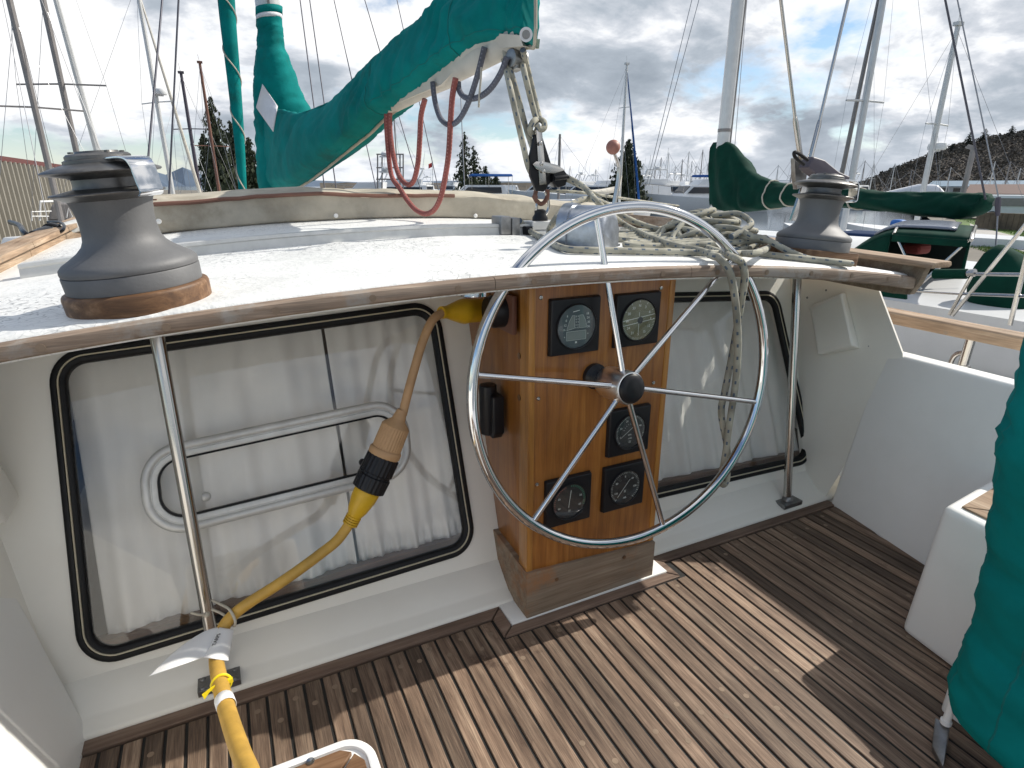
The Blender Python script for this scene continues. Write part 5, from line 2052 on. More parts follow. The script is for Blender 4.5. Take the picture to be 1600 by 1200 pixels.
mb.tube(catmull([PY(858, 298, TY), PY(900, 300, TY), PY(940, 305, TY + 0.1), PY(1000, 314, TY + 0.3), PY(1060, 322, 2.5)], 6), 0.006, 8)
hc_ = Vector((1.64, 1.66))
for k in range(17):
    a0 = rg.uniform(0, 6.28)
    ra, rb = rg.uniform(0.07, 0.17), rg.uniform(0.05, 0.12)
    cx, cy = hc_.x + rg.uniform(-0.12, 0.08), hc_.y + rg.uniform(-0.08, 0.1)
    tilt, tz = rg.uniform(-0.35, 0.35), rg.uniform(-0.35, 0.35)
    lay = 0.012 + 0.0065 * k
    pts = []
    nt = rg.choice((9, 11, 13))
    sweep = rg.uniform(4.4, 7.4)
    for i in range(nt):
        a = a0 + sweep * i / (nt - 1)
        dx_, dy_ = ra * cos(a) * rg.uniform(0.9, 1.1), rb * sin(a) * rg.uniform(0.9, 1.1)
        th = rg.uniform(-0.1, 0.1)
        p = Vector((cx + dx_, cy + dy_, 0))
        dist = (Vector((p.x, p.y)) - hc_).length
        hmax = 0.125 * max(0.0, 1 - (dist / 0.24) ** 2)
        p.z = roof_z(p.x, p.y) + 0.012 + max(0.0, min(hmax, lay + tilt * dx_ + tz * dy_))
        pts.append(p)
    mb.tube(catmull(pts, 7), RR, 10)
for k in range(7):      # longer bights running out to the left of the heap
    y0 = 1.52 + 0.05 * k
    xl = rg.uniform(1.18, 1.34)
    z_ = lambda x_, y_, h: Vector((x_, y_, roof_z(x_, y_) + h))
    mb.tube(catmull([z_(1.7, y0, 0.05), z_(1.52, y0 - 0.02, 0.035), z_(1.36, y0 + 0.01, 0.016), z_(xl, y0 + 0.02, 0.012), z_(xl - 0.03, y0 + 0.05, 0.012), z_(xl + 0.02, y0 + 0.075, 0.014), z_(1.45, y0 + 0.06, 0.03), z_(1.68, y0 + 0.08, 0.07)], 7), RR, 10)
# bight tucked under the winch
zr = lambda x_, y_, h: Vector((x_, y_, roof_z(x_, y_) + h))
mb.tube(catmull([zr(1.58, 1.55, 0.05), zr(1.62, 1.45, 0.06), zr(1.66, 1.37, 0.03), zr(1.70, 1.325, 0.0125), zr(1.76, 1.29, 0.0115), zr(1.80, 1.27, 0.0115), zr(1.815, 1.258, 0.0115), zr(1.805, 1.247, 0.0115), zr(1.76, 1.262, 0.0115), zr(1.70, 1.295, 0.0115), zr(1.62, 1.34, 0.012), zr(1.55, 1.38, 0.014)], 8), RR, 12)
heap = mb.build('rope_heap', M['rope'], None, smooth=80)
setp(heap, 'tangled heap of white blue-flecked rope on the roof beside the winch', 'rope')

# --- cream canvas box across the roof
cb = thing('canvas_box', 'weathered cream canvas cover fastened over a low box across the roof', 'canvas cover', (0.5, 2.85, 1.1))
bxl, bxr = PY(238, 350, 2.85).x, PY(905, 344, 2.85).x + 0.35
CBT = [(PY(a, b, 2.85).x, PY(a, b, 2.85).z) for a, b in ((238, 309), (300, 305), (400, 297), (490, 293), (560, 297), (620, 297), (680, 297), (740, 299), (800, 303), (870, 312), (1000, 322))]
mb = MB()


def cfn(a, b):
    xx = bxl + (bxr - bxl) * a
    zb_ = roof_z(xx, 2.85) + 0.004
    zt_ = interp(CBT, xx)
    if b < 0.5:
        t = b / 0.5
        z = zb_ + (zt_ - 0.028 - zb_) * t
        y = 2.85 - 0.004 - 0.012 * t
        w = noise.noise(Vector((xx * 6, z * 14, 1))) * 0.012 + noise.noise(Vector((xx * 22, z * 20, 5))) * 0.005 * (1.4 if xx < 0.5 else 0.5)
        y -= w * (1.0 if xx < 0.55 else 0.4)
        if t < 0.05:
            y += 0.004
    else:
        t = (b - 0.5) / 0.5
        z = zt_ - 0.028 + 0.028 * min(1, t * 2.5) + (0.012 * noise.noise(Vector((xx * 7, 3, 1)))) * (1 if t < 0.6 else 0.3)
        y = 2.85 - 0.016 + 0.75 * t ** 1.6
    return Vector((xx, y, z))


mb.grid(cfn, 130, 26)
mb.build('cover_cloth', M['canvas'], cb, smooth=60, solid=0.003)
mb = MB()
ln = [Vector((bxl + 0.02 + (PY(700, 300, 2.85).x - bxl) * i / 20, 2.822 - 0.003 * (i % 3), interp(CBT, bxl + (PY(700, 300, 2.85).x - bxl) * i / 20) - 0.0245 + 0.004 * noise.noise(Vector((i * 0.9, 0, 0))))) for i in range(21)]
mb.tube(ln, 0.0085, 8)
mb.build('teak_batten', M['mastbrown'], cb)
mb = MB()
for px_, py_ in ((248, 346), (525, 337), (743, 337)):
    p = PY(px_, py_, 2.83)
    mb.lathe([(0.0105, 0.0), (0.0095, 0.004), (0.005, 0.006), (0, 0.0062)], 14, frame(p, (0, -1, 0)))
mb.build('snap_studs', M['gelwhite'], cb)
mb = MB()
x_s = bxl + 0.012
mb.box((bxl - 0.02, 2.86, roof_z(bxl, 2.85) - 0.004), (bxl + 0.03, 3.4, CBT[0][1] - 0.005))
mb.build('end_board', M['mastbrown'], cb)
# teak handrail running forward on the starboard side of the roof
hr = thing('roof_handrail', 'bare teak handrail on the roof behind the rope heap', 'handrail', (1.6, 2.3, 1.07))
mb = MB()
h0, h1 = PY(960, 336, 2.45), PY(1135, 352, 2.2)
mb.prism([h0 + Vector((0, -0.02, -0.03)), h0 + Vector((0, 0.02, -0.03)), h0 + Vector((0, 0.02, 0.01)), h0 + Vector((0, -0.02, 0.01))], h1 - h0)
mb.build('rail', M['trim'], hr, bevel=0.006)
mb = MB()
for t in (0.06, 0.5, 0.94):
    p = h0.lerp(h1, t)
    mb.hexa([(p.x - 0.05, p.y - 0.018, roof_z(p.x, p.y) - 0.002), (p.x + 0.05, p.y - 0.018, roof_z(p.x, p.y) - 0.002), (p.x + 0.05, p.y + 0.018, roof_z(p.x, p.y) - 0.002), (p.x - 0.05, p.y + 0.018, roof_z(p.x, p.y) - 0.002)],
            [(p.x - 0.03, p.y - 0.018, p.z - 0.029), (p.x + 0.03, p.y - 0.018, p.z - 0.029), (p.x + 0.03, p.y + 0.018, p.z - 0.029), (p.x - 0.03, p.y + 0.018, p.z - 0.029)])
mb.build('rail_foot', M['trim'], hr, bevel=0.003)

# --- pole and block stowed along the port rail
pl = thing('stowed_pole', 'silver pole lying along the left roof rail with black end fitting', 'pole', (-0.5, 2.6, 1.05))
pa, pb_ = PZ(72, 367, 1.052), PZ(150, 343, 1.085)
print('pole', pa, pb_)
dd = (pb_ - pa).normalized()
mb = MB()
mb.tube([pa, pb_ + dd * 0.8], 0.028, 18)
mb.build('pole_tube', M['alu'], pl)
mb = MB()
mb.lathe([(0.018, -0.11), (0.03, -0.1), (0.034, -0.03), (0.034, 0.03), (0.029, 0.035)], 18, frame(pa, dd))
mb.lathe([(0.036, 0.055), (0.042, 0.06), (0.042, 0.085), (0.036, 0.09)], 18, frame(pa, dd))
mb.build('end_fitting', M['blackplastic'], pl)
mb = MB()
jp = pa - dd * 0.1
mb.tube(catmull([jp, jp + Vector((-0.03, -0.0, 0.02)), PZ(30, 352, 1.085), PZ(16, 347, 1.09)], 5), 0.011, 10)
mb.tube(catmull([PZ(75, 347, 1.09), PZ(92, 347, 1.095), PZ(100, 352, 1.09), PZ(98, 360, 1.075), PZ(88, 365, 1.06)], 5), 0.006, 8)
mb.build('lanyard', M['blackplastic'], pl)

# --- courtesy lamp collar under the roof edge
lc = PY(741, 455, 1.40)
mb = MB()
mb.lathe([(0.044, -0.008), (0.044, 0.022), (0.04, 0.03), (0.04, 0.05)], 32, Matrix.Translation((lc.x, lc.y, lc.z)))
o = mb.build('roof_lamp', M['chrome'], None)
setp(o, 'short chrome collar fixed under the roof edge above the yellow plug', 'lamp')

# --- shore power cord
cord = thing('shore_power_cord', 'yellow shore power cord from the pedestal to the sole with a beige middle connector', 'power cord', (0.3, 1.5, 0.6))
def lathe_part(name, prof, org, dirn, matl, n=28, mbx=None, ridged=0):
    mb = mbx or MB()
    Mx = frame(org, dirn)
    if ridged:
        n = ridged * 4
        for r, z in prof:
            for k in range(n):
                a = 2 * pi * k / n
                q = r * (1.0 if (k % 4) < 2 else 0.955)
                mb.v.append(Mx @ Vector((q * cos(a), q * sin(a), z)))
        for i in range(len(prof) - 1):
            for k in range(n):
                k2 = (k + 1) % n
                mb.f.append([i * n + k, i * n + k2, (i + 1) * n + k2, (i + 1) * n + k])
                mb.mi.append(0)
        mb.f += [[k for k in reversed(range(n))], [(len(prof) - 1) * n + k for k in range(n)]]
        mb.mi += [0, 0]
    else:
        mb.lathe(prof, n, Mx)
    return mb.build(name, matl, cord, smooth=45)


pA, pB = PY(768, 484, 1.585), PY(694, 488, 1.50)
dp = (pB - pA).normalized()
Lp = (pB - pA).length
lathe_part('plug', [(0.036, 0.0), (0.036, 0.006), (0.0335, 0.008), (0.0335, Lp * 0.5), (0.0345, Lp * 0.56), (0.036, Lp * 0.6), (0.034, Lp * 0.66), (0.026, Lp * 0.8), (0.018, Lp * 0.94), (0.0165, Lp), (0.0175, Lp * 1.02), (0.0165, Lp * 1.06)], pA, dp, M['yellowplug'], 32)
c1 = [pB + dp * 0.0, PY(676, 500, 1.475), PY(660, 535, 1.46), PY(648, 575, 1.45), PY(637, 615, 1.44), PY(629, 648, 1.432)]
mb = MB()
mb.tube(catmull(c1, 8), 0.0118, 14)
mb.build('beige_cable', M['beige'], cord, smooth=80)
cA, cB, cC, cD = PY(627, 645, 1.432), PY(597, 718, 1.42), PY(575, 765, 1.41), PY(545, 822, 1.40)
d1 = (cB - cA).normalized()
L1 = (cB - cA).length
lathe_part('connector_sleeve', [(0.013, -0.008), (0.0165, 0.008), (0.019, 0.02), (0.034, 0.034), (0.0375, 0.04)], cA, d1, M['beige'])
lathe_part('connector_body', [(0.0375, 0.038), (0.0385, L1 * 0.62), (0.0385, L1 * 0.78)], cA, d1, M['beige'], ridged=30)
lathe_part('connector_collar', [(0.040, L1 * 0.77), (0.043, L1 * 0.8), (0.043, L1 * 0.9), (0.0395, L1 * 0.93), (0.0385, L1 * 1.02)], cA, d1, M['beige'])
d2 = (cC - cB).normalized()
L2 = (cC - cB).length
lathe_part('locking_ring', [(0.036, -0.012), (0.0435, -0.008), (0.0445, L2 * 0.42), (0.041, L2 * 0.45), (0.041, L2 * 0.52), (0.0445, L2 * 0.55), (0.0435, L2 * 0.98), (0.036, L2 * 1.02)], cB, d2, M['blackplastic'], ridged=22)
d3 = (cD - cC).normalized()
L3 = (cD - cC).length
lathe_part('yellow_boot', [(0.033, -0.01), (0.0345, 0.004), (0.033, L3 * 0.25), (0.026, L3 * 0.55), (0.0185, L3 * 0.72)] + [v for i in range(4) for v in ((0.0205, L3 * (0.73 + 0.06 * i)), (0.0205, L3 * (0.765 + 0.06 * i)), (0.0175, L3 * (0.77 + 0.06 * i)), (0.0175, L3 * (0.785 + 0.06 * i)))], cC, d3, M['yellowplug'])
c2 = [cD - d3 * 0.02, PY(528, 843, 1.385), PY(500, 866, 1.365), PY(465, 892, 1.345), PY(430, 916, 1.335), PY(395, 938, 1.335), PY(370, 956, 1.34), PY(352, 976, 1.335), PY(343, 1000, 1.31), PY(338, 1028, 1.255), PY(343, 1062, 1.17), PY(352, 1100, 1.08), PY(364, 1140, 0.99), PY(378, 1180, 0.905), PY(392, 1215, 0.82), PY(405, 1260, 0.74), Vector((-0.27, 0.6, 0.38)), Vector((-0.36, 0.45, 0.2)), Vector((-0.38, 0.25, 0.03)), Vector((-0.36, -0.2, 0.017))]
mb = MB()
cc2 = catmull(c2, 8)
mb.tube(cc2, [0.0135 + 0.0035 * max(0, min(1, (i - 40) / 50)) for i in range(len(cc2))], 16)
mb.build('yellow_cable', M['yellow'], cord, smooth=80)
# cable wrap of white tape
mb = MB()
ta, tb_ = PY(350, 1092, 1.098), PY(354, 1104, 1.07)
mb.tube([ta, tb_], 0.0182, 16, cap=False)
mb.build('white_tape', M['paper'], cord, solid=0.001)

# paper tag wrapped round the cord
tg = thing('paper_tag', 'curled white paper tag wrapped round the yellow cord at the grab post', 'paper tag', PY(335, 1010, 1.3))
ax0, ax1 = PY(354, 982, 1.325), PY(338, 1030, 1.245)
axv = (ax1 - ax0).normalized()
left = (PY(262, 1062, 1.215) - PY(338, 1020, 1.26))


def tagfn(a, b):
    # a: 0..0.45 wrapped over the cord, then a flap standing away to port; b: 0 top .. 1 bottom
    p = ax0.lerp(ax1, b)
    r = 0.0165 + 0.01 * b
    fr = (CAM - p).normalized()
    sx = axv.cross(fr).normalized()
    if sx.x > 0:
        sx = -sx
    if a < 0.45:
        th = radians(-100 + 185 * (a / 0.45))
        return p + fr * (r * cos(th)) + sx * (r * sin(th))
    t = (a - 0.45) / 0.55
    base = p + fr * (r * cos(radians(85))) + sx * r * sin(radians(85))
    ln_ = 0.012 + 0.10 * b ** 0.7
    return base + (sx * 0.80 + axv * (0.30 + 0.25 * b)).normalized() * ln_ * t + fr * (0.022 * b * sin(t * 2.6) - 0.03 * t * t * b)


mb = MB()
mb.grid(tagfn, 40, 18)
mb.build('sheet', M['paper'], tg, smooth=60, solid=0.0006)
mb = MB()
pt0 = tagfn(0.33, 0.42)
pt1 = tagfn(0.33, 0.5)
pt2 = tagfn(0.36, 0.42)
nn = (pt1 - pt0).cross(pt2 - pt0).normalized()
if nn.dot(CAM - pt0) < 0:
    nn = -nn
tx = (tagfn(0.33, 0.2) - pt0).normalized()
text_into(mb, 'TARPS', 0.0125, frame(pt0 + nn * 0.0022, nn, tx))
mb.build('print', M['ink'], tg, smooth=0, recalc=False)
# string lashing to the post
mb = MB()
pp = Vector((-0.160, 1.432, 0.09))
qa = PY(366, 968, 1.335)
mb.tube(catmull([PY(331, 952, 1.40), PY(345, 958, 1.385), PY(356, 966, 1.365), PY(366, 978, 1.325), PY(367, 968, 1.315), PY(358, 952, 1.34), PY(344, 944, 1.38), PY(332, 938, 1.415)], 7), 0.0032, 8)
mb.tube([pp + Vector((cos(a_ * 0.5), sin(a_ * 0.5) * 1.0, 0.0)) * 0.018 + Vector((0.002, 0.004, 0.03 + 0.0014 * a_)) for a_ in range(36)], 0.003, 8)
mb.tube(catmull([PY(325, 960, 1.40), PY(318, 961, 1.395), PY(308, 960, 1.39), PY(298, 957, 1.39)], 5), 0.003, 8)
o = mb.build('lashing', M['string'], None, smooth=80)
kn = MB()
kn.lathe([(0.0, -0.008), (0.007, -0.004), (0.0075, 0.003), (0, 0.008)], 10, Matrix.Translation(PY(323, 960, 1.40)))
kn.build('knot', M['string'], o, smooth=80)
setp(o, 'knotted string tying the yellow cord to the foot of the grab post', 'string')
mb = MB()
zc0 = PY(346, 1068, 1.155)
zd = (PY(350, 1085, 1.11) - zc0).normalized()
zx, zy, zz_ = basis(zd)
ringp = [zc0 + (zx * cos(2 * pi * k / 24) + zy * sin(2 * pi * k / 24)) * 0.019 for k in range(24)]
mb.tube(ringp, 0.003, 8, closed=True)
ztail = [PY(336, 1072, 1.135), PY(326, 1080, 1.125), PY(317, 1089, 1.12)]
mb.prism([ztail[0] + Vector((0, 0, 0.002)), ztail[1] + Vector((0, 0, 0.0035)), ztail[2] + Vector((-0.001, 0, 0.006)), ztail[2] + Vector((0.002, 0, -0.008)), ztail[1] + Vector((0, 0, -0.0045)), ztail[0] + Vector((0, 0, -0.002))], (0, 0.0015, 0))
mb.box((-0.005, -0.003, -0.005), (0.005, 0.004, 0.005), M=frame(PY(360, 1063, 1.15), zd))
o = mb.build('zip_tie', M['ziptie'], None)
setp(o, 'bright yellow zip tie round the cord below the paper tag', 'zip tie')

# --- covered helm chair at the right edge
fg = thing('covered_chair', 'tall teal canvas covered bundle on a white pedestal at the right edge of the cockpit', 'covered chair', (1.6, 0.5, 0))
FGY = 0.5
sil = [(1640, 430), (1602, 548), (1586, 600), (1566, 660), (1556, 700), (1551, 760), (1548, 805), (1540, 850), (1541, 872), (1531, 905), (1523, 950), (1516, 985), (1501, 1015), (1492, 1045), (1479, 1078), (1481, 1092)]
SL = [PY(a, b, FGY) for a, b in sil]
SL = catmull(SL, 5)
NF = 48
mb = MB()
for i, p in enumerate(SL):
    t = i / (len(SL) - 1)
    vd = Vector((p.x, p.y, 0)).normalized()
    ld = Vector((vd.y, -vd.x, 0))
    rx, ry = 0.30, 0.15
    for k in range(NF):
        a = 2 * pi * k / NF
        cr = 1 + 0.022 * noise.noise(Vector((i * 0.14 + cos(a), 2 * sin(a), 2))) + 0.02 * noise.noise(Vector((i * 0.5 + cos(a) * 2, 3 * sin(a), 6))) + 0.012 * noise.noise(Vector((i * 0.9 + 2.5 * sin(a), 2 * cos(a), 11))) + 0.016 * (0.4 - abs(noise.noise(Vector((i * 0.35 + 3.2 * sin(a), 1.5 * cos(a), 31)))) * 2)
        q = p + ld * (rx * (1 + cos(a) * cr)) + vd * (ry * sin(a) * cr + 0.03)
        z = p.z
        # hem climbs down towards the camera's right
        z = p.z
        hemdrop = 0.0
        if t > 0.8:
            hemdrop = (t - 0.8) / 0.2 * (-0.16) * (0.5 + 0.5 * cos(a))
        mb.v.append(Vector((q.x, q.y, z + hemdrop)))
for i in range(len(SL) - 1):
    for k in range(NF):
        k2 = (k + 1) % NF
        mb.f.append([i * NF + k, i * NF + k2, i * NF + NF + k2, i * NF + NF + k])
        mb.mi.append(0)
top_r = [v.copy() for v in mb.v[:NF]]
cen = sum(top_r, Vector()) / NF
prev = list(range(NF))
for sc_k, dz_k in ((0.9, 0.035), (0.7, 0.062), (0.4, 0.078), (0.12, 0.083)):
    nb_ = len(mb.v)
    mb.v += [cen + (p - cen) * sc_k + Vector((0, 0, dz_k + 0.008 * noise.noise(p * 9))) for p in top_r]
    for k in range(NF):
        k2 = (k + 1) % NF
        mb.f.append([prev[k], prev[k2], nb_ + k2, nb_ + k])
        mb.mi.append(0)
    prev = [nb_ + k for k in range(NF)]
mb.f += [prev]
mb.mi += [0]
fv = [v.copy() for v in mb.v]
mb.build('canvas_cover', M['teal'], fg, smooth=60, solid=0.004)
for kk in (25, 30):
    mb = MB()
    mb.tube([fv[i * NF + kk] for i in range(len(SL))], 0.003, 6)
    mb.build('seam', M['seam'], fg, smooth=60)
mb = MB()
hemr = []
i = len(SL) - 1
for k in range(NF):
    hemr.append(mb.v and mb.v[0] or None)
mb = MB()
fb = PZ(1478, 1150, 0.0)
print('chair foot', fb, SL[-1])
mb.hexa([(fb.x + 0.05, 0.2, 0), (2.0, 0.2, 0), (2.0, fb.y + 0.05, 0), (fb.x + 0.06, fb.y + 0.05, 0)],
        [(fb.x + 0.08, 0.2, 0.24), (2.0, 0.2, 0.24), (2.0, fb.y + 0.05, 0.24), (fb.x + 0.07, fb.y + 0.05, 0.24)])
mb.build('pedestal_base', M['gelwhite'], fg, bevel=0.012, seg=3)
mb = MB()
pa_, pb2 = PZ(1478, 1128, 0.05), PZ(1490, 1075, 0.13)
mb.tube([pa_, pa_ + Vector((0.012, 0.0, 0.14))], 0.0085, 12)
mb.lathe([(0.0, -0.008), (0.012, -0.004), (0.012, 0.005), (0, 0.01)], 12, Matrix.Translation(pa_))
mb.build('white_rod', M['gelwhite'], fg)
mb = MB()
q_ = [PZ(1461, 1120, 0.045), PZ(1484, 1135, 0.045), PZ(1474, 1200, 0.02), PZ(1456, 1165, 0.02)]
mb.prism(q_, (0.01, 0.0, -0.03))
mb.build('hinge_bracket', M['dullmetal'], fg, bevel=0.004)

# ================================================================== SETTING
WZ = -1.0


def flat(name, pts, z, matl, kind='structure'):
    mb = MB()
    mb.add([Vector((p[0], p[1], z if len(p) < 3 else p[2])) for p in pts], [tuple(range(len(pts)))])
    o = mb.build(name, matl, None, smooth=0, recalc=False)
    if o.data.polygons[0].normal.z < 0:
        o.data.flip_normals()
    return setp(o, kind=kind)


M['water'] = mat('harbour_water', (0.018, 0.03, 0.038), 0.08, bump=0.25, bscale=2.2)
M['land'] = mat('gravel_land', (0.2, 0.18, 0.15), 0.9, var=0.35, vscale=0.4)
M['path'] = mat('concrete_path', (0.42, 0.4, 0.37), 0.85, var=0.15, vscale=1.5)
M['grassg'] = mat('grass_ground', (0.1, 0.17, 0.03), 0.9, var=0.4, vscale=1.2, bump=0.4, bscale=8)
M['blade'] = mat('grass_blades', (0.13, 0.22, 0.04), 0.8, var=0.4, vscale=2)
M['hillside'] = mat('bare_hillside', (0.09, 0.074, 0.062), 0.95, col2=(0.03, 0.026, 0.02), vscale=0.05)
M['brush'] = mat('winter_brush', (0.16, 0.138, 0.12), 0.95, col2=(0.085, 0.08, 0.068), vscale=0.06, spec=0.0)
M['needles'] = mat('conifer_needles', (0.045, 0.058, 0.025), 0.85, col2=(0.018, 0.028, 0.014), vscale=1.6)
M['needles2'] = mat('dark_conifer', (0.02, 0.032, 0.02), 0.9, col2=(0.01, 0.016, 0.012), vscale=0.3)
M['bark'] = mat('bark', (0.09, 0.06, 0.04), 0.9, var=0.4, vscale=6)
M['shedwall'] = mat('tan_corrugated_steel', (0.27, 0.25, 0.21), 0.5, var=0.1, vscale=2)
M['navy'] = cloth_mat('navy_canvas', (0.012, 0.035, 0.1), (0.01, 0.03, 0.07), 1.0, 0.62)
M['shedtrim'] = mat('red_roof_trim', (0.13, 0.045, 0.04), 0.5)
M['signblue'] = mat('navy_sign', (0.02, 0.04, 0.12), 0.5)
M['blueroof'] = mat('blue_metal_roof', (0.12, 0.2, 0.28), 0.5, var=0.15)
M['brownroof'] = mat('brown_roof', (0.15, 0.09, 0.075), 0.8, var=0.2)
M['timber'] = mat('weathered_timber_wall', (0.2, 0.15, 0.1), 0.9, col2=(0.09, 0.07, 0.05), vscale=1.5)
M['pipe'] = mat('white_pipe', (0.75, 0.75, 0.74), 0.4)
M['shrink'] = mat('white_shrink_wrap', (0.8, 0.8, 0.82), 0.35, var=0.06)
M['farhill'] = mat('far_hills_haze_blue', (0.1, 0.14, 0.2), 0.95, var=0.2, vscale=0.01)  # distance haze put into the colour; the hills themselves are wooded
M['flagred'] = mat('flag_red', (0.5, 0.06, 0.06), 0.8)
M['solar'] = mat('solar_panel', (0.16, 0.18, 0.23), 0.25, spec=0.7)
M['innerdark'] = mat('canopy_inside_shade', (0.006, 0.014, 0.012), 0.9)  # near-black: the shade under the canopy is put into the colour
M['redbag'] = mat('red_bag', (0.14, 0.015, 0.01), 0.8)
M['bluetarp'] = mat('blue_tarp', (0.03, 0.16, 0.5), 0.6, var=0.2)
M['vinyl'] = mat('clear_vinyl', (0.5, 0.55, 0.58), 0.1)

flat('water', [(-4000, -4000), (4000, -4000), (4000, 4000), (-4000, 4000)], WZ, M['water'])


def azv(px):
    a = YAW + math.atan2(px - 800, F_PX * cos(PITCH) + (600 - HOR) * sin(PITCH))
    return Vector((sin(a), cos(a), 0))


def at(px, D, z=0.0):
    v = azv(px) * D
    return Vector((v.x, v.y, z))


# land on the port side (behind the shed) and to starboard beyond the next boat
flat('ground', [(*at(-500, 14)[:2],), (*at(90, 22)[:2],), (*at(330, 60)[:2],), (*at(420, 200)[:2],), (*at(100, 420)[:2],), (*at(-1200, 300)[:2],)], -0.35, M['land'])
gl_pts = [at(1478, 34), at(1505, 17), at(1640, 11), at(2300, 8), at(3500, 60), at(2200, 420), at(1450, 420), at(1330, 230), at(1420, 90)]
flat('shore_land', [(p.x, p.y) for p in gl_pts], -0.46, M['land'])
lawn = flat('lawn', [PZ(a, b, -0.45)[:2] for a, b in ((1490, 341), (1600, 342), (1900, 346), (1900, 520), (1640, 420), (1560, 392), (1524, 380))], -0.452, M['grassg'])
flat('path', [PZ(a, b, -0.445)[:2] for a, b in ((1515, 349), (1534, 356), (1600, 372), (1760, 418), (1760, 452), (1600, 393), (1545, 377), (1522, 368))], -0.446, M['path'])
mb = MB()
rg = random.Random(5)
for k in range(14000):
    px_, py_ = rg.uniform(1500, 1640), rg.uniform(340, 425)
    lo_ = 348 + (px_ - 1515) * 0.27
    lo2, up2 = 379 + (px_ - 1545) * 0.30, 396 + (px_ - 1545) * 0.32
    if not (343 < py_ < lo_ or lo2 < py_ < up2):
        continue
    p = PZ(px_, py_, -0.452)
    a = rg.uniform(0, 6.28)
    h = rg.uniform(0.03, 0.08)
    w = Vector((cos(a), sin(a), 0)) * 0.012
    t = Vector((rg.uniform(-0.03, 0.03), rg.uniform(-0.03, 0.03), h))
    mb.add([p - w, p + w, p + t], [(0, 1, 2)])
o = mb.build('grass', M['blade'], None, smooth=0, recalc=False)
setp(o, kind='stuff')

# far hills with haze painted in as blue, and a low breakwater shore
mb = MB()
prof = [(150, 272), (230, 268), (262, 276), (290, 266), (330, 280), (380, 284), (450, 281), (560, 285), (700, 283), (860, 284), (1000, 285), (1150, 282), (1340, 284), (1500, 282)]
for D, mul in ((2600, 1.0),):
    top = [at(a, D, 1.25 + (HOR - b) / 970 * D) for a, b in prof]
    bot = [at(a, D * 0.93, WZ) for a, b in prof]
    bk = [at(a, D * 1.1, WZ) for a, b in prof]
    n = len(top)
    mb.add(top + bot + bk, [[i, i + 1, n + i + 1, n + i] for i in range(n - 1)] + [[i, i + 1, 2 * n + i + 1, 2 * n + i] for i in range(n - 1)])
o = mb.build('hills', M['farhill'], None, smooth=0)
setp(o, kind='structure')
mb = MB()
rg = random.Random(9)
pts = [(500 + i * 14, 286.5 - 1.6 * noise.noise(Vector((i * 0.7, 3, 1))) - rg.uniform(0, 1.2)) for i in range(66)]
top = [at(a, 420, 1.25 + (HOR - b) / 970 * 420) for a, b in pts]
bot = [at(a, 405, WZ) for a, b in pts]
bk = [at(a, 440, WZ) for a, b in pts]
n = len(top)
mb.add(top + bot + bk, [[i, i + 1, n + i + 1, n + i] for i in range(n - 1)] + [[i, i + 1, 2 * n + i + 1, 2 * n + i] for i in range(n - 1)])
setp(mb.build('breakwater', M['brush'], None, smooth=0), kind='structure')

# wooded hill to starboard
RIDGE = [(1325, 296), (1345, 291), (1375, 281), (1400, 271), (1430, 262), (1460, 252), (1495, 246), (1530, 240), (1570, 236), (1600, 232), (1700, 222), (1900, 205), (2200, 225), (2500, 280)]


def hill_pt(px, v, j=0):
    D = 190 + 90 * v
    yt = interp(RIDGE, px)
    ztop = 1.25 + (HOR - yt) / 970 * 280
    z = -0.4 + (ztop + 0.4) * sin(v * pi / 2) ** 1.15
    z += 0.7 * noise.noise(Vector((px * 0.03, v * 5, 2))) * min(1, v * 3)
    return at(px, D, z)


mb = MB()
mb.grid(lambda a, b: hill_pt(1322 + 1180 * a, b), 110, 16)
for_h = mb.build('hill', M['hillside'], None, smooth=40)
setp(for_h, kind='structure')
mb = MB()
rg = random.Random(17)
OCT = [(1, 0, 0), (-1, 0, 0), (0, 1, 0), (0, -1, 0), (0, 0, 1), (0, 0, -1)]
for k in range(6500):
    px_ = 1326 + (400 * rg.random() ** 1.1 if k < 4200 else 400 + 760 * rg.random())
    v = rg.random() ** 0.8
    p = hill_pt(px_, v)
    r = rg.uniform(0.35, 1.0)
    for q in range(7):
        c = p + Vector((rg.gauss(0, r * 0.7), rg.gauss(0, r * 0.7), r * rg.uniform(0.2, 2.1)))
        s_ = rg.uniform(0.25, 0.55) * r
        n_ = Vector((rg.gauss(0, 1), rg.gauss(0, 1), rg.gauss(0, 1))).normalized()
        x_, y_, z_ = basis(n_)
        mb.add([c + x_ * s_, c + y_ * s_, c - x_ * s_ * 0.8, c - y_ * s_ * 0.7], [(0, 1, 2, 3)])
o = mb.build('hillside_wood', M['brush'], None, smooth=0, recalc=False)
setp(o, kind='stuff')

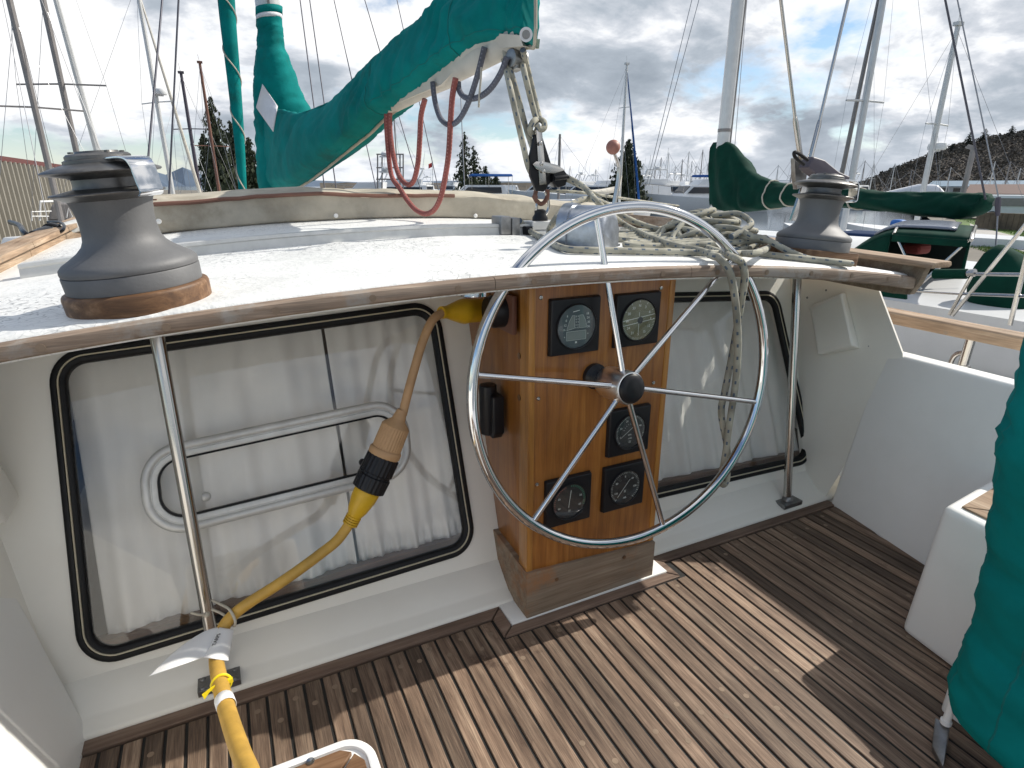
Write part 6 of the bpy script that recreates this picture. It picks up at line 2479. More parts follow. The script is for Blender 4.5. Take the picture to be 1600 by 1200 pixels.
# ------------------------------------------------------------------ conifers
def conifer(label, px, D, py_top, py_base, spread, seed, droop=0.5, matl='needles', dens=1.0, group='conifers beyond the marina', name='conifer', ragged=0.35):
    rg = random.Random(seed)
    zb, zt_ = 1.25 + (HOR - py_base) / 970 * D, 1.25 + (HOR - py_top) / 970 * D
    base = at(px, D, zb)
    H_ = zt_ - zb
    t = thing(name, label, 'tree', base, group)
    mb = MB()
    lean = Vector((rg.uniform(-0.03, 0.03) * H_, rg.uniform(-0.03, 0.03) * H_, 0))
    mb.tube([base - Vector((0, 0, 0.6)), base + lean * 0.5 + Vector((0, 0, H_ * 0.5)), base + lean + Vector((0, 0, H_ * 0.99))], [H_ * 0.02, H_ * 0.012, 0.012], 8)
    mb.build('trunk', M['bark'], t)
    mb = MB()
    nb = int(150 * dens)
    for i in range(nb):
        f = (i + rg.random()) / nb
        z = H_ * f ** 0.9
        reach = spread * (1 - f) ** 0.75 * rg.uniform(1 - ragged, 1.1) + 0.03 * H_ * (1 - f) + 0.1
        if f < 0.1:
            reach *= 0.75
        a = rg.uniform(0, 2 * pi)
        d = Vector((cos(a), sin(a), 0))
        o_ = base + lean * f + Vector((0, 0, z))
        ns = 7
        for s_ in range(ns):
            u = (s_ + 0.6) / ns
            c = o_ + d * reach * u + Vector((0, 0, reach * (0.12 * u - droop * u * u)))
            for q in range(3):
                sz = reach * 0.17 * (1.15 - 0.5 * u) + 0.05
                e = c + Vector((rg.gauss(0, 1), rg.gauss(0, 1), rg.gauss(0, 0.6))) * sz * 0.55
                n_ = Vector((rg.gauss(0, 1), rg.gauss(0, 1), rg.gauss(0, 0.7))).normalized()
                x_, y_, z_ = basis(n_)
                dn = Vector((0, 0, -sz * rg.uniform(0.5, 1.5) * (0.4 + droop)))
                mb.add([e + x_ * sz * 0.5, e + y_ * sz * 0.45, e - x_ * sz * 0.5 + dn * 0.4, e - y_ * sz * 0.2 + dn], [(0, 1, 2, 3)])
    mb.build('crown', M[matl], t, smooth=0, recalc=False)
    return t


conifer('drooping conifer left of the slim teal furled sail, the tallest of its clump', 352, 45, 176, 305, 1.5, 31, 0.8, dens=0.7, ragged=0.55)
conifer('smaller drooping conifer at the outer left side of its clump', 331, 46, 222, 305, 1.0, 32, 0.9, dens=0.6, ragged=0.6)
conifer('bushy conifer close behind the slim teal furled sail', 372, 47, 205, 305, 1.5, 33, 0.7, dens=0.7, ragged=0.5)
conifer('conifer half hidden between furled sail and mainmast cover', 397, 48, 225, 305, 1.3, 34, 0.7, dens=0.6, ragged=0.5)
conifer('tall thin conifer with ragged branches above the blue boat canopy', 727, 75, 212, 300, 2.1, 35, 0.6, dens=0.55, ragged=0.7)
conifer('shorter pointed conifer just right of the tall ragged one', 742, 78, 232, 300, 1.9, 36, 0.5, dens=0.55, ragged=0.6)
conifer('small young conifer beside the pair above the blue canopy', 759, 80, 261, 300, 1.2, 37, 0.5, dens=0.6)
conifer('smallest scraggly conifer at the end of the blue canopy', 774, 82, 274, 300, 1.5, 38, 0.6, dens=0.5, ragged=0.6)
conifer('narrow dark conifer just behind the throttle lever and its red ball', 980, 55, 224, 318, 2.2, 39, 0.6, dens=1.2, ragged=0.25)
for i, (px_, top_, D_, sp) in enumerate(((1497, 227, 255, 2.6), (1520, 224, 258, 3.2), (1543, 231, 255, 2.4), (1560, 222, 260, 3.0), (1583, 226, 258, 2.8), (1600, 218, 260, 3.4), (1455, 247, 250, 2.0), (1475, 240, 252, 2.2), (1400, 268, 245, 1.8))):
    yb = interp(RIDGE, px_) + 5
    conifer('distant dark conifer standing on the ridge of the brown hill', px_, D_, top_, yb, sp, 50 + i, 0.25, 'needles2', 0.55, 'conifers along the hill ridge')

# ------------------------------------------------------------------ shed, pipe frame, sign
shed = thing('corrugated_shed', 'tan corrugated steel shed with red roof edge beyond the left winch', 'shed', at(40, 30, -0.4))
sA0, sB0 = PD(0, 251, 25), PD(130, 268, 31)
sa, sb = sA0 + (sA0 - sB0) * 1.6, sB0 + (sB0 - sA0) * 0.35
sx_ = (Vector((sb.x, sb.y, 0)) - Vector((sa.x, sa.y, 0)))
Ls = sx_.length
sx_.normalize()
sn = Vector((sx_.y, -sx_.x, 0))
mb = MB()
rows = []
nrib = int(Ls / 0.3)
for i in range(nrib):
    for du, dn in ((0, 0), (0.15, 0), (0.19, 0.09), (0.26, 0.09)):
        u = i * 0.3 + du
        rows.append((u, dn))
sgn = 1 if sn.dot(-sa) > 0 else -1
for u, dn in rows:
    p = Vector((sa.x, sa.y, 0)) + sx_ * u + sn * dn * sgn
    zt_ = sa.z + (sb.z - sa.z) * u / Ls
    mb.v += [Vector((p.x, p.y, -0.5)), Vector((p.x, p.y, zt_))]
for i in range(len(rows) - 1):
    mb.f.append([2 * i, 2 * i + 2, 2 * i + 3, 2 * i + 1])
    mb.mi.append(0)
mb.build('wall', M['shedwall'], shed, smooth=0)
mb = MB()
e0, e1 = sa + sn * sgn * 0.05, sb + sn * sgn * 0.05
mb.hexa([e0 - Vector((0, 0, 0.02)), e1 - Vector((0, 0, 0.02)), e1 - sn * sgn * 6 + Vector((0, 0, 0.2)), e0 - sn * sgn * 6 + Vector((0, 0, 0.2))], [e0 + Vector((0, 0, 0.14)), e1 + Vector((0, 0, 0.14)), e1 - sn * sgn * 6 + Vector((0, 0, 0.4)), e0 - sn * sgn * 6 + Vector((0, 0, 0.4))])
mb.build('roof_edge', M['shedtrim'], shed, smooth=0)
dpt = PD(28, 320, 28.3)
sg0 = PD(-30, 299, 26)
sgq = PD(6, 320, 27)
mb = MB()
mb.hexa([Vector((sg0.x, sg0.y, sgq.z)), Vector((sgq.x, sgq.y, sgq.z)), Vector((sgq.x, sgq.y, sgq.z)) - sn * sgn * 0.06, Vector((sg0.x, sg0.y, sgq.z)) - sn * sgn * 0.06],
        [Vector((sg0.x, sg0.y, sg0.z)), Vector((sgq.x, sgq.y, sg0.z)), Vector((sgq.x, sgq.y, sg0.z)) - sn * sgn * 0.06, Vector((sg0.x, sg0.y, sg0.z)) - sn * sgn * 0.06])
o = mb.build('wall_sign', M['signblue'], None, smooth=0)
setp(o, 'navy blue sign on the tan shed wall at the picture edge', 'sign')
gt = thing('pipe_frame', 'white painted pipe frame standing in front of the tan shed', 'pipe frame', PD(90, 340, 20))
mb = MB()


def dpx(px, py, D):
    return PD(px, py, D)


mb.tube([dpx(62, 345, 20), dpx(63, 315, 20), dpx(112, 314, 20.5), dpx(130, 316, 20.7)], 0.028, 8)
mb.tube([dpx(50, 345, 19.6), dpx(49, 331, 19.6), dpx(80, 330, 20)], 0.016, 8)
mb.tube([dpx(50, 338, 19.6), dpx(76, 338, 20)], 0.014, 8)
mb.tube([dpx(104, 340, 20), dpx(107, 325, 20), dpx(113, 339, 20)], 0.016, 8)
mb.build('pipes', M['pipe'], gt)
dk = MB()
dk.prism([dpx(74, 345, 21), dpx(80, 322, 21), dpx(88, 317, 21), dpx(110, 318, 21), dpx(112, 345, 21)], azv(90) * 1.0)
o = dk.build('covered_trailer', M['mastgrey'], None, smooth=0, bevel=0.05)
setp(o, 'dark covered load standing behind the white pipe frame', 'trailer')

# ------------------------------------------------------------------ boats
def hull_mesh(mb, L, B, fb, sheer=0.25, mi=0, bow_rake=0.9, transom=0.8):
    """bow towards +y, origin amidships at the waterline"""
    ns = 12
    sec = []
    for i in range(ns + 1):
        t = i / ns
        y = -L / 2 + L * t
        w = B / 2 * (transom + (1 - transom) * sin(min(1, t / 0.5) * pi / 2)) * (1 - max(0, (t - 0.5) / 0.5) ** 2.2)
        h = fb * (1 + sheer * (max(0, t - 0.35) / 0.65) ** 1.5)
        wl_ = w * 0.72
        ry = bow_rake * max(0, (t - 0.7) / 0.3) ** 1.5
        sec.append([Vector((-w, y, h)), Vector((-w * 0.93, y - ry * 0.4, h * 0.45)), Vector((-wl_, y - ry, -0.15)), Vector((wl_, y - ry, -0.15)), Vector((w * 0.93, y - ry * 0.4, h * 0.45)), Vector((w, y, h))])
    b = len(mb.v)
    for s_ in sec:
        mb.v += s_
    for i in range(ns):
        for j in range(5):
            mb.f.append([b + i * 6 + j, b + i * 6 + j + 1, b + (i + 1) * 6 + j + 1, b + (i + 1) * 6 + j])
            mb.mi.append(mi)
        mb.f.append([b + i * 6 + 5, b + i * 6, b + (i + 1) * 6, b + (i + 1) * 6 + 5])
        mb.mi.append(mi)
    mb.f.append([b + k for k in range(6)])
    mb.mi.append(mi)
    return mb


def xf(mb, Mx):
    mb.v = [Mx @ v for v in mb.v]
    return mb


def place_m(px, D, head):
    p = at(px, D, WZ)
    return Matrix.Translation(p) @ Matrix.Rotation(head, 4, 'Z')


def bg_sailboat(px, D, py_top, label, mast_m='mastpaint', r=0.075, head=0.0, L=9.0, furl=None, spread=None, cover_m=None, hull_m='hull', group='moored sailboats around us', wires=True, house=True, radar=None, masthead=True, deck=0.9):
    Mx = place_m(px, D, head)
    t = thing('moored_sailboat', label, 'sailboat', at(px, D, WZ), group)
    xf(hull_mesh(MB(), L, L * 0.31, deck), Mx @ Matrix.Translation((0, -L * 0.08, 0))).build('hull', M[hull_m], t, smooth=40)
    if house:
        mb = MB()
        mb.hexa([(-L * 0.1, -L * 0.22, deck), (L * 0.1, -L * 0.22, deck), (L * 0.07, L * 0.16, deck), (-L * 0.07, L * 0.16, deck)],
                [(-L * 0.085, -L * 0.2, deck + 0.42), (L * 0.085, -L * 0.2, deck + 0.42), (L * 0.05, L * 0.11, deck + 0.36), (-L * 0.05, L * 0.11, deck + 0.36)])
        xf(mb, Mx).build('cabin', M['hull'], t, bevel=0.05)
    zt_ = 1.25 + (HOR - py_top) / 970 * D
    base = at(px, D, WZ + deck)
    topv = Vector((base.x, base.y, zt_))
    mb = MB()
    mb.tube([base, base.lerp(topv, 0.6), topv], [r, r, r * 0.8], 10)
    if masthead:
        mb.box((topv.x - r * 1.6, topv.y - r, topv.z), (topv.x + r * 1.6, topv.y + r, topv.z + r * 1.2))
        mb.tube([topv, topv + Vector((-0.05, 0, 0.45))], 0.008, 5)
    mb.build('mast', M[mast_m], t)
    H_ = zt_ - base.z
    cr = Vector((cos(head), sin(head), 0))
    fw = Vector((-sin(head), cos(head), 0))
    if spread:
        for f, hw in spread:
            c = base + Vector((0, 0, H_ * f))
            mb = MB()
            mb.tube([c - cr * hw + Vector((0, 0, -0.02)), c, c + cr * hw + Vector((0, 0, -0.02))], r * 0.3, 6)
            mb.build('spreader', M[mast_m], t)
    if wires:
        mb = MB()
        tp_ = topv - Vector((0, 0, 0.1))
        wr_ = 0.0045 * max(1.0, D / 22)
        hw = spread[0][1] if spread else 0.8
        for s_ in (-1, 1):
            dk_ = base + cr * s_ * L * 0.14
            mid = base + Vector((0, 0, H_ * (spread[0][0] if spread else 0.5))) + cr * s_ * hw
            mb.tube([tp_, mid, dk_], wr_, 4, cap=False)
            mb.tube([base + Vector((0, 0, H_ * 0.55)), base + cr * s_ * L * 0.13 - fw * 0.5], wr_, 4, cap=False)
        mb.tube([tp_, base - fw * L * 0.55], wr_, 4, cap=False)
        if not furl:
            mb.tube([tp_, base + fw * L * 0.42 + Vector((0, 0, 0.1))], wr_, 4, cap=False)
        mb.build('standing_rigging', M['wire'], t)
    if furl:
        mb = MB()
        mb.tube([topv - Vector((0, 0, 0.15)), topv.lerp(base + fw * L * furl[1] + Vector((0, 0, 0.2)), 0.5), base + fw * L * furl[1] + Vector((0, 0, 0.2))], [0.03, 0.06, 0.075], 8)
        mb.build('furled_headsail', M[furl[0]], t)
    if cover_m:
        mb = MB()
        c0 = base + Vector((0, 0, 1.0))
        mb.tube([c0 + Vector((0, 0, 0.9)), c0 + Vector((0, 0, 0.15)) - fw * 0.3, c0 - fw * L * 0.2, c0 - fw * L * 0.36], [0.1, 0.2, 0.17, 0.1], 10)
        mb.build('boom_cover', M[cover_m], t, smooth=60)
    if radar:
        c = base + Vector((0, 0, H_ * radar)) - fw * 0.0 + cr * 0.3
        mb = MB()
        mb.lathe([(0.0, -0.1), (0.24, -0.09), (0.27, 0.0), (0.24, 0.1), (0.1, 0.14), (0, 0.14)], 18, Matrix.Translation(c))
        mb.box((c.x - 0.05 - 0.25 * cr.x, c.y - 0.04 - 0.25 * cr.y, c.z - 0.14), (c.x + 0.1, c.y + 0.04, c.z - 0.095))
        mb.build('radar_dome', M['hull'], t, smooth=50)
    return t


def motor_yacht(px, D, label, L=11.0, head=0.4, style=0, canvas=None, hull_m='hull', group='motor boats across the marina', sc=1.0, fly=True, wl_z=None):
    Mx = place_m(px, D, head) @ Matrix.Scale(sc, 4)
    t = thing('motor_boat', label, 'motor boat', at(px, D, WZ), group)
    fb = 1.15
    B = L * 0.32
    xf(hull_mesh(MB(), L, B, fb, 0.45, bow_rake=1.6, transom=0.92), Mx).build('hull', M[hull_m], t, smooth=40)
    mb = MB()
    a, b = -L * 0.30, L * 0.22
    z0, z1 = fb, fb + 1.15
    mb.hexa([(-B * 0.4, a, z0), (B * 0.4, a, z0), (B * 0.33, b, z0), (-B * 0.33, b, z0)], [(-B * 0.36, a + 0.1, z1), (B * 0.36, a + 0.1, z1), (B * 0.28, b - 1.3, z1), (-B * 0.28, b - 1.3, z1)])
    cab = xf(mb, Mx).build('cabin', M['hull'], t, bevel=0.08 * sc)
    for s_ in (-1, 1):
        mb = MB()
        q = [(s_ * B * 0.399, a + 0.5, z0 + 0.45), (s_ * B * 0.353, b - 0.75, z0 + 0.45), (s_ * B * 0.318, b - 1.35, z1 - 0.18), (s_ * B * 0.376, a + 0.55, z1 - 0.18)]
        mb.prism(q, (s_ * 0.03, 0, 0))
        xf(mb, Mx).build('side_window', M['darkwin'], cab, smooth=0)
    mb = MB()
    mb.prism([(-B * 0.29, b - 0.55, z0 + 0.42), (B * 0.29, b - 0.55, z0 + 0.42), (B * 0.26, b - 1.15, z1 - 0.12), (-B * 0.26, b - 1.15, z1 - 0.12)], (0, 0.05, 0.03))
    xf(mb, Mx).build('windscreen', M['darkwin'], cab, smooth=0)
    if fly:
        mb = MB()
        mb.hexa([(-B * 0.3, a + 0.6, z1), (B * 0.3, a + 0.6, z1), (B * 0.24, b - 1.9, z1), (-B * 0.24, b - 1.9, z1)], [(-B * 0.32, a + 0.5, z1 + 0.55), (B * 0.32, a + 0.5, z1 + 0.55), (B * 0.22, b - 2.4, z1 + 0.5), (-B * 0.22, b - 2.4, z1 + 0.5)])
        xf(mb, Mx).build('flybridge', M['hull'], t, bevel=0.06 * sc)
        mb = MB()
        for s_ in (-1, 1):
            mb.tube([(s_ * B * 0.3, a + 0.9, z1 + 0.4), (s_ * B * 0.26, a + 0.4, z1 + 1.35)], 0.07, 8)
        mb.tube([(-B * 0.26, a + 0.4, z1 + 1.35), (B * 0.26, a + 0.4, z1 + 1.35)], 0.07, 8)
        mb.lathe([(0, 0), (0.28, 0.02), (0.28, 0.16), (0, 0.2)], 14, Matrix.Translation((0, a + 0.4, z1 + 1.42)))
        mb.tube([(B * 0.2, a + 0.4, z1 + 1.4), (B * 0.22, a + 0.1, z1 + 3.2)], 0.02, 5)
        mb.tube([(-B * 0.2, a + 0.4, z1 + 1.4), (-B * 0.22, a + 0.2, z1 + 2.6)], 0.02, 5)
        xf(mb, Mx).build('radar_arch', M['hull'], t, smooth=50)
    if canvas:
        mb = MB()
        zt2 = z1 + (1.5 if fly else 0.75)
        mb.hexa([(-B * 0.36, a - 0.6, zt2), (B * 0.36, a - 0.6, zt2), (B * 0.33, b - 1.6, zt2), (-B * 0.33, b - 1.6, zt2)], [(-B * 0.3, a - 0.5, zt2 + 0.22), (B * 0.3, a - 0.5, zt2 + 0.22), (B * 0.28, b - 1.7, zt2 + 0.22), (-B * 0.28, b - 1.7, zt2 + 0.22)])
        xf(mb, Mx).build('canopy', M[canvas], t, bevel=0.07 * sc)
        for s_ in (-1, 1):
            for y_ in (a - 0.5, (a + b) / 2 - 0.8, b - 1.7):
                mb = MB()
                mb.tube([(s_ * B * 0.34, y_, fb), (s_ * B * 0.34, y_, zt2 + 0.02)], 0.025, 6)
                xf(mb, Mx).build('canopy_post', M['steel'], t)
    mb = MB()
    rl = [(-B * 0.3, L * 0.18, fb + 1.0), (-B * 0.18, L * 0.36, fb + 1.15), (0, L * 0.47, fb + 1.25), (B * 0.18, L * 0.36, fb + 1.15), (B * 0.3, L * 0.18, fb + 1.0)]
    mb.tube(catmull(rl, 4), 0.022, 5)
    for x_, y_, z_ in rl:
        mb.tube([(x_, y_, fb + 0.2), (x_, y_, z_)], 0.018, 5)
    xf(mb, Mx).build('bow_rail', M['steel'], t)
    return t


# left-hand masts close by
bg_sailboat(83, 15, -120, 'moored sailboat with the bare grey-brown mast farthest left in the sky', 'mastgrey', 0.055, head=0.15, spread=[(0.36, 0.75)], deck=0.85)
bg_sailboat(131, 17, -150, 'moored sailboat with grey mast and white furled headsail above the left winch', 'mastgrey', 0.06, head=-0.35, spread=[(0.38, 0.9)], furl=('mastpaint', 0.12), deck=0.85)
bg_sailboat(268, 30, 50, 'moored sailboat with white masthead, radar dome and white furled headsail', 'mastpaint', 0.085, head=-0.9, spread=[(0.52, 0.95)], furl=('sailcloth', 0.16), radar=0.56)
bg_sailboat(311, 36, 150, 'moored sailboat with a short black mast left of the drooping conifers', 'mastdark', 0.085, head=-0.5, spread=[(0.62, 0.85)], hull_m='hullblue')
bg_sailboat(341, 42, 136, 'moored sailboat with a reddish-brown wooden mast rising from the conifers', 'mastbrown', 0.09, head=0.2, spread=[(0.45, 1.0)])
bg_sailboat(969, 38, 124, 'moored sailboat with silver mast and blue furled headsail behind the red ball', 'mastpaint', 0.08, head=-1.25, spread=[(0.72, 0.4)], furl=('bluecanvas', 0.24), cover_m='sailcloth')
bg_sailboat(873, 46, 216, 'moored sailboat with a short stub mast behind the fiddle block', 'mastgrey', 0.1, head=0.5, masthead=False, L=8)
bg_sailboat(1329, 22, -60, 'moored sailboat with tall silver mast and long spreader behind the starboard winch', 'mastpaint', 0.1, head=-0.1, spread=[(0.41, 0.75)], furl=('mastgrey', 0.08), deck=0.8, L=6, house=False)
bg_sailboat(1444, 24, 108, 'moored sailboat with silver mast carrying a grey radar dome', 'mastpaint', 0.085, head=0.1, spread=[(0.55, 0.7)], radar=0.44, deck=0.8, L=6, house=False)
bg_sailboat(622, 70, 195, 'moored sailboat whose thin mast stands behind the longer red rope loop', 'mastgrey', 0.07, head=0.7, spread=[(0.45, 0.6)])
# crowd of far masts
rg = random.Random(77)
fm = [(700, 262), (1003, 258), (1014, 270), (1030, 250), (1041, 243), (1053, 262), (1063, 253), (1072, 242), (1085, 262), (1093, 240), (1103, 258), (905, 270), (890, 262), (930, 266), (1000, 275), (1022, 262), (1078, 255), (1212, 262), (1234, 250), (1290, 262), (1314, 252), (1345, 258), (1360, 262), (1392, 262), (1420, 270), (1480, 268), (1546, 262), (1570, 262), (1588, 270)]
for i, (px_, tp_) in enumerate(fm):
    D_ = rg.uniform(95, 150)
    bg_sailboat(px_, D_, tp_, 'distant white sailboat with bare mast in the crowded far berths', 'mastpaint' if i % 3 else 'mastgrey', 0.075, head=rg.uniform(-0.6, 0.6), L=9, spread=[(0.5, 0.6)], group='distant sailboats in the far berths', masthead=False, house=False)

# motor boats
motor_yacht(610, 62, 'white motor yacht with upper arch and radar behind the red rope loops', 12, 1.25, sc=1.0)
motor_yacht(558, 50, 'white motor yacht with low radar arch just right of the sail cover foot', 10, 1.1, sc=0.88)
motor_yacht(742, 58, 'motor boat under a long bright blue canopy below the conifers', 9.5, 1.3, canvas='bluecanvas', fly=False, sc=1.0)
motor_yacht(962, 84, 'big white motor yacht with tall flybridge right of the throttle lever', 14, 0.9, sc=1.05)
motor_yacht(1050, 74, 'white motor boat with black side windows left of the green sail cover', 9.5, 0.5, fly=False)
motor_yacht(905, 92, 'white motor yacht behind the fiddle block rope tail', 12, 1.9)
motor_yacht(1088, 66, 'small motor boat with blue canopy at the edge of the green sail cover', 8.5, 0.4, canvas='bluecanvas', fly=False)
motor_yacht(1020, 85, 'white flybridge yacht with antennas in the middle of the far berths', 13, 0.2)
motor_yacht(934, 72, 'navy hulled trawler with lattice gantry behind the throttle housing', 10, 1.4, hull_m='hullblue', fly=True)
for i, (px_, D_) in enumerate(((800, 110), (840, 100), (865, 120), (890, 105), (985, 100), (1000, 120), (1040, 110), (1062, 95), (1078, 118), (1098, 104), (1215, 100), (1300, 90), (1330, 110), (700, 120), (655, 110), (915, 66), (1012, 62), (1095, 58), (1070, 80), (985, 76), (880, 84))):
    motor_yacht(px_, D_, 'small distant white motor boat among the crowded far berths', 9 + (i * 37 % 30) / 10, (i * 1.7) % 3.0 - 0.6, fly=i % 3 != 0, group='distant motor boats in the far berths')
# lattice gantry standing on the yacht behind the red loops
gn_ = thing('radar_gantry', 'square steel gantry with radar scanners seen between the red rope loops', 'gantry', at(606, 40, WZ))
mb = MB()
for px_ in (590, 597, 625, 630):
    mb.tube([dpx(px_, 297, 40), dpx(px_, 241, 40)], 0.045, 6)
for py_ in (241, 262, 280):
    mb.tube([dpx(588, py_, 40), dpx(631, py_, 40)], 0.04, 6)
mb.build('frame', M['mastgrey'], gn_)
for py_ in (240, 264):
    mb = MB()
    c = dpx(601, py_, 39.9)
    mb.lathe([(0, -0.12), (0.2, -0.1), (0.22, 0.04), (0.14, 0.12), (0, 0.13)], 14, Matrix.Translation(c))
    mb.box((c.x - 0.32, c.y - 0.1, c.z - 0.22), (c.x + 0.32, c.y + 0.1, c.z - 0.122))
    mb.build('scanner', M['hull'], gn_, smooth=50)
fl_ = thing('flagpole', 'white flagpole with a small faded red flag beyond the red rope loops', 'flagpole', at(676, 60, WZ))
mb = MB()
mb.tube([dpx(677, 297, 60), dpx(675, 246, 60)], 0.035, 6)
mb.build('pole', M['pipe'], fl_)
mb = MB()
mb.grid(lambda a, b: dpx(675 - 5.5 * a, 254 + 7 * b + 2.5 * a, 60) + azv(676) * (0.08 * sin(a * 5)), 6, 4)
mb.build('flag', M['flagred'], fl_, solid=0.01)

# ------------------------------------------------------------------ the sailboat alongside to starboard
nb = thing('neighbour_sailboat', 'white sailboat alongside with dark green canvas and steel stern rails', 'sailboat', (5.6, 4.0, WZ))
NX = 4.3
sh = [PX(1370, 452, NX), PX(1450, 480, NX), PX(1610, 543, NX)]
print('neighbour sheer', sh)
zs = sh[1].z
mb = MB()
W2 = 3.1
st_y = [-0.6, 1.2, 3.5, 6.0, 8.5, 10.3, 11.6]
hwid = [0.78, 0.95, 1.0, 0.97, 0.75, 0.42, 0.03]
cxn = NX + W2 / 2
sec = []
for y, h in zip(st_y, hwid):
    w = W2 / 2 * h
    sec.append([(cxn - w, y, zs + 0.03 * max(0, y - 5)), (cxn - w * 0.98, y, zs - 0.35), (cxn - w * 0.7, y, WZ - 0.1), (cxn + w * 0.7, y, WZ - 0.1), (cxn + w * 0.98, y, zs - 0.35), (cxn + w, y, zs + 0.03 * max(0, y - 5))])
for s_ in sec:
    mb.v += [Vector(p) for p in s_]
for i in range(len(sec) - 1):
    for j in range(6):
        j2 = (j + 1) % 6
        mb.f.append([i * 6 + j, i * 6 + j2, i * 6 + 6 + j2, i * 6 + 6 + j])
        mb.mi.append(0)
mb.f += [[0, 1, 2, 3, 4, 5]]
mb.mi += [0]
mb.build('hull', M['hull'], nb, smooth=30)
mb = MB()
for (y0, y1) in ((-0.4, 2.35), (2.7, 3.3)):
    mb.box((NX - 0.02, y0, zs - 0.42), (NX + 0.06, y1, zs - 0.402))
mb.build('cove_stripe', M['green'], nb, smooth=0)
mb = MB()
mb.hexa([(cxn - 0.9, 4.2, zs), (cxn + 0.9, 4.2, zs), (cxn + 0.8, 7.5, zs + 0.05), (cxn - 0.8, 7.5, zs + 0.05)], [(cxn - 0.8, 4.3, zs + 0.24), (cxn + 0.8, 4.3, zs + 0.24), (cxn + 0.6, 7.0, zs + 0.22), (cxn - 0.6, 7.0, zs + 0.22)])
mb.build('cabin_trunk', M['hull'], nb, bevel=0.06)
# dodger: solid front and shoulder, open bimini aft, solar panel on top
DXa, DXb = 4.78, 5.95
dY0, dY1, dY2 = 2.44, 2.98, 3.5
zT = 0.93


def dtop(u, y):
    """camber of the canopy at u across (0 port .. 1 starboard)"""
    e = abs(2 * u - 1)
    z = zT - 0.02 * e ** 2 - 0.03 * e ** 8
    if y > dY1:
        t = (y - dY1) / (dY2 - dY1)
        z -= (zT - 0.56) * (t ** 1.5)
    else:
        z += 0.02 * sin((y - dY0) / (dY1 - dY0) * pi) * (1 - e)
    return Vector((DXa + (DXb - DXa) * u, y + 0.5 * (DXb - DXa) * u, z))


mb = MB()
mb.grid(lambda a, b: dtop(b, dY0 + (dY2 - dY0) * a), 18, 20)
for u in (0.0, 1.0):
    ya = dY1 + 0.02 if u == 0 else dY0

    def sidefn(a, b, u=u, ya=ya):
        y = ya + (dY2 - ya) * a
        tp_ = dtop(u, y)
        return Vector((tp_.x + (0.02 if u else -0.02) * (1 - b), tp_.y, 0.3 + (tp_.z - 0.3) * b))
    mb.grid(sidefn, 10, 8)
mb.grid(lambda a, b: Vector((DXa - 0.01, dY0 + (dY1 - dY0) * a, dtop(0, dY0).z - 0.05 * b + 0.004)), 8, 2)
mb.grid(lambda a, b: Vector((DXa + (DXb - DXa) * a, dtop(a, dY0).y - 0.005, dtop(a, dY0).z - 0.06 * b)), 14, 2)
mb.build('dodger', M['green'], nb, smooth=50, solid=0.015)
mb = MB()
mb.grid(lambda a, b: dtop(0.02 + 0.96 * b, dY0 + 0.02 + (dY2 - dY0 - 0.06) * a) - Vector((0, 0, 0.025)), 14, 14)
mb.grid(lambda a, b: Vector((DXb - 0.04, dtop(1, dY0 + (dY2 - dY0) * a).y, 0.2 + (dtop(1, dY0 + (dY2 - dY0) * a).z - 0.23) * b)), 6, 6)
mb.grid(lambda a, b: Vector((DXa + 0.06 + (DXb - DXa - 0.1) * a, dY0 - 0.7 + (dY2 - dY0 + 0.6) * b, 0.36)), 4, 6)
mb.build('dodger_shade_lining', M['innerdark'], nb, smooth=60)  # added dark sheets under top, side and floor, coloured as the shade inside
mb = MB()
mb.grid(lambda a, b: dtop(0.12 + 0.76 * b, dY0 + 0.1 + 0.62 * a) + Vector((0, 0, 0.022)), 8, 10)
mb.build('solar_panel', M['solar'], nb, smooth=40, solid=0.012)
mb = MB()
mb.tube([dtop(i / 24, dY0) + Vector((0, -0.012, 0.004)) for i in range(25)], 0.014, 8)
mb.tube([dtop(i / 24, dY1) + Vector((0, 0, 0.012)) for i in range(25)], 0.012, 8)
mb.tube([dtop(0, dY0), Vector((DXa, dY0 + 0.35, 0.42))], 0.013, 8)
mb.tube([dtop(0, dY1 - 0.02), Vector((DXa, dY0 + 0.25, 0.5))], 0.012, 8)
mb.build('dodger_bows', M['steel'], nb)
# mast, boom and dark green sail cover
mast_n = PD(1122, 300, 9.0)
mx2, my2 = mast_n.x, mast_n.y
mb = MB()
mb.tube([(mx2, my2, zs), (mx2, my2, 10)], 0.085, 20)
mb.build('mast', M['mastpaint'], nb)
mb = MB()
mb.tube([(mx2 + 0.055, my2 - 0.065, 1.6), (mx2 + 0.055, my2 - 0.065, 9.9)], 0.014, 8)
zq = PD(1130, 204, 9.0).z
mb.tube([(mx2, my2, zq - 0.02), (mx2, my2, zq + 0.02)], 0.09, 20)
mb.build('mast_track', M['mastgrey'], nb)
bend = PD(1542, 312, 6.6)
bn2 = Vector((-(bend.y - my2), bend.x - mx2, 0)).normalized()
bk2 = bn2.dot(Vector((mx2, my2, 0)))


def PN(px, py, off=0.0):
    return PP(px, py, bn2, bk2 + off)


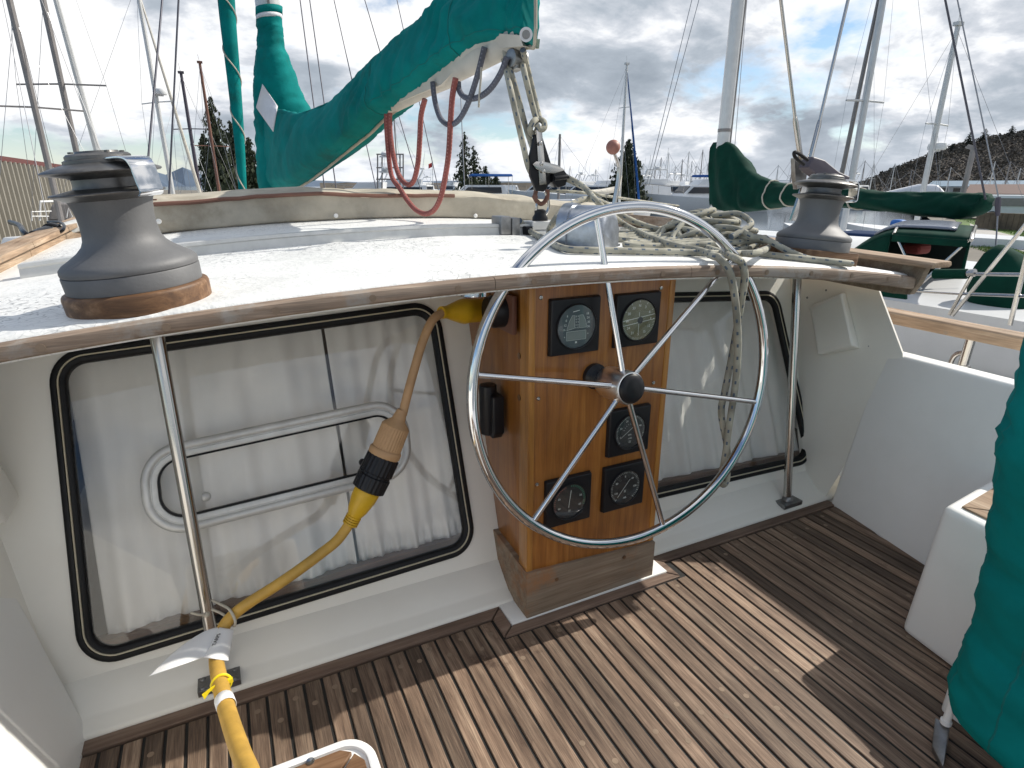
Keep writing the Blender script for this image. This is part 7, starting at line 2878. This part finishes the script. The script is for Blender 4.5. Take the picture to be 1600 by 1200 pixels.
mb = MB()
stn2 = [(1117, 222, 328, 0.13), (1128, 221, 329, 0.14), (1144, 224, 330, 0.15), (1160, 245, 331, 0.17), (1172, 263, 331, 0.18), (1190, 275, 329, 0.18), (1215, 284, 325, 0.17), (1245, 288, 321, 0.16), (1300, 293, 323, 0.15), (1350, 297, 326, 0.15), (1400, 299, 332, 0.15), (1450, 299, 339, 0.15), (1490, 300, 342, 0.145), (1520, 302, 339, 0.13), (1538, 303, 331, 0.1), (1546, 305, 320, 0.05)]
tp2 = catmull([PN(s_[0], s_[1]) for s_ in stn2], 5)
bt2 = catmull([PN(s_[0], s_[2]) for s_ in stn2], 5)
wd2 = catmull([Vector((s_[3], 0, 0)) for s_ in stn2], 5)
for i in range(len(tp2)):
    t_, b_ = tp2[i], bt2[i]
    for k in range(32):
        a = 2 * pi * k / 32
        v = 0.5 + 0.5 * cos(a)
        sg_ = 1 if sin(a) >= 0 else -1
        half = wd2[i].x * abs(sin(a)) ** 0.7 * (0.7 + 0.4 * (1 - v))
        cr = noise.noise(Vector((i * 0.2 + v * 1.5, v * 1.6, sg_ * 2 + 8))) * 0.05 + noise.noise(Vector((i * 0.6 - v * 3, v * 3, sg_ * 2 + 18))) * 0.025
        mb.v.append(b_ + (t_ - b_) * v + bn2 * (half + cr * (0.05 < v < 0.95)) * sg_ + Vector((0, 0, cr * 0.3)))
for i in range(len(tp2) - 1):
    for k in range(32):
        k2 = (k + 1) % 32
        mb.f.append([i * 32 + k, i * 32 + k2, i * 32 + 32 + k2, i * 32 + 32 + k])
        mb.mi.append(0)
mb.f += [list(range(32)), [(len(tp2) - 1) * 32 + k for k in range(32)]]
mb.mi += [0, 0]
ncov = thing('green_sail_cover', 'dark green sail cover wrapped round the mast and boom of the neighbouring boat', 'sail cover', (mx2, my2, 1))
cov_v = [v.copy() for v in mb.v]
mb.build('cover_cloth', M['green'], ncov, smooth=60)
for px_ in (1207, 1236, 1335):
    i = min(range(len(tp2)), key=lambda q: abs(tp2[q].x - PN(px_, 300).x))
    ring = cov_v[i * 32:(i + 1) * 32]
    cen = sum(ring, Vector()) / 32
    mb = MB()
    mb.tube([p + (p - cen).normalized() * 0.008 for p in ring], 0.009, 6, closed=True)
    mb.build('cover_tie', M['string'], ncov)
# covered grill / wheel at the stern
nc = thing('covered_grill', 'dark green canvas hood over a stern fitting on the neighbouring boat', 'canvas hood', PX(1555, 470, 4.9))
GX = 4.9
gp = [(1514, 470, 1620, 480), (1516, 440, 1618, 450), (1526, 415, 1612, 425), (1540, 394, 1600, 402), (1552, 384, 1580, 392), (1560, 381, 1568, 384)]
mb = MB()
for i, (xa, ya, xb, yb) in enumerate(gp):
    A_, B_ = PX(xa, ya, GX), PX(xb, yb, GX)
    c = (A_ + B_) / 2
    h = (A_ - B_).length / 2
    for k in range(28):
        a = 2 * pi * k / 28
        cr = 1 + 0.06 * noise.noise(Vector((i * 0.7 + 2 * cos(a), 2 * sin(a), 3)))
        mb.v.append(Vector((c.x + 0.22 * sin(a) * cr * min(1, h * 4), c.y + h * cos(a) * cr, c.z)))
lowz = PX(1560, 520, GX).z
for k in range(28):
    v0 = mb.v[k]
    mb.v.append(Vector((v0.x, v0.y, lowz)))
n0 = len(gp)
for i in range(n0 - 1):
    for k in range(28):
        k2 = (k + 1) % 28
        mb.f.append([i * 28 + k, i * 28 + k2, i * 28 + 28 + k2, i * 28 + 28 + k])
        mb.mi.append(0)
for k in range(28):
    k2 = (k + 1) % 28
    mb.f.append([k, k2, n0 * 28 + k2, n0 * 28 + k])
    mb.mi.append(0)
mb.f.append([(n0 - 1) * 28 + k for k in range(28)])
mb.mi.append(0)
mb.build('hood', M['green'], nc, smooth=60)
# stern rails
RXn = 4.2
mb = MB()
mb.tube([PX(1483, 492, RXn), PX(1522, 424, RXn)], 0.011, 8)
mb.tube([PX(1488, 493, RXn), PX(1600, 354, RXn), PX(1640, 300, RXn)], 0.012, 8)
mb.tube([PX(1522, 428, RXn), PX(1600, 429, RXn)], 0.011, 8)
mb.tube([PX(1505, 459, RXn), PX(1640, 464, RXn)], 0.01, 8)
mb.tube([PX(1578, 508, RXn), PX(1606, 395, RXn)], 0.014, 8)
mb.tube([PX(1380, 452, RXn), PX(1505, 460, RXn)], 0.006, 6)
mb.tube([PX(1512, 427, RXn), PX(1524, 426, RXn)], 0.024, 8)
mb.build('stern_rail', M['steel'], nb)
mb = MB()
mb.tube([PX(1460, 428, RXn), PX(1511, 428, RXn)], 0.032, 10)
mb.build('rail_cushion', M['green'], nb)
mb = MB()
mb.prism([PX(1372, 452, 4.15), PX(1415, 455, 4.15), PX(1415, 468, 4.15), PX(1376, 463, 4.15)], (0.02, 0, 0))
mb.build('lee_cloth', M['green'], nb, smooth=0)
o = MB().box((-0.09, -0.08, -0.045), (0.09, 0.08, 0.045), M=Matrix.Translation(PX(1432, 388, 5.3))).build('kit_bag', M['redbag'], None, bevel=0.06, seg=3)
setp(o, 'red bag lying in the shade under the green dodger', 'bag')
# motor cruiser with a blue bimini behind the dodger
motor_yacht(1338, 11.5, 'cruiser with dark blue bimini and clear screens behind the green dodger', 8.5, 0.15, canvas='navy', fly=False, sc=0.47, hull_m='hull')
o = MB().box((-0.1, -0.1, -0.07), (0.1, 0.1, 0.07), M=Matrix.Translation(PD(1404, 350, 11.5))).build('tarp_bundle', M['bluetarp'], None, bevel=0.07, seg=3)
setp(o, 'bright blue folded tarp bundle beneath the green boom cover', 'tarp')

# ------------------------------------------------------------------ starboard shore buildings
def block(name, label, cat, px0, px1, D, py_top, py_bot, depth, wm, rm, roof_h=0.5):
    z0, z1 = 1.25 + (HOR - py_bot) / 970 * D, 1.25 + (HOR - py_top) / 970 * D
    a, b = at(px0, D), at(px1, D)
    d = azv((px0 + px1) / 2) * depth
    t = thing(name, label, cat, at((px0 + px1) / 2, D, z0))
    mb = MB()
    mb.hexa([Vector((a.x, a.y, z0)), Vector((b.x, b.y, z0)), Vector((b.x + d.x, b.y + d.y, z0)), Vector((a.x + d.x, a.y + d.y, z0))], [Vector((a.x, a.y, z1)), Vector((b.x, b.y, z1)), Vector((b.x + d.x, b.y + d.y, z1)), Vector((a.x + d.x, a.y + d.y, z1))])
    mb.build('wall', wm, t, smooth=0)
    mb = MB()
    e = d.normalized() * 0.4
    mid = d * 0.5 + Vector((0, 0, roof_h))
    A_, B_ = Vector((a.x, a.y, z1 + 0.004)) - e, Vector((b.x, b.y, z1 + 0.004)) - e
    mb.add([A_, B_, B_ + mid, A_ + mid, A_ + d + e * 2, B_ + d + e * 2], [(0, 1, 2, 3), (3, 2, 5, 4)])
    mb.build('roof', rm, t, smooth=0, solid=0.08)
    mb = MB()
    n = 14
    for i in range(n):
        c0, c1 = a.lerp(b, (i + 0.2) / n), a.lerp(b, (i + 0.75) / n)
        f = -d.normalized() * 0.05
        mb.prism([Vector((c0.x, c0.y, z0 + (z1 - z0) * 0.35)) + f, Vector((c1.x, c1.y, z0 + (z1 - z0) * 0.35)) + f, Vector((c1.x, c1.y, z0 + (z1 - z0) * 0.8)) + f, Vector((c0.x, c0.y, z0 + (z1 - z0) * 0.8)) + f], -f * 0.9)
    o = mb.build('window_row', M['darkwin'], t, smooth=0)
    return t


block('boat_warehouse', 'long low warehouse with pale blue metal roof under the brown hill', 'warehouse', 1448, 1760, 140, 291, 301, 18, M['hullgrey'], M['blueroof'], 1.0)
block('brown_roofed_building', 'low building with brown roof in front of the blue-roofed warehouse', 'building', 1510, 1760, 95, 300, 308, 10, M['land'], M['brownroof'], 1.1)
mb = MB()
p0, p1 = PD(1532, 330, 32), PD(1760, 345, 30)
n = 22
for i in range(n):
    a_, b_ = p0.lerp(p1, i / n), p0.lerp(p1, (i + 0.94) / n)
    mb.hexa([(a_.x, a_.y, -0.46), (b_.x, b_.y, -0.46), (b_.x + 0.2, b_.y + 0.2, -0.46), (a_.x + 0.2, a_.y + 0.2, -0.46)], [(a_.x, a_.y, 0.2), (b_.x, b_.y, 0.2), (b_.x + 0.2, b_.y + 0.2, 0.2), (a_.x + 0.2, a_.y + 0.2, 0.2)])
o = mb.build('retaining_wall', M['timber'], None, smooth=0)
setp(o, 'weathered timber retaining wall behind the grass strip', 'wall')
fe = MB()
p0, p1 = PD(1505, 312, 60), PD(1760, 312, 60)
fe.hexa([(p0.x, p0.y, -0.5), (p1.x, p1.y, -0.5), (p1.x + 0.1, p1.y + 0.1, -0.5), (p0.x + 0.1, p0.y + 0.1, -0.5)], [(p0.x, p0.y, 0.35), (p1.x, p1.y, 0.35), (p1.x + 0.1, p1.y + 0.1, 0.35), (p0.x + 0.1, p0.y + 0.1, 0.35)])
o = fe.build('screen_fence', M['green'], None, smooth=0)
setp(o, 'long green mesh fence below the brown roof', 'fence')
tr_ = thing('parked_trailer', 'grey-white trailer parked by the timber wall', 'trailer', PD(1580, 330, 42))
mb = MB()
c = PD(1590, 314, 42)
mb.box((-2.2, -0.9, -0.75), (2.2, 0.9, 0.3), M=frame(c, (0, 0, 1), azv(1585).cross(Vector((0, 0, 1)))))
mb.build('body', M['hull'], tr_, bevel=0.08)
mb = MB()
fr_ = frame(c, (0, 0, 1), azv(1585).cross(Vector((0, 0, 1))))
mb.box((-1.6, 0.91, -0.25), (1.6, 0.94, 0.15), M=fr_)
mb.box((-1.6, -0.94, -0.25), (1.6, -0.91, 0.15), M=fr_)
mb.build('side_panel', M['mastgrey'], tr_, smooth=0)
for sx in (-0.9, 0.9):
    mb = MB()
    mb.lathe([(0.3, -0.1), (0.34, -0.06), (0.34, 0.06), (0.3, 0.1)], 20, fr_ @ Matrix.Translation((sx, -0.9, -0.85)) @ Matrix.Rotation(pi / 2, 4, 'X'))
    mb.build('wheel', M['black'], tr_)
sw = MB()
cS = at(1408, 48, 0)
prs = [(-3.6, 0.0), (-3.4, 0.75), (-1.4, 1.1), (1.0, 1.75), (2.0, 1.7), (2.9, 0.8), (3.1, 0.0)]
lat = azv(1408).cross(Vector((0, 0, 1)))
sw.prism([Vector((cS.x, cS.y, -0.4)) + lat * u + Vector((0, 0, v)) for u, v in prs], azv(1408) * 2.6)
o = sw.build('wrapped_boat', M['shrink'], None, bevel=0.25, seg=3)
setp(o, 'boat stored under white shrink wrap in front of the hill', 'wrapped boat')

# ------------------------------------------------------------------ rigging of our own boat
def wire(label, a, b, r=0.004, matl='wire', group='rigging wires of our boat', name='rigging_wire'):
    mb = MB()
    mb.tube([a, b], r, 8)
    o = mb.build(name, M[matl], None, smooth=80)
    return setp(o, label, 'rigging wire', group)


def ext(p, q, f):
    return q + (p - q) * f


def wpx(label, x0, y0, x1, y1, D0, D1, r, matl='wire'):
    a, b = PD(x0, y0, D0), PD(x1, y1, D1)
    return wire(label, ext(a, b, 2.5), b, r, matl)


wpx('port shroud passing behind the left winch stripper arm', 253.5, 0, 229, 276, 3.6, 3.2, 0.0048, 'wiredark')
wpx('port shroud running down to the left end of the canvas box', 279, 0, 264, 303, 4.0, 3.8, 0.0048, 'wiredark')
wpx('wire just right of the mast collar, first of the pair', 469, 0, 508, 300, 6.0, 5.4, 0.0052, 'wiredark')
wpx('wire just right of the mast collar, second of the pair', 484, 0, 526, 300, 6.2, 5.6, 0.0052, 'wiredark')
wpx('wire meeting the boom cover near its middle and showing again beneath it', 522, 0, 588, 296, 7.0, 6.2, 0.0048, 'wiredark')
wpx('wire meeting the boom cover high up and showing beside the longer red loop', 570, 0, 657, 296, 7.0, 6.2, 0.0048, 'wiredark')
wpx('wire emerging under the boom cover beside the grey rope loop', 616, -20, 685, 296, 7.2, 6.4, 0.0048, 'wiredark')
wpx('doubled halyard dropping in front of the tall ragged conifer', 717, 80, 726, 298, 8, 7.4, 0.006, 'wire')
wpx('thin backstay wire crossing the cloud left of the green boat mast', 1081, 0, 1010, 290, 16, 16, 0.008, 'wire')
wpx('thin stay wire close beside the green boat mast', 1092, 0, 1014, 290, 16, 16, 0.008, 'wire')
wpx('slack thin wire right of the green boat mast', 1167, 0, 1148, 230, 9.3, 9.2, 0.004, 'wire')
wpx('black stay wire ending at the tip of the dark green boom cover', 1477, 0, 1540, 312, 6.4, 6.5, 0.0085, 'wiredark')
sh2 = thing('stern_stay', 'thin stay with a dark turnbuckle over the green lawn', 'rigging wire', PD(1556, 330, 7), 'rigging wires of our boat')
mb = MB()
mb.tube([ext(PD(1496, 0, 6.6), PD(1560, 308, 6.4), 2.5), PD(1560, 308, 6.4)], 0.0055, 8)
mb.tube([PD(1559, 335, 6.4), PD(1556, 385, 6.3)], 0.006, 8)
mb.build('stay_wire', M['wire'], sh2)
mb = MB()
mb.tube([PD(1560, 308, 6.4), PD(1559, 320, 6.4), PD(1559, 337, 6.4)], [0.018, 0.022, 0.016], 8)
mb.build('turnbuckle', M['mastdark'], sh2)
pv = thing('wind_vane_pole', 'grey pole with a folded vane head beside the green boom end', 'pole', PD(1506, 300, 7.5))
mb = MB()
mb.tube([PD(1504, 305, 7.5), PD(1521, 234, 7.5)], 0.024, 10)
mb.build('pole', M['mastgrey'], pv)
mb = MB()
for q in (((1519, 236), (1510, 229), (1513, 225), (1524, 228), (1526, 236)), ((1517, 234), (1508, 231), (1509, 228), (1518, 231))):
    mb.prism([PD(a, b, 7.5) for a, b in q], azv(1518) * 0.05)
mb.build('vane_head', M['mastgrey'], pv, smooth=0)


def shroud(label, px_t, py_t, px_m, py_m, px_b, py_b, Y):
    t = thing('shroud', label, 'shroud', PY(px_b, py_b, Y), 'starboard shrouds with turnbuckles')
    A_, B_, C_ = PY(px_t, py_t, Y), PY(px_m, py_m, Y), PY(px_b, py_b, Y)
    mb = MB()
    mb.tube([ext(A_, B_, 3), B_], 0.0075, 12)
    mb.build('wire', M['steel'], t)
    mb = MB()
    mb.tube([B_ + (A_ - B_).normalized() * 0.02, B_, B_.lerp(C_, 0.9)], [0.009, 0.0125, 0.0125], 12)
    mb.build('turnbuckle', M['steel'], t)
    mb = MB()
    mb.tube([B_.lerp(C_, 0.88), C_], 0.009, 10)
    mb.build('toggle', M['dullmetal'], t)
    return t


SY = 2.15
shroud('steel shroud leaning left as it rises beside the starboard winch', 1220, 0, 1243, 190, 1253, 262, SY)
shroud('steel shroud leaning right as it rises beside the starboard winch', 1325, 0, 1279, 195, 1262, 262, SY - 0.04)
cp = thing('chainplate', 'weathered steel chainplate holding both shrouds beside the starboard winch', 'chainplate', PY(1243, 340, SY))
mb = MB()
mb.prism([PY(1242, 247, SY), PY(1252, 250, SY), PY(1263, 262, SY), PY(1258, 290, SY), PY(1246, 296, SY), PY(1243, 280, SY)], (0, 0.025, 0))
mb.prism([PY(1257, 246, SY - 0.05), PY(1270, 248, SY - 0.05), PY(1270, 268, SY - 0.05), PY(1258, 270, SY - 0.05)], (0, 0.02, 0))
mb.build('tang', M['dullmetal'], cp, bevel=0.002)
mb = MB()
mb.prism([PY(1256, 285, SY), PY(1266, 285, SY), PY(1252, 345, SY), PY(1236, 345, SY)], (0, 0.014, 0))
mb.build('plate', M['steel'], cp, bevel=0.002)
sbk = thing('snatch_block', 'dark snatch block lying against the shrouds above the starboard winch', 'block', PY(1285, 265, SY - 0.08))
mb = MB()
yb_ = SY - 0.1
mb.prism([PY(1262, 262, yb_), PY(1272, 244, yb_), PY(1290, 250, yb_), PY(1312, 268, yb_), PY(1330, 276, yb_), PY(1326, 285, yb_), PY(1300, 284, yb_), PY(1284, 280, yb_)], (0, 0.06, 0))
mb.build('shell', M['mastdark'], sbk, bevel=0.012, seg=3)
mb = MB()
mb.tube(catmull([PY(1262, 250, yb_), PY(1248, 240, yb_), PY(1241, 238, yb_), PY(1243, 246, yb_), PY(1256, 257, yb_)], 5), 0.008, 8)
mb.build('strop', M['black'], sbk)
